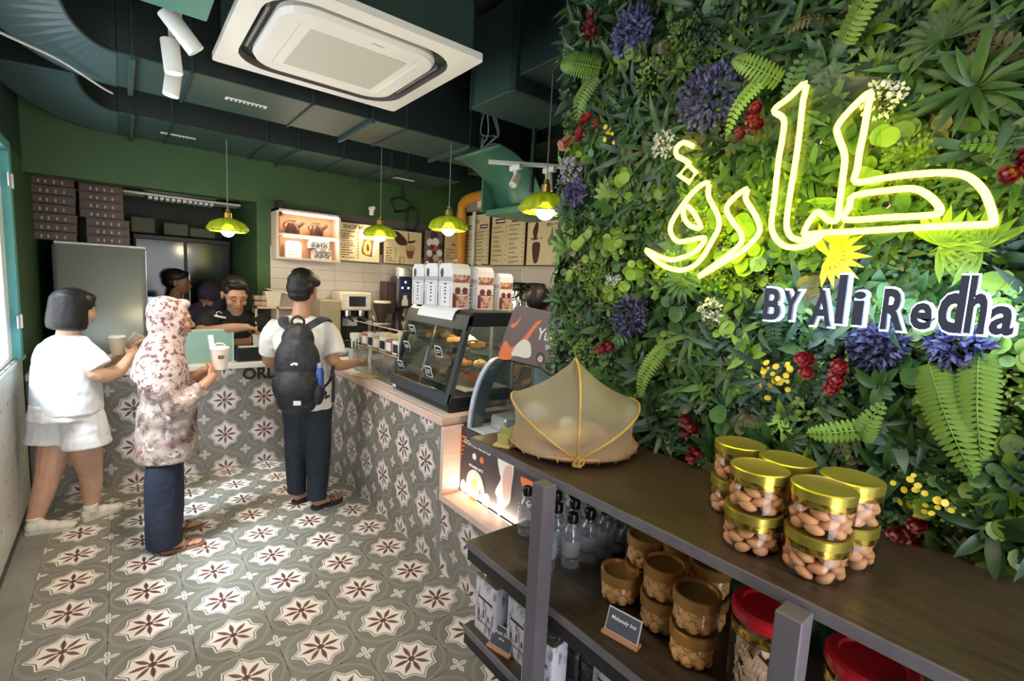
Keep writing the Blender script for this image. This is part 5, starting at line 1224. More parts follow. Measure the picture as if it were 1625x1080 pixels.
# cookie jars on the middle board
brl = mat('lid_bronze', (.50, .25, .07), .32, .35); ckm = mat('peanut_cookie', (.92, .52, .20), .6, c2=(.58, .24, .07), scale=55, bmp=.8, lo=.48, hi=.62)
def cookie_jar(loc, label):
    t = thing('cookie_jar', label, 'jar', loc, rn.uniform(0, 6), 'cookie jars on the middle board'); r, h = .057, .094
    MB().lathe([(0, 0), (r - .004, 0), (r, .005), (r, h - .03), (r - .003, h - .026)], 32).build('jar_wall', jarglass, t, smooth='auto')
    MB().lathe([(r + .0015, h - .032), (r + .0025, h - .002), (r - .001, h), (r - .005, h - .001), (r - .007, h - .010), (0, h - .010)], 36).build('lid', brl, t, smooth='auto')
    MB().lathe([(0, .006), (.038, .008), (.040, .060), (0, .062)], 20).build('crumb_filling', ckm, t, smooth='auto')
    b = blob((0, 0, 0), .0185, .0185, .009, .28, 5, 14, 8); s0 = b.build('cookie', ckm, smooth=True); rr = random.Random(3)
    for L_ in range(3):
        for k in range(9):
            a = k * 2 * PI / 9 + L_ * .35
            inst(s0, 'cookie', t, T(.0445 * math.cos(a), .0445 * math.sin(a), .019 + L_ * .0185) @ R(a, 'Z') @ R(PI / 2 + rr.uniform(-.35, .35), 'Y'))
    bpy.data.objects.remove(s0); return t
k0 = cookie_jar((1.172, .85, .7055), 'single gold lidded cookie jar behind the chalk sign, left of the stacks')
for (x, y), lo, hi in (((1.172, .703), 'lower cookie jar of the middle front stack', 'upper cookie jar of the middle front stack'), ((1.13, .58), 'lower cookie jar of the stack nearest the red lidded jar', 'upper cookie jar of the stack nearest the red lidded jar'), ((1.262, .83), 'lower cookie jar of the stack by the water bottles', 'upper cookie jar of the stack by the water bottles'), ((1.29, .63), 'lower cookie jar of the shaded back right stack', 'upper cookie jar of the shaded back right stack'), ((1.31, .745), 'lower cookie jar of the shaded back middle stack', 'upper cookie jar of the shaded back middle stack')):
    dup(k0, (x, y, .7055), rn.uniform(0, 6), lo); dup(k0, (x + .002, y, .8005), rn.uniform(0, 6), hi)
redl = mat('lid_red', (.52, .012, .018), .25, coat=.3)
chips = mat('pale_cracker', (.66, .50, .36), .6, c2=(.45, .28, .18), scale=30)
def red_jar(loc, label, hi_=1.0):
    t = thing('cracker_jar', label, 'jar', loc, 0, 'red lidded jars'); r = .074
    MB().lathe([(0, 0), (r - .006, 0), (r, .01), (r, .22), (r - .008, .236), (r - .012, .25)], 36).build('jar_wall', jarglass, t, smooth='auto')
    MB().lathe([(r - .006, .238), (r + .001, .238), (r + .003, .244), (r + .003, .262), (r - .003, .268), (r - .018, .268), (r - .022, .262), (0, .260)], 40).build('lid', redl, t, smooth='auto')
    MB().lathe([(r + .0006, .205), (r + .0006, .228)], 36).build('foil_band', goldband, t, smooth=True)
    b = MB()
    for q in range(5): b.tube([( -.018 + .009 * q, -.011, 0), (-.018 + .009 * q, .011, 0)], .0022, 5)
    b.box(-.022, .022, -.012, .012, -.0012, .0012, .0005); s0 = b.build('cracker', chips); rr = random.Random(4)
    for k in range(150):
        a = rr.uniform(0, 6.28); q = rr.uniform(.6, 1) * .055
        inst(s0, 'cracker', t, T(q * math.cos(a), q * math.sin(a), rr.uniform(.014, .195 * hi_)) @ R(a, 'Z') @ R(PI / 2 + rr.uniform(-.5, .5), 'Y') @ R(rr.uniform(-1.5, 1.5), 'Z'))
    bpy.data.objects.remove(s0); return t
r0 = red_jar((1.10, .395, .7055), 'red lidded jar of pale crackers left of the near shelf post')
dup(r0, (1.10, .205, .7055), .8, 'red lidded jar of crackers right of the near shelf post, cut by the frame')
# water bottles
capm = mat('cap_black', (.012, .010, .012), .18)
bott = glass_mat('bottle_plastic', (.95, .96, .98), .06, .9, .06)  # small white share paints in brightness on the clear bottles
def bottle(loc, label):
    t = thing('water_bottle', label, 'bottle', loc, 0, 'water bottles on the middle board'); r = .031
    MB().lathe([(0, .004), (r - .006, 0), (r, .006), (r, .034), (r - .0015, .038), (r, .042), (r, .105), (r - .0015, .108), (r, .112), (r, .120), (r - .004, .134), (.018, .148), (.015, .156)], 24).build('bottle_wall', bott, t, smooth='auto')
    MB().lathe([(.019, .153), (.020, .156), (.017, .159)], 20).build('neck_ring', bott, t); MB().lathe([(.0175, .158), (.0195, .160), (.0195, .182), (.016, .190), (.0, .192)], 22).build('cap', capm, t, smooth='auto')
    MB().lathe([(r + .0004, .046), (r + .0004, .10)], 24).build('label_film', glass_mat('film', (.9, .9, .95), .3, .5, .24) if 'film' not in MATS else MATS['film'], t, smooth=True)  # film whitened too, in place of highlights on the bottle
    return t
b0 = bottle((1.165, 1.055, .7055), 'water bottle with black cap at the front corner of the bottle group')
wl_ = ['first', 'second', 'third', 'fourth']
for i in range(4):
    for j in range(4):
        if i == 0 and j == 0: continue
        if i == 3 and j > 2: continue
        x = 1.165 + .074 * i + (.01 if j % 2 else 0) - (.05 if j and not i else 0) * 0; y = 1.055 + .082 * j - .012 * i
        if x > 1.40: continue
        dup(b0, (x, y, .7055), None, 'black capped water bottle, %s row back and %s from the aisle' % (wl_[j], wl_[i]))
dup(b0, (1.085, 1.09, .7055), None, 'black capped water bottle half hidden behind the near side of the left post')
# chalk signs
slate = mat('slate', (.09, .10, .12), .5); chalkf = mat('sign_frame_white', (.62, .60, .62), .4); bwood = mat('sign_wood', (.62, .27, .13), .45)
def chalk(loc, rz, w, h, words, label, tilt=.35):
    t = thing('chalk_sign', label, 'sign', loc, rz)
    Mx = R(-tilt, 'X')
    MB().box(-w / 2 - .004, w / 2 + .004, -.016, .014, 0, .010, .002).build('wooden_base', bwood, t)
    MB().box(-w / 2, w / 2, -.0015, .0015, 0, h, .0006, T(0, -.004, .006) @ Mx).build('slate_frame', chalkf, t)
    MB().box(-w / 2 + .0035, w / 2 - .0035, -.0022, -.0014, .006, h - .0035, 0, T(0, -.004, .006) @ Mx).build('slate', slate, t)
    for s_, yy, sz in words: text(s_, sz, white_pr, T(0, -.004, .006) @ Mx @ T(0, -.0024, yy) @ FRAME_Y, t, bold=.0002, shear=.2)
    return t
# facing the aisle: local -y -> world -x side
chalk((1.030, .728, .7055), -PI / 2 + .18, .100, .066, [('Makmur Inti', .018, 0)][0:0] + [('Makanaly Inti', .042, .014)], 'chalk sign on wooden base in front of the gold lidded cookie jars')
chalk((.995, 1.20, .3725), -PI / 2 + .25, .095, .075, [('Minyak Zaitun', .052, .013), ('RM 38', .034, .009)], 'chalk sign on wooden base leaning by the oil tins on the bottom board')
t = thing('card_holder', 'small wooden card holder with a folded green card on the top board corner', 'card holder', (1.0, 1.245, 1.1005), .5)
MB().box(-.022, .022, -.03, .03, 0, .010, .002).build('base', mat('holder_wood', (.66, .46, .16), .5), t)
MB().box(-.0012, .0012, -.022, .022, 0, .055, 0, T(.004, 0, .008) @ R(.30, 'Y')).build('card', mat('card_olive', (.32, .30, .08), .5), t); MB().box(-.001, .001, -.020, .018, 0, .040, 0, T(-.006, 0, .008) @ R(-.15, 'Y')).build('card_flap', mat('card_olive2', (.45, .42, .14), .5), t)

# oil tins on the bottom board
tinw = mat('tin_lilac_print', (.70, .66, .74), .35, c2=(.26, .23, .29), scale=38, stretch=(1, 1, .45), lo=.52, hi=.60); tind = mat('tin_dark_print', (.08, .07, .08), .32, .3, c2=(.38, .34, .38), scale=18, lo=.5, hi=.6); tintop = mat('tin_top', (.42, .41, .33), .3, .85)
def tin(loc, label, w, d, h, m, cap=tintop, rz=0, grp='oil tins on the bottom board'):
    t = thing('oil_tin', label, 'tin', loc, rz, grp)
    MB().prism(rrect(w / 2, d / 2, .010, 4), h, None).build('tin_body', m, t, smooth='auto')
    MB().prism(rrect(w / 2 + .0015, d / 2 + .0015, .011, 4), .004, T(0, 0, h - .003)).build('top_rim', tintop, t); MB().prism(rrect(w / 2 + .0012, d / 2 + .0012, .011, 4), .004, T(0, 0, 0)).build('foot_rim', tintop, t)
    r = min(.020, d * .3); MB().lathe([(r, h), (r + .002, h + .004), (r - .002, h + .010), (r, h + .014), (r, h + .026), (r - .002, h + .028), (r - .003, h + .025), (0, h + .025)], 22, c=(-w * .22, 0, 0)).build('cap', cap, t, smooth='auto')
    if w > .09:
        b = MB(); b.tube(smoothpts([(0, 0, h), (.006, 0, h + .02), (w * .36, 0, h + .02), (w * .42, 0, h)], 4), .003, 6); b.build('handle', tintop, t); MB().lathe([(0, h + .001), (.012, h + .001), (.012, h + .003), (0, h + .003)], 14, c=(w * .22, 0, 0)).build('vent_disc', tintop, t)
    b = MB(); b.box(-w * .32, w * .32, 0, .0006, h * .62, h * .66, 0, T(0, -d / 2 - .0008, 0)); b.build('label_line', dm, t)
    b = MB()
    for k in range(3): b.box(-w * .3 + k * w * .22, -w * .3 + k * w * .22 + w * .05, 0, .0006, h * .30, h * (.40 + .05 * (k == 1)), 0, T(0, -d / 2 - .0008, 0))
    b.box(-w * .34, w * .34, 0, .0006, h * .20, h * .215, 0, T(0, -d / 2 - .0008, 0))
    b.build('label_art', dm, t); return t
A = -PI / 2
t0 = tin((1.03, 1.295, .3725), 'pale oil tin at the far end of the bottom board', .13, .075, .21, tinw, rz=A)
dup(t0, (1.05, 1.13, .3725), A, 'pale oil tin behind the small chalk sign, left of the post'); dup(t0, (1.13, 1.27, .3725), A, 'oil tin in the second row at the far end')
dup(t0, (1.00, .985, .3725), A + .1, 'tall pale oil tin standing against the left post')
s0 = tin((1.11, 1.02, .3725), 'slim dark tin nearest the left post behind it', .06, .055, .20, tind, rz=A, grp='slim dark tins')
for (x, y), lb in (((1.11, .95), 'slim dark tin, front row middle, right of the post'), ((1.11, .88), 'slim dark tin, front row right end'), ((1.18, 1.0), 'slim dark tin, second row left'), ((1.18, .93), 'slim dark tin, second row right'), ((1.25, .97), 'slim dark tin at the back of the group')): dup(s0, (x, y, .3725), A, lb)
dup(t0, (1.10, .78, .3725), A, 'pale oil tin with silver cap under the chalk sign'); 
tin((1.08, .655, .3725), 'pale oil tin with glossy black cap at the bottom edge', .12, .07, .19, tinw, capm, A)

# wicker food cover
fc = thing('food_cover', 'folding netted wicker food cover over a plate on the top board', 'food cover', (1.213, 1.13, 1.1005))
net = glass_mat('net_gauze', (.78, .72, .52), .6, 0)
m_ = bpy.data.materials.new('gauze'); m_.use_nodes = True; g_ = m_.node_tree; g_.nodes.clear()
o_ = g_.nodes.new('ShaderNodeOutputMaterial'); tr_ = g_.nodes.new('ShaderNodeBsdfTransparent'); df_ = g_.nodes.new('ShaderNodeBsdfDiffuse'); tl_ = g_.nodes.new('ShaderNodeBsdfTranslucent'); mx_ = g_.nodes.new('ShaderNodeMixShader'); m2_ = g_.nodes.new('ShaderNodeMixShader')
df_.inputs[0].default_value = (.62, .57, .42, 1); tl_.inputs[0].default_value = (.55, .48, .30, 1); m2_.inputs[0].default_value = .35; mx_.inputs[0].default_value = .42
g_.links.new(df_.outputs[0], m2_.inputs[1]); g_.links.new(tl_.outputs[0], m2_.inputs[2]); g_.links.new(tr_.outputs[0], mx_.inputs[1]); g_.links.new(m2_.outputs[0], mx_.inputs[2]); g_.links.new(mx_.outputs[0], o_.inputs[0])
ax = Vector((.165, .19, 0)).normalized(); sd = Vector((-ax.y, ax.x, 0)) ; RR = .212
hoops = [(-90, RR), (-56, .262), (0, .282), (56, .262), (90, RR)]
def cov(u, v):                                          # u along hinge axis, v across
    t = v * 4; i = min(3, int(t)); f = t - i
    def P(j):
        an, rad = hoops[j]; a = math.radians(an); s_ = math.sin(PI * u) ** .62; al = -math.cos(PI * u) * RR
        return ax * al + (sd * math.sin(a) + Vector((0, 0, 1)) * math.cos(a)) * (rad * s_)
    p = P(i).lerp(P(i + 1), f); sag = 1 - .07 * math.sin(PI * f) * math.sin(PI * u)
    return Vector((p.x * sag, p.y * sag, .022 + p.z * sag + .0))
MB().grid(cov, 24, 24).build('gauze_cover', m_, fc, smooth=True)
bam = mat('bamboo', (.62, .42, .12), .5, c2=(.48, .28, .08), scale=30)
for j in (1, 2, 3): MB().tube([cov(k / 24, j / 4) * 1.006 for k in range(25)], .0042, 6).build('bamboo_hoop', bam, fc, smooth=True)
wick = mat('wicker_tray', (.58, .32, .20), .6, c2=(.44, .22, .13), scale=60, bmp=.4)
MB().lathe([(0, 0), (.16, 0), (.205, .012), (.222, .026), (.216, .03), (.20, .018), (.155, .006), (0, .006)], 40).build('woven_tray', wick, fc, smooth='auto')
MB().tube([(.219 * math.cos(a * PI / 20), .219 * math.sin(a * PI / 20), .027) for a in range(40)], .006, 6, True).build('rim_hoop', wick, fc, smooth=True)
for k in range(22):
    a = k * 2 * PI / 22; M = T(.219 * math.cos(a), .219 * math.sin(a), .025) @ R(a, 'Z')
    MB().tube([M @ Vector((.009 * math.cos(q), 0.003 * q / 6, .012 * math.sin(q))) for q in [i * .785 for i in range(8)]], .0016, 4, True).build('binding_stitch', bam, fc)
kn = MB(); rr = random.Random(8)
for k in range(5): kn.tube(smoothpts([ax * -(RR + .012) + Vector((rr.uniform(-.016, .016), rr.uniform(-.016, .016), .02 + rr.uniform(-.012, .02))) for q in range(4)], 4, True), .0028, 5, True)
kn.build('raffia_knot', bam, fc)
for k, (x, y, z, s, m, nm, lb) in enumerate(((1.20, 1.12, 1.135, .09, crust2, 'bread_loaf', 'pale loaf under the netted food cover'), (1.26, 1.19, 1.15, .07, mat('wrap_white', (.6, .58, .55), .3), 'wrapped_snack', 'wrapped snack at the back under the netted food cover'), (1.15, 1.17, 1.13, .06, pine, 'banana_cake', 'golden cake slice at the left under the netted food cover'))):
    tag(blob((0, 0, 0), s, s * .5, s * .42, .2, k).build(nm, m, loc=(x, y, z), rot=(0, 0, k * 1.0), smooth=True), lb, 'food')

# ================================================================ people
def remesh(b, name, m, parent, voxel=.006, smooth=3, amp=0, fs=14, loc=None, label=None, dec=None):
    me = bpy.data.meshes.new(name); bmesh.ops.recalc_face_normals(b.bm, faces=b.bm.faces); b.bm.to_mesh(me); b.bm.free()
    t = bpy.data.objects.new(name, me); COL.objects.link(t)
    r = t.modifiers.new('r', 'REMESH'); r.mode = 'VOXEL'; r.voxel_size = voxel; r.use_smooth_shade = True
    if smooth: s = t.modifiers.new('s', 'SMOOTH'); s.factor = .5; s.iterations = smooth
    dg = bpy.context.evaluated_depsgraph_get(); out = bpy.data.meshes.new_from_object(t.evaluated_get(dg))
    bpy.data.objects.remove(t)
    if amp:
        n = len(out.vertices); nr = [v.normal.copy() for v in out.vertices]
        for v, q in zip(out.vertices, nr):
            c = v.co; k = noise.noise(Vector((c.x * fs, c.y * fs, c.z * fs * .45))) + .4 * noise.noise(c * fs * 2.6)
            v.co = c + q * (amp * k)
    out.materials.clear(); out.materials.append(m); out.polygons.foreach_set('use_smooth', [True] * len(out.polygons))
    o = bpy.data.objects.new(name, out); COL.objects.link(o); o.parent = parent
    if label: o['label'] = label
    return o
def limb(b, pts, rad, n=14, flat=1.0, up=(0, 0, 1), caps=True, k=5):
    P = smoothpts(pts, k); m = len(pts) - 1; rr = []
    for i in range(len(P)):
        t = i / k; j = min(m - 1, int(t)); f = t - j; f = f * f * (3 - 2 * f); rr.append(lerp(rad[j], rad[j + 1], f))
    b.tube(P, rr, n, flat=flat, up=up)
    if caps:
        b.sph(P[0], rr[0], n=12, m=8); b.sph(P[-1], rr[-1], n=12, m=8)
def ell(b, c, r, M=None, n=20, m=14):                    # ellipsoid with three radii
    M2 = T(*c) @ (M or Matrix.Identity(4)) @ Matrix.Diagonal((r[0], r[1], r[2], 1))
    b.lathe([(math.sin(PI * k / m) if 0 < k < m else 0, -math.cos(PI * k / m)) for k in range(m + 1)], n, M=M2)
def headM(c, yaw, pitch=0, roll=0, s=1): return T(*c) @ R(yaw, 'Z') @ R(pitch, 'X') @ R(roll, 'Y') @ Matrix.Diagonal((s, s, s, 1))
def head_prims(b, M, ears=True):                         # forward is +y in the head frame, z up, origin between the ears at eye height
    def e(c, r): b.lathe([(math.sin(PI * k / 12) if 0 < k < 12 else 0, -math.cos(PI * k / 12)) for k in range(13)], 18, M=M @ T(*c) @ Matrix.Diagonal((*r, 1)))
    e((0, -.012, .035), (.076, .096, .082)); e((0, .022, .01), (.068, .070, .085)); e((0, .026, -.045), (.056, .062, .062)); e((0, .056, -.088), (.026, .024, .020)); e((0, .03, -.075), (.045, .045, .030))
    for s in (-1, 1): e((s * .040, .056, -.030), (.024, .028, .026)); e((s * .032, .074, .022), (.026, .014, .009))
    for s in (-1, 1): e((s * .010, .093, -.036), (.008, .008, .007))
    b.tube([M @ Vector(p) for p in ((0, .082, .012), (0, .092, -.006), (0, .104, -.024), (0, .106, -.034), (0, .094, -.042))], [.008, .0085, .011, .012, .008], 10)
    e((0, .084, -.058), (.024, .010, .0065)); e((0, .082, -.067), (.021, .010, .0065))
    if ears:
        for s in (-1, 1): e((s * .077, -.006, -.008), (.009, .018, .030)); e((s * .081, -.012, .004), (.008, .012, .018))
def hand_prims(b, M, s=1, curl=(.5, .5, .5, .5), thumb=.5, k=1.0):
    """palm from the wrist (origin) along +y, palm side -z, thumb on the s*x side"""
    def e(c, r): b.lathe([(math.sin(PI * q / 10) if 0 < q < 10 else 0, -math.cos(PI * q / 10)) for q in range(11)], 14, M=M @ T(*c) @ Matrix.Diagonal((*r, 1)))
    e((0, .042 * k, 0), (.040 * k, .048 * k, .015 * k)); e((0, .012 * k, 0), (.028 * k, .03 * k, .017 * k)); e((s * .026 * k, .028 * k, -.006), (.018 * k, .030 * k, .014 * k))
    for i, (x, L) in enumerate(((.029, .066), (.010, .074), (-.010, .070), (-.028, .056))):
        p = Vector((s * x * k, (.078 - abs(x) * .25) * k, 0)); a = .12; c = curl[i]; P = [p - Vector((0, .02, 0)), p]
        for seg, q in enumerate((.45, .30, .25)):
            a += c * (.7 if seg == 0 else 1.0); p = p + Vector((s * x * .12, math.cos(a), -math.sin(a))).normalized() * (L * q * k); P.append(p)
        b.tube([M @ Vector(v) for v in P], [.0088 * k, .0088 * k, .0080 * k, .0074 * k, .0062 * k], 9); b.sph(M @ P[-1], .0062 * k, n=8, m=6)
    a = thumb; P = [Vector((s * .022, .014, -.004)) * k, Vector((s * .046, .034, -.010 - .01 * a)) * k, Vector((s * .058, .056, -.018 - .02 * a)) * k, Vector((s * .056, .076, -.026 - .03 * a)) * k]
    b.tube([M @ v for v in P], [.012 * k, .0108 * k, .0095 * k, .0075 * k], 9); b.sph(M @ P[-1], .0075 * k, n=8, m=6)
def face_bits(M, t, brow=(.02, .014, .012), lip=(.42, .16, .13), lids=0.0):
    br = mat('brow_%d' % int(brow[0] * 1000), brow, .7); lp = mat('lips_%d' % int(lip[0] * 1000), lip, .45); ew = mat('eye_white', (.72, .68, .64), .25); ei = mat('iris_dark', (.02, .012, .01), .15)
    for s in (-1, 1):
        if lids > .5:                                  # looking down: only the lash line shows
            MB().tube([M @ Vector((s * x, y, z)) for x, y, z in ((.017, .0895, .001), (.031, .0930, -.004), (.046, .084, .001))], [.0015, .0028, .0015], 6).build('closed_eyelid', br, t, smooth=True)
            MB().tube([M @ Vector((s * x, y, z)) for x, y, z in ((.014, .0925, .024), (.030, .093, .0285), (.050, .082, .024))], [.003, .0038, .002], 6).build('eyebrow', br, t, smooth=True)
            continue
        o = MB(); o.lathe([(math.sin(PI * k / 8) if 0 < k < 8 else 0, -math.cos(PI * k / 8)) for k in range(9)], 12, M=M @ T(s * .031, .0845, .004) @ Matrix.Diagonal((.0135, .006, .0065 * (1 - lids * .6), 1))); ey = o.build('eye', ew, t, smooth=True)
        o = MB(); o.lathe([(math.sin(PI * k / 8) if 0 < k < 8 else 0, -math.cos(PI * k / 8)) for k in range(9)], 12, M=M @ T(s * .031, .0885, .003 - .003 * lids) @ Matrix.Diagonal((.0055, .0032, .0052 * (1 - lids * .4), 1))); o.build('iris', ei, ey, smooth=True)
        MB().tube([M @ Vector((s * x, y, z)) for x, y, z in ((.014, .0925, .024), (.030, .093, .0285), (.050, .082, .024))], [.003, .0038, .002], 6).build('eyebrow', br, t, smooth=True)
        MB().tube([M @ Vector((s * x, y, z)) for x, y, z in ((.018, .0895, .007), (.031, .0925, .0115), (.046, .084, .006))], .0016, 5).build('eyelid', br, t, smooth=True)
    MB().tube([M @ Vector(p) for p in ((-.024, .086, -.061), (-.010, .094, -.058), (0, .0945, -.0595), (.010, .094, -.058), (.024, .086, -.061))], [.002, .0045, .0045, .0045, .002], 8).tube([M @ Vector(p) for p in ((-.020, .086, -.064), (0, .0935, -.068), (.020, .086, -.064))], [.002, .0052, .002], 8).build('lips', lp, t, smooth=True)
skin1 = mat('skin_tan', (.42, .22, .14), .5, c2=(.47, .25, .165), scale=20, sss=.12); skin2 = mat('skin_light', (.50, .29, .20), .5, c2=(.55, .33, .23), scale=20, sss=.12); skin3 = mat('skin_brown', (.30, .145, .085), .5, c2=(.34, .17, .10), scale=20, sss=.12)
hairb = mat('hair_black', (.008, .007, .008), .45, c2=(.018, .014, .015), scale=12, stretch=(14, 14, 1), bmp=.4, spec=.3)
def hairmesh(M, prims, name, parent, m=hairb, voxel=.005, amp=.0015, prof=None):
    b = MB()
    if prof: b.lathe(prof, 32, M=M @ T(0, -.034, 0) @ Matrix.Diagonal((1, .92, 1, 1)))
    for c, r in prims: b.lathe([(math.sin(PI * k / 12) if 0 < k < 12 else 0, -math.cos(PI * k / 12)) for k in range(13)], 20, M=M @ T(*c) @ Matrix.Diagonal((*r, 1)))
    return remesh(b, name, m, parent, voxel, 7, amp, 40)
def shoe_prims(b, heel, toe, w=.044, h=.07):
    heel, toe = Vector(heel), Vector(toe); d = toe - heel; L = d.length; d.normalize(); s = Vector((-d.y, d.x, 0))
    for t, ww, hh in ((.12, .80, 1.0), (.3, .82, .98), (.5, .92, .80), (.72, 1.0, .62), (.88, .85, .50)):
        c = heel + d * (L * t); M = Matrix.Translation(c + Vector((0, 0, h * hh * .46))) @ Matrix((( s.x, d.x, 0, 0), (s.y, d.y, 0, 0), (0, 0, 1, 0), (0, 0, 0, 1))) @ Matrix.Diagonal((w * ww, L * .17, h * hh * .5, 1))
        b.lathe([(math.sin(PI * k / 10) if 0 < k < 10 else 0, -math.cos(PI * k / 10)) for k in range(11)], 16, M=M)
def sole(heel, toe, w, h=.02):
    heel, toe = Vector(heel), Vector(toe); d = toe - heel; L = d.length; a = math.atan2(d.y, d.x)
    P = [(0, -.030), (L * .3, -.034), (L * .72, -.046), (L * .93, -.030), (L, 0), (L * .93, .032), (L * .72, .044), (L * .3, .032), (0, .030), (-.012, 0)]
    P = [(x, y * w / .044, 0) for x, y in P]
    return MB().prism([(q.x, q.y) for q in smoothpts(P, 3, True)], h, Matrix.Translation(heel) @ R(a))

# ---- woman in white at the left
O = Vector((-.27, 3.98, 0)); w1 = thing('person', 'woman with dark bob hair in white shirt and shorts by the window', 'person', O)
def L(*p): return Vector(p) - O
fwd = Vector((.88, .47, 0)); yaw = math.atan2(-fwd.x, fwd.y)      # head frame +y turned to fwd
HM = headM(L(-.225, 4.0, 1.365), yaw - .0, -.10, 0, 1.0)
b = MB(); head_prims(b, HM, False)
limb(b, [L(-.25, 3.99, 1.30), L(-.262, 3.985, 1.18)], [.052, .062]); ell(b, L(-.27, 3.98, 1.02), (.12, .10, .17)); ell(b, L(-.28, 3.98, .76), (.11, .10, .12))
limb(b, [L(-.20, 3.90, 1.14), L(-.135, 3.84, .99), L(-.045, 3.90, .965), L(.035, 4.03, 1.055)], [.055, .050, .040, .027]); hand_prims(b, T(*L(.035, 4.03, 1.055)) @ R(-.55, 'Z') @ R(.35, 'X') @ R(.9, 'Y'), -1, (.25, .3, .3, .4), .5, .95)
limb(b, [L(-.30, 4.12, 1.14), L(-.16, 4.20, 1.0), L(-.04, 4.20, 1.02), L(.05, 4.16, 1.10)], [.055, .048, .038, .027]); hand_prims(b, T(*L(.05, 4.16, 1.10)) @ R(-.9, 'Z') @ R(.3, 'X') @ R(-1.0, 'Y'), 1, (.3, .3, .35, .4), .5, .95)
limb(b, [L(-.33, 4.02, .70), L(-.355, 4.0, .50), L(-.40, 3.98, .28), L(-.455, 3.97, .08)], [.085, .082, .060, .042]); limb(b, [L(-.23, 3.94, .70), L(-.205, 3.95, .48), L(-.19, 4.0, .28), L(-.195, 4.02, .08)], [.085, .082, .062, .043])
remesh(b, 'body', skin2, w1, .0045, 2)
b = MB(); wshirt = mat('shirt_white', (.72, .74, .78), .75, c2=(.66, .69, .75), scale=6)
for c, r in (((-.262, 3.985, 1.14), (.155, .115, .075)), ((-.27, 3.98, 1.05), (.168, .140, .14))): ell(b, L(*c), r, R(yaw, 'Z'))
b.lathe([(0, 0), (.192, 0), (.188, .10), (.178, .25), (.160, .36), (.13, .42), (0, .44)], 30, M=T(*L(-.28, 3.98, .735)) @ R(yaw, 'Z') @ Matrix.Diagonal((1, .88, 1, 1)))
for P, rr in (([L(-.225, 3.90, 1.165), L(-.165, 3.86, 1.09), L(-.115, 3.84, 1.02)], [.072, .074, .070]), ([L(-.32, 4.10, 1.155), L(-.24, 4.18, 1.08), L(-.17, 4.20, 1.01)], [.068, .070, .068])): limb(b, P, rr, caps=False)
remesh(b, 'shirt', wshirt, w1, .008, 4, .007, 11)
b = MB(); limb(b, [L(-.285, 3.98, .80), L(-.285, 3.98, .70)], [.165, .180], caps=False, n=24)
limb(b, [L(-.355, 4.02, .74), L(-.36, 4.02, .63), L(-.372, 4.01, .535)], [.105, .118, .128], caps=False, n=20); limb(b, [L(-.215, 3.94, .74), L(-.205, 3.94, .62), L(-.20, 3.94, .515)], [.108, .118, .130], caps=False, n=20)
remesh(b, 'shorts', mat('shorts_white', (.70, .70, .72), .8), w1, .008, 3, .008, 13)
hairmesh(HM, [((0, -.015, .045), (.094, .112, .088)), ((0, .052, .078), (.070, .045, .034))], 'bob_hair', w1, amp=.0015, prof=[(0, .125), (.05, .118), (.084, .085), (.098, .035), (.104, -.03), (.106, -.085), (.100, -.118), (.080, -.130), (0, -.130)])
for h_, t_, nm in ((L(-.49, 3.95, .0), L(-.27, 3.93, .0), 0), (L(-.235, 3.98, .0), L(-.045, 4.09, .0), 1)):
    b = MB(); shoe_prims(b, h_, t_, .042, .085); limb(b, [h_ + Vector((.04, .01, .05)), h_ + Vector((.035, .01, .10))], [.036, .040], caps=False); s_ = remesh(b, 'sneaker', mat('canvas_cream', (.66, .62, .54), .7), w1, .006, 3)
    sole(h_, t_, .046, .018).build('rubber_sole', mat('sole_cream', (.55, .50, .42), .6), s_)
face_bits(HM, w1)
cupm = mat('drink_cup_tan', (.55, .46, .34), .4)
t = thing('drink_cup', 'tan lidded drink cup held by the woman in white', 'cup', (.02, 4.24, 1.035)); t.location = (-.03, 4.10, 1.06)
MB().lathe([(0, 0), (.034, 0), (.045, .11), (.046, .115), (0, .115)], 24).build('cup_body', cupm, t, smooth='auto'); MB().lathe([(.048, .112), (.048, .12), (.040, .128), (0, .128)], 24).build('lid', mat('lid_white', (.85, .85, .83), .3), t, smooth='auto')
tag(MB().box(-.05, .05, -.004, .004, -.03, .045, .002).build('paper_bag', mat('paper_tan', (.62, .56, .46), .7), loc=(.075, 4.19, 1.14), rot=(.4, .5, .6)), 'crumpled pale paper napkin in the hand of the woman in white', 'napkin')

# ---- woman in headscarf
O = Vector((.19, 3.38, 0)); w2 = thing('person', 'woman in patterned headscarf and floral tunic holding a lidded cup', 'person', O)
fwd = Vector((1, .10, 0)); yaw = math.atan2(-fwd.x, fwd.y)
HM = headM(L(.225, 3.38, 1.352), yaw, -.04, 0, .97)
b = MB(); head_prims(b, HM, False); limb(b, [L(.20, 3.38, 1.28), L(.18, 3.38, 1.14)], [.05, .06]); ell(b, L(.18, 3.38, 1.0), (.08, .12, .16)); ell(b, L(.185, 3.38, .74), (.09, .10, .12))
limb(b, [L(.17, 3.29, 1.02), L(.215, 3.205, .885), L(.33, 3.24, .955), L(.405, 3.29, 1.02)], [.045, .040, .034, .026]); hand_prims(b, T(*L(.395, 3.28, 1.01)) @ R(-.35, 'Z') @ R(.75, 'X') @ R(1.3, 'Y'), 1, (.45, .4, .4, .45), .6, .92)
limb(b, [L(.19, 3.52, 1.08), L(.24, 3.55, .90), L(.33, 3.50, .98), L(.385, 3.46, 1.03)], [.045, .040, .034, .026]); hand_prims(b, T(*L(.375, 3.46, 1.02)) @ R(-1.2, 'Z') @ R(.4, 'X') @ R(-1.3, 'Y'), -1, (.4, .4, .4, .45), .6, .92)
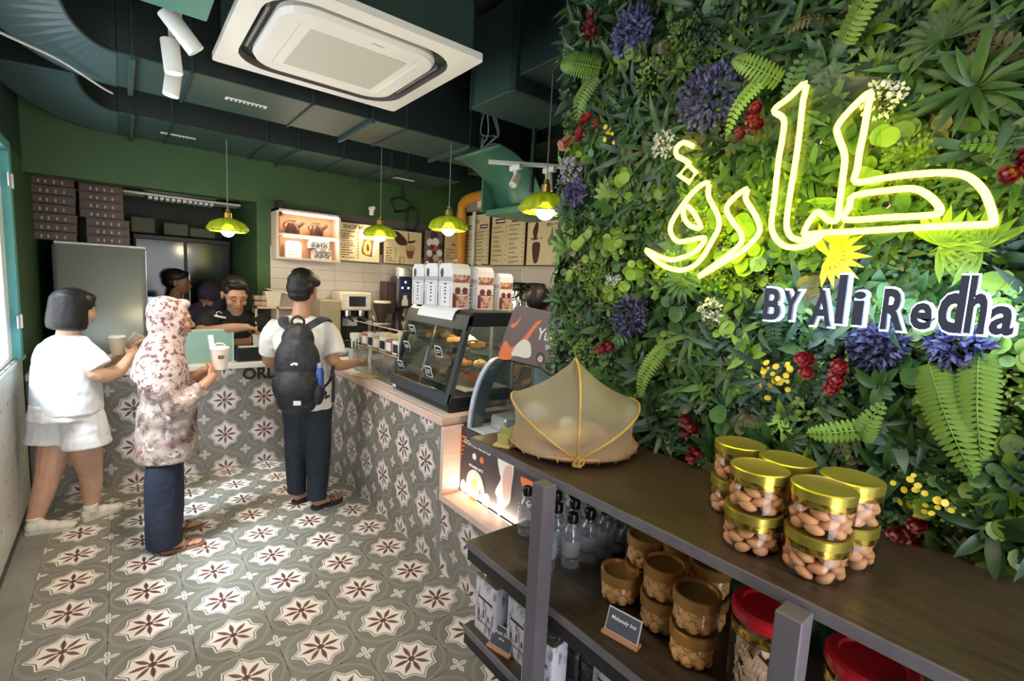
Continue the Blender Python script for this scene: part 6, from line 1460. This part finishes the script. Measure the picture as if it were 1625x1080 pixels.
limb(b, [L(.16, 3.32, .7), L(.16, 3.30, .4), L(.15, 3.29, .08)], [.09, .06, .04]); limb(b, [L(.19, 3.48, .7), L(.18, 3.50, .4), L(.17, 3.52, .08)], [.09, .06, .04])
for hx, hy in ((.14, 3.29), (.16, 3.53)): shoe_prims(b, L(hx, hy, .012), L(hx + .19, hy - .01, .012), .036, .05)
remesh(b, 'body', skin1, w2, .0045, 2); face_bits(HM, w2)
pm, g_, b_ = newmat('headscarf_print'); v_ = coords(g_)[0]
vo = g_.nodes.new('ShaderNodeTexVoronoi'); vo.inputs['Scale'].default_value = 26; g_.links.new(v_, vo.inputs['Vector']); n1 = noise_n(g_, v_, 60, 3); n2 = noise_n(g_, v_, 7, 2)
n4 = noise_n(g_, v_, 42, 4, .65); f_ = (n4 + (n1 - .5) * .3 - E(g_, vo.outputs['Distance']) * .10) > .50; f_ = f_ * (n2 > .33)
setc(g_, b_.inputs['Base Color'], mix(g_, f_, (.50, .39, .38), (.15, .06, .07))); b_.inputs['Roughness'].default_value = .8
tm, g_, b_ = newmat('tunic_print'); v_ = coords(g_)[0]; n1 = noise_n(g_, v_, 9, 5, .7); n2 = noise_n(g_, v_, 22, 4, .6); n3 = noise_n(g_, v_, 5, 2)
c_ = mix(g_, (n1 - .42) * 8, (.10, .06, .05), (.36, .27, .24)); c_ = mix(g_, (n2 - .55) * 14, c_, (.58, .52, .50)); c_ = mix(g_, ((n3 * n2) - .32) * 20, c_, (.20, .06, .07)); setc(g_, b_.inputs['Base Color'], c_); b_.inputs['Roughness'].default_value = .8
for n_ in g_.nodes:
    if n_.type == 'MIX': n_.clamp_factor = True
b = MB()
for c, r in (((.175, 3.38, 1.07), (.100, .165, .075)), ((.185, 3.38, .95), (.135, .165, .14)), ((.19, 3.38, .80), (.150, .175, .16)), ((.185, 3.38, .68), (.155, .18, .13))): ell(b, L(*c), r)
b.lathe([(0, 0), (.172, 0), (.158, .15), (.14, .3), (0, .3)], 28, M=T(*L(.182, 3.38, .545)) @ Matrix.Diagonal((.94, 1.08, 1, 1)))
limb(b, [L(.175, 3.265, 1.03), L(.215, 3.20, .885), L(.345, 3.255, .965)], [.058, .060, .050], caps=False); b.sph(L(.215, 3.195, .885), .060); b.sph(L(.175, 3.265, 1.03), .058)
limb(b, [L(.19, 3.52, 1.09), L(.245, 3.555, .90), L(.34, 3.50, .985)], [.062, .060, .050], caps=False)
remesh(b, 'tunic', tm, w2, .008, 4, .008, 13)
b = MB(); limb(b, [L(.175, 3.32, .62), L(.155, 3.30, .4), L(.150, 3.295, .045)], [.085, .092, .090], caps=False, n=18); limb(b, [L(.185, 3.44, .62), L(.185, 3.49, .4), L(.175, 3.51, .06)], [.085, .088, .085], caps=False, n=18)
remesh(b, 'trousers', mat('cloth_navy', (.012, .015, .032), .8), w2, .008, 3, .006, 12)
# headscarf: hood open at the face, draped over shoulders
b = MB()
def shell(b, M, c, r, cut):                              # ellipsoid shell part used for the hood
    b.lathe([(math.sin(PI * k / 14) if 0 < k < 14 else 0, -math.cos(PI * k / 14)) for k in range(15)], 24, M=M @ T(*c) @ Matrix.Diagonal((*r, 1)))
shell(b, HM, (0, -.026, .040), (.096, .104, .100), 0); shell(b, HM, (0, -.035, -.03), (.094, .092, .10), 0); shell(b, HM, (0, -.02, -.115), (.088, .088, .06), 0); shell(b, HM, (0, .034, .096), (.064, .056, .030), 0)
for s in (-1, 1): shell(b, HM, (s * .066, .004, -.01), (.026, .048, .098), 0)
shell(b, HM, (0, .022, -.128), (.05, .05, .032), 0)
b.lathe([(.170, -.03), (.172, 0), (.160, .10), (.134, .18), (.100, .26), (.084, .33), (.080, .38), (0, .40)], 30, M=T(*L(.165, 3.38, .975)) @ Matrix(((.80, 0, .13, 0), (0, 1.08, 0, 0), (-.45, 0, 1, 0), (0, 0, 0, 1))))
b.lathe([(0, -.03), (.170, -.03)], 30, M=T(*L(.165, 3.38, .975)) @ Matrix(((.80, 0, .13, 0), (0, 1.08, 0, 0), (-.45, 0, 1, 0), (0, 0, 0, 1))))
remesh(b, 'headscarf', pm, w2, .007, 6, .007, 13)
for hx, hy in ((.135, 3.29), (.155, 3.53)):
    s_ = sole(L(hx, hy, 0), L(hx + .215, hy - .012, 0), .042, .016).build('sandal', mat('sandal_tan', (.24, .11, .07), .5), w2)
    MB().tube([L(hx + .10, hy - .045, .012), L(hx + .13, hy - .02, .048), L(hx + .16, hy - .004, .03)], [.010, .008, .006], 8).tube([L(hx + .10, hy + .038, .012), L(hx + .13, hy + .015, .048), L(hx + .16, hy - .004, .03)], [.010, .008, .006], 8).build('sandal_strap', mat('sandal_tan', (.24, .11, .07), .5), s_, smooth=True)
t = thing('drink_cup', 'large translucent lidded cup with milky drink held by the woman in headscarf', 'cup', (.455, 3.36, 1.05))
milk = mat('milky_drink', (.72, .62, .54), .35, sss=.2)
MB().lathe([(0, 0), (.038, 0), (.052, .125), (.050, .125), (0, .120)], 28).build('cup_body', milk, t, smooth='auto'); MB().lathe([(.054, .122), (.056, .130), (.054, .137), (.035, .142), (0, .142)], 28).build('lid', mat('lid_clear', (.75, .74, .76), .2), t, smooth='auto')
b = MB(); b.tube([(.030 * math.cos(q * .5), .0, .142 + .018 * math.sin(q * .5)) for q in range(7)], .004, 6); b.build('lid_handle', mat('lid_clear', (.75, .74, .76), .2), t, smooth=True)
MB().box(-.016, .016, -.0515, -.046, .070, .092, .004, T(0, .0, 0)).build('oval_label', mat('label_brown', (.16, .07, .04), .5), t); MB().box(-.014, .014, -.003, .003, 0, .10, .002, T(-.035, 0, .11) @ R(-.12, 'Y')).build('spoon_handle', mat('lid_clear', (.75, .74, .76), .2), t)
t = thing('water_cup', 'second small clear cup base under the hands of the woman in headscarf', 'cup', (.43, 3.37, .985)); MB().lathe([(0, 0), (.028, 0), (.034, .06), (.030, .06), (.026, .004), (0, .004)], 20).build('cup_body', mat('pink_plastic', (.55, .36, .33), .3), t, smooth='auto')

# ---- boy with backpack
O = Vector((1.02, 3.42, 0)); w3 = thing('person', 'boy in white shirt and dark jeans with a black backpack, seen from behind', 'person', O)
fwd = Vector((.42, .90, 0)); yaw = math.atan2(-fwd.x, fwd.y)
HM = headM(L(.965, 3.45, 1.545), yaw - .25, -.20, 0, 1.06)
b = MB(); head_prims(b, HM); limb(b, [L(.955, 3.43, 1.47), L(.94, 3.42, 1.36)], [.052, .060]); ell(b, L(.95, 3.42, 1.12), (.14, .10, .2), R(-.4, 'Z')); ell(b, L(.97, 3.42, .82), (.13, .10, .15), R(-.4, 'Z'))
limb(b, [L(1.09, 3.36, 1.28), L(1.115, 3.28, 1.07), L(1.22, 3.34, 1.03), L(1.34, 3.44, 1.03)], [.050, .043, .036, .026]); hand_prims(b, T(*L(1.33, 3.43, 1.03)) @ R(-.95, 'Z') @ R(-.05, 'X'), -1, (.3, .35, .35, .4), .4, 1.0)
limb(b, [L(.80, 3.52, 1.28), L(.78, 3.60, 1.05), L(.92, 3.72, 1.0), L(1.10, 3.74, 1.03)], [.050, .042, .036, .026]); hand_prims(b, T(*L(1.10, 3.74, 1.03)) @ R(-1.4, 'Z'), 1, (.3, .3, .35, .4), .4, 1.0)
limb(b, [L(.92, 3.46, .75), L(.935, 3.50, .45), L(.945, 3.53, .08)], [.07, .055, .04]); limb(b, [L(1.05, 3.40, .75), L(1.045, 3.38, .45), L(1.03, 3.37, .08)], [.07, .055, .04])
for h_, t_ in (((.93, 3.53, .02), (1.10, 3.60, .02)), ((1.02, 3.37, .02), (1.215, 3.42, .02))): shoe_prims(b, L(*h_), L(*t_), .040, .055)
remesh(b, 'body', skin1, w3, .0045, 2); face_bits(HM, w3)
b = MB(); RZ = R(yaw, 'Z')
for c, r in (((.945, 3.42, 1.30), (.175, .085, .075)), ((.95, 3.42, 1.18), (.178, .118, .15)), ((.96, 3.42, .98), (.165, .125, .18)), ((.965, 3.42, .86), (.165, .13, .13))): ell(b, L(*c), r, RZ)
b.lathe([(0, 0), (.172, 0), (.165, .2), (0, .2)], 26, M=T(*L(.975, 3.415, .735)) @ RZ @ Matrix.Diagonal((1, .78, 1, 1)))
limb(b, [L(1.06, 3.37, 1.305), L(1.115, 3.33, 1.22), L(1.125, 3.285, 1.11)], [.070, .072, .076], caps=False); limb(b, [L(.82, 3.49, 1.30), L(.78, 3.54, 1.22), L(.78, 3.59, 1.10)], [.066, .068, .072], caps=False)
remesh(b, 'tshirt', mat('tshirt_white', (.74, .72, .70), .8, c2=(.68, .66, .63), scale=6), w3, .008, 4, .008, 11)
b = MB(); limb(b, [L(.92, 3.45, .86), L(.93, 3.49, .5), L(.94, 3.525, .085)], [.112, .080, .062], caps=False, n=18); limb(b, [L(1.04, 3.40, .86), L(1.045, 3.38, .5), L(1.035, 3.365, .075)], [.112, .088, .064], caps=False, n=18); ell(b, L(.98, 3.425, .82), (.15, .115, .10), RZ)
remesh(b, 'jeans', mat('jeans_dark', (.010, .014, .026), .75, c2=(.018, .024, .04), scale=9), w3, .008, 3, .005, 16)
hairmesh(HM, [((0, -.022, .052), (.088, .106, .086)), ((0, -.052, .005), (.083, .070, .078)), ((0, -.055, -.045), (.070, .050, .042)), ((0, .045, .085), (.075, .055, .038)), ((.055, .035, .060), (.032, .05, .032)), ((-.055, .035, .060), (.032, .05, .032))], 'short_hair', w3)
for h_, t_ in (((.925, 3.525, 0), (1.12, 3.61, 0)), ((1.01, 3.365, 0), (1.235, 3.425, 0))):
    s_ = sole(L(*h_), L(*t_), .046, .022).build('sandal', mat('sandal_dark', (.035, .022, .018), .5), w3)
    h0, t0_ = L(*h_), L(*t_); d = (t0_ - h0); n_ = Vector((-d.y, d.x, 0)).normalized()
    for q in (.52, .64, .76):
        c = h0 + d * q; MB().tube([c - n_ * .045 + Vector((0, 0, .015)), c - n_ * .02 + Vector((0, 0, .058 - .02 * (q - .5) * 4)), c + n_ * .02 + Vector((0, 0, .058 - .02 * (q - .5) * 4)), c + n_ * .042 + Vector((0, 0, .015))], .009, 6).build('sandal_strap', mat('strap_brown', (.12, .05, .035), .5), s_, smooth=True)
# backpack is a thing of its own
bk = -fwd; sdv = Vector((fwd.y, -fwd.x, 0))
BO = Vector((.86, 3.20, .80)); bp = thing('backpack', 'black backpack with a blue bottle in its side pocket on the boy\'s back', 'backpack', BO)
bpm = mat('nylon_black', (.012, .013, .018), .55, c2=(.02, .021, .028), scale=8, bmp=.1)
BM = R(yaw, 'Z')                                          # local +y towards the boy, x to his right
b = MB()
for c, r in (((0, 0, .04), (.125, .085, .09)), ((0, -.01, .15), (.150, .105, .15)), ((0, .0, .30), (.138, .10, .17)), ((0, .02, .43), (.10, .075, .11)), ((0, -.055, .14), (.12, .075, .12))): ell(b, (BM @ Vector(c)), r, BM)
bb = remesh(b, 'main_compartment', bpm, bp, .007, 4, .007, 12)
MB().tube([BM @ Vector((.125 * math.sin(a), -.055 - .05 * math.cos(a) * .6, .20 + .0 * a)) for a in [x * .25 - 1.5 for x in range(13)]], .004, 6).build('zip_line', mat('zip_grey', (.05, .05, .06), .4), bp, smooth=True)
MB().box(-.022, .022, -.003, .003, -.016, .012, .002, T(*(BM @ Vector((.02, -.128, .06))) ) @ BM).build('white_tag', mat('tag_white', (.65, .65, .66), .5), bp)
b = MB(); b.prism([(p.x, p.y) for p in smoothpts([(-.022, -.004, 0), (-.01, .006, 0), (.006, .010, 0), (.022, .002, 0), (.014, -.010, 0), (.0, -.002, 0), (-.012, -.010, 0)], 3, True)], .003, T(*(BM @ Vector((.0, -.112, .30)))) @ BM @ R(PI / 2, 'X')); b.build('leaping_logo', mat('tag_white', (.65, .65, .66), .5), bp)
b = MB(); b.tube(smoothpts([BM @ Vector(p) for p in ((-.03, .02, .52), (-.035, .01, .56), (0, .005, .585), (.035, .01, .56), (.03, .02, .52))], 4), .008, 8); b.build('grab_loop', bpm, bp, smooth=True)
for s, pts in ((1, ((.03, .03, .50), (.10, .05, .545), (.135, .13, .565), (.15, .22, .55), (.155, .30, .46))), (-1, ((-.03, .03, .50), (-.09, .06, .53), (-.11, .13, .56), (-.12, .22, .54), (-.12, .29, .45)))):
    b = MB(); b.tube(smoothpts([BM @ Vector(p) for p in pts], 5), .032, 10, flat=.26, up=BM @ Vector((0, .6, -.8))); b.build('shoulder_strap', mat('strap_navy', (.022, .025, .038), .7), bp, smooth=True)
b = MB(); b.tube(smoothpts([BM @ Vector(p) for p in ((.13, .02, .10), (.185, .09, .16), (.20, .16, .26), (.19, .2, .34))], 5), .014, 8, flat=.35); b.build('lower_strap', bpm, bp, smooth=True)
b = MB(); b.tube([BM @ Vector(p) for p in ((.195, .11, .24), (.205, .115, .12), (.20, .12, .0))], .011, 6, flat=.3); b.build('strap_tail', bpm, bp)
bl = MB(); blm = mat('bottle_blue', (.03, .07, .30), .2); cc = BM @ Vector((.135, -.03, .13)); t = thing('blue_bottle', 'blue bottle standing in the side pocket of the black backpack', 'bottle', BO + cc)
MB().lathe([(0, 0), (.026, 0), (.028, .01), (.028, .11), (.018, .135), (.018, .14)], 20).build('bottle_wall', blm, t, smooth='auto'); MB().lathe([(.020, .135), (.021, .165), (0, .168)], 18).build('cap', mat('cap_paleblue', (.25, .35, .55), .3), t, smooth='auto')
b = MB(); ell(b, (BM @ Vector((.125, -.02, .10))), (.045, .06, .085), BM); remesh(b, 'side_pocket', bpm, bp, .007, 3, .004, 14)

# ---- barista
O = Vector((.80, 4.95, 0)); w4 = thing('person', 'man in a black t-shirt leaning on the order counter, looking down at a cup', 'person', O)
yaw = PI + .10; HM = headM(L(.772, 4.80, 1.440), yaw, -.38, 0, 1.22)
b = MB(); head_prims(b, HM); limb(b, [L(.785, 4.86, 1.36), L(.79, 4.93, 1.24)], [.062, .072]); ell(b, L(.79, 4.97, 1.05), (.19, .13, .24)); ell(b, L(.80, 5.0, .80), (.16, .12, .2))
limb(b, [L(.59, 4.92, 1.22), L(.52, 4.74, 1.13), L(.70, 4.64, 1.165), L(.83, 4.62, 1.175)], [.060, .050, .042, .030]); hand_prims(b, T(*L(.815, 4.62, 1.18)) @ R(-1.45, 'Z') @ R(-.25, 'X') @ R(.2, 'Y'), -1, (.45, .55, .6, .65), .8, 1.05)
limb(b, [L(1.0, 4.92, 1.21), L(1.10, 4.82, 1.02), L(1.05, 4.70, 1.07), L(.985, 4.62, 1.09)], [.060, .052, .044, .031]); hand_prims(b, T(*L(.99, 4.63, 1.09)) @ R(1.15, 'Z') @ R(0, 'X') @ R(1.35, 'Y'), 1, (.5, .5, .5, .5), .8, 1.05)
limb(b, [L(.72, 5.0, .75), L(.72, 5.0, .4), L(.72, 5.0, .07)], [.09, .065, .045]); limb(b, [L(.88, 5.0, .75), L(.88, 5.0, .4), L(.88, 5.0, .07)], [.09, .065, .045])
remesh(b, 'body', skin1, w4, .0045, 2); face_bits(HM, w4, lids=1.0)
tb = mat('tshirt_black', (.010, .010, .012), .85, c2=(.018, .018, .02), scale=6)
b = MB()
for c, r in (((.79, 4.94, 1.225), (.19, .10, .085)), ((.79, 4.96, 1.12), (.215, .135, .15)), ((.795, 4.99, .95), (.20, .13, .20)), ((.80, 5.0, .80), (.19, .13, .14))): ell(b, L(*c), r)
limb(b, [L(.63, 4.93, 1.235), L(.56, 4.86, 1.19), L(.525, 4.77, 1.14)], [.082, .082, .078], caps=False); limb(b, [L(.95, 4.93, 1.235), L(1.04, 4.90, 1.15), L(1.09, 4.84, 1.06)], [.082, .082, .078], caps=False)
ell(b, L(.785, 4.91, 1.29), (.085, .075, .035)); remesh(b, 'tshirt', tb, w4, .008, 4, .007, 12)
b = MB(); limb(b, [L(.72, 5.0, .82), L(.72, 5.0, .5), L(.72, 5.0, .05)], [.12, .09, .07], caps=False); limb(b, [L(.88, 5.0, .82), L(.88, 5.0, .5), L(.88, 5.0, .05)], [.12, .09, .07], caps=False); remesh(b, 'trousers', tb, w4, .01, 3)
hairmesh(HM, [((0, -.026, .056), (.086, .100, .082)), ((0, -.055, .0), (.080, .062, .075)), ((0, .036, .094), (.064, .046, .034)), ((.064, .010, .050), (.020, .045, .036)), ((-.064, .010, .050), (.020, .045, .036)), ((.02, .02, .12), (.05, .05, .022))], 'short_hair', w4)
MB().box(-.045, .05, -.002, .0, -.004, .010, .0, T(*L(.66, 4.835, 1.245)) @ R(.25, 'Z') @ R(.25, 'Y')).tube([L(.655 + .02 * math.cos(q * .6), 4.838, 1.275 + .017 * math.sin(q * .6)) for q in range(8)], .003, 5).build('shoulder_logo', white_pr, w4)
takecup((.905, 4.585, .985), 'pale cup held in both hands of the man in the black t-shirt', .040, .13, mat('cup_sage', (.52, .52, .44), .45), False)

# ---- staff in the dim background
O = Vector((.68, 5.55, 0)); w5 = thing('person', 'person in a dark purple headscarf bending behind the man in black', 'person', O)
pur = mat('cloth_purple', (.028, .014, .036), .85, c2=(.04, .02, .05), scale=6); HM = headM(L(.68, 5.55, 1.37), PI - .9, -.5, 0, 1)
b = MB(); head_prims(b, HM, False); limb(b, [L(.67, 5.6, 1.28), L(.66, 5.65, 1.15)], [.05, .06]); ell(b, L(.65, 5.65, .95), (.15, .12, .22)); limb(b, [L(.6, 5.65, .8), L(.6, 5.65, .07)], [.09, .045]); limb(b, [L(.72, 5.65, .8), L(.72, 5.65, .07)], [.09, .045])
limb(b, [L(.52, 5.6, 1.1), L(.48, 5.45, .95), L(.58, 5.32, .95)], [.045, .038, .026]); hand_prims(b, T(*L(.58, 5.33, .95)) @ R(-.9, 'Z'), -1); limb(b, [L(.80, 5.6, 1.1), L(.84, 5.45, .95), L(.76, 5.32, .95)], [.045, .038, .026]); hand_prims(b, T(*L(.76, 5.33, .95)) @ R(.9, 'Z'), 1)
remesh(b, 'body', skin3, w5, .006, 2)
b = MB()
for c, r in (((0, -.03, .04), (.11, .12, .11)), ((0, -.04, -.06), (.11, .11, .12))): b.lathe([(math.sin(PI * k / 12) if 0 < k < 12 else 0, -math.cos(PI * k / 12)) for k in range(13)], 20, M=HM @ T(*c) @ Matrix.Diagonal((*r, 1)))
ell(b, L(.66, 5.58, 1.18), (.20, .14, .16)); remesh(b, 'headscarf', pur, w5, .009, 4, .008, 12)
b = MB(); ell(b, L(.65, 5.65, 1.0), (.22, .15, .24)); b.lathe([(0, 0), (.22, 0), (.18, .9), (0, .9)], 24, M=T(*L(.65, 5.65, .1)) @ Matrix.Diagonal((1, .7, 1, 1)))
for s in (-1, 1): limb(b, [L(.66 + s * .15, 5.62, 1.12), L(.66 + s * .18, 5.46, .95), L(.66 + s * .12, 5.36, .95)], [.06, .055, .05], caps=False)
remesh(b, 'robe', pur, w5, .010, 4, .008, 12)
O = Vector((.40, 6.0, 0)); w6 = thing('person', 'man in a dark maroon shirt standing in the dim kitchen beside the fridge', 'person', O)
HM = headM(L(.455, 5.95, 1.50), -PI / 2 - .3, -.05, 0, 1.05); b = MB(); head_prims(b, HM); limb(b, [L(.44, 5.96, 1.42), L(.42, 5.98, 1.28)], [.055, .065]); ell(b, L(.42, 6.0, 1.05), (.13, .15, .25)); limb(b, [L(.4, 5.92, .85), L(.4, 5.92, .07)], [.09, .045]); limb(b, [L(.4, 6.08, .85), L(.4, 6.08, .07)], [.09, .045])
for s in (-1, 1): limb(b, [L(.43, 6.0 + s * .17, 1.25), L(.48, 6.0 + s * .2, 1.02), L(.62, 6.0 + s * .12, 1.0)], [.05, .042, .028]); hand_prims(b, T(*L(.62, 6.0 + s * .12, 1.0)) @ R(-PI / 2, 'Z'), s)
remesh(b, 'body', skin3, w6, .006, 2); face_bits(HM, w6)
b = MB(); ell(b, L(.42, 6.0, 1.27), (.10, .19, .08)); ell(b, L(.42, 6.0, 1.1), (.14, .19, .2)); ell(b, L(.41, 6.0, .92), (.13, .17, .16))
for s in (-1, 1): limb(b, [L(.43, 6.0 + s * .15, 1.27), L(.47, 6.0 + s * .2, 1.08)], [.075, .07], caps=False)
remesh(b, 'shirt', mat('cloth_maroon', (.06, .012, .014), .8), w6, .010, 3, .006); b = MB()
for s in (-1, 1): limb(b, [L(.4, 6.0 + s * .08, .88), L(.4, 6.0 + s * .08, .05)], [.11, .07], caps=False)
remesh(b, 'trousers', tb, w6, .012, 2); hairmesh(HM, [((0, -.022, .055), (.085, .102, .082)), ((0, -.05, .0), (.08, .06, .07)), ((0, .04, .09), (.06, .045, .03))], 'short_hair', w6)
O = Vector((2.32, 2.52, 0)); w7 = thing('person', 'person in a brick red top bending down behind the ice cream case', 'person', O)
HM = headM(L(2.28, 2.52, 1.52), 2.2, -.9, 0, .95); b = MB(); head_prims(b, HM, False); limb(b, [L(2.30, 2.50, 1.46), L(2.34, 2.45, 1.36)], [.05, .06]); ell(b, L(2.38, 2.42, 1.15), (.14, .16, .22)); limb(b, [L(2.42, 2.35, .85), L(2.42, 2.35, .07)], [.09, .045]); limb(b, [L(2.42, 2.52, .85), L(2.42, 2.52, .07)], [.09, .045])
for s in (-1, 1): limb(b, [L(2.36, 2.43 + s * .17, 1.3), L(2.26, 2.46 + s * .2, 1.08), L(2.15, 2.46 + s * .1, 1.02)], [.05, .04, .027]); hand_prims(b, T(*L(2.15, 2.46 + s * .1, 1.02)) @ R(PI / 2, 'Z'), -s)
remesh(b, 'body', skin3, w7, .006, 2)
b = MB(); ell(b, L(2.35, 2.44, 1.36), (.13, .20, .10)); ell(b, L(2.39, 2.42, 1.15), (.16, .19, .22)); ell(b, L(2.41, 2.43, .92), (.15, .18, .18))
for s in (-1, 1): limb(b, [L(2.36, 2.43 + s * .16, 1.33), L(2.27, 2.46 + s * .2, 1.12)], [.075, .07], caps=False)
remesh(b, 'top', mat('cloth_brick', (.22, .065, .05), .8), w7, .010, 3, .006); b = MB()
for s in (-1, 1): limb(b, [L(2.42, 2.43 + s * .085, .88), L(2.42, 2.43 + s * .085, .05)], [.11, .07], caps=False)
remesh(b, 'trousers', tb, w7, .012, 2)
hairmesh(HM, [((0, -.022, .052), (.09, .108, .088)), ((0, -.05, .0), (.088, .072, .08)), ((0, -.09, .02), (.04, .045, .04))], 'tied_hair', w7)
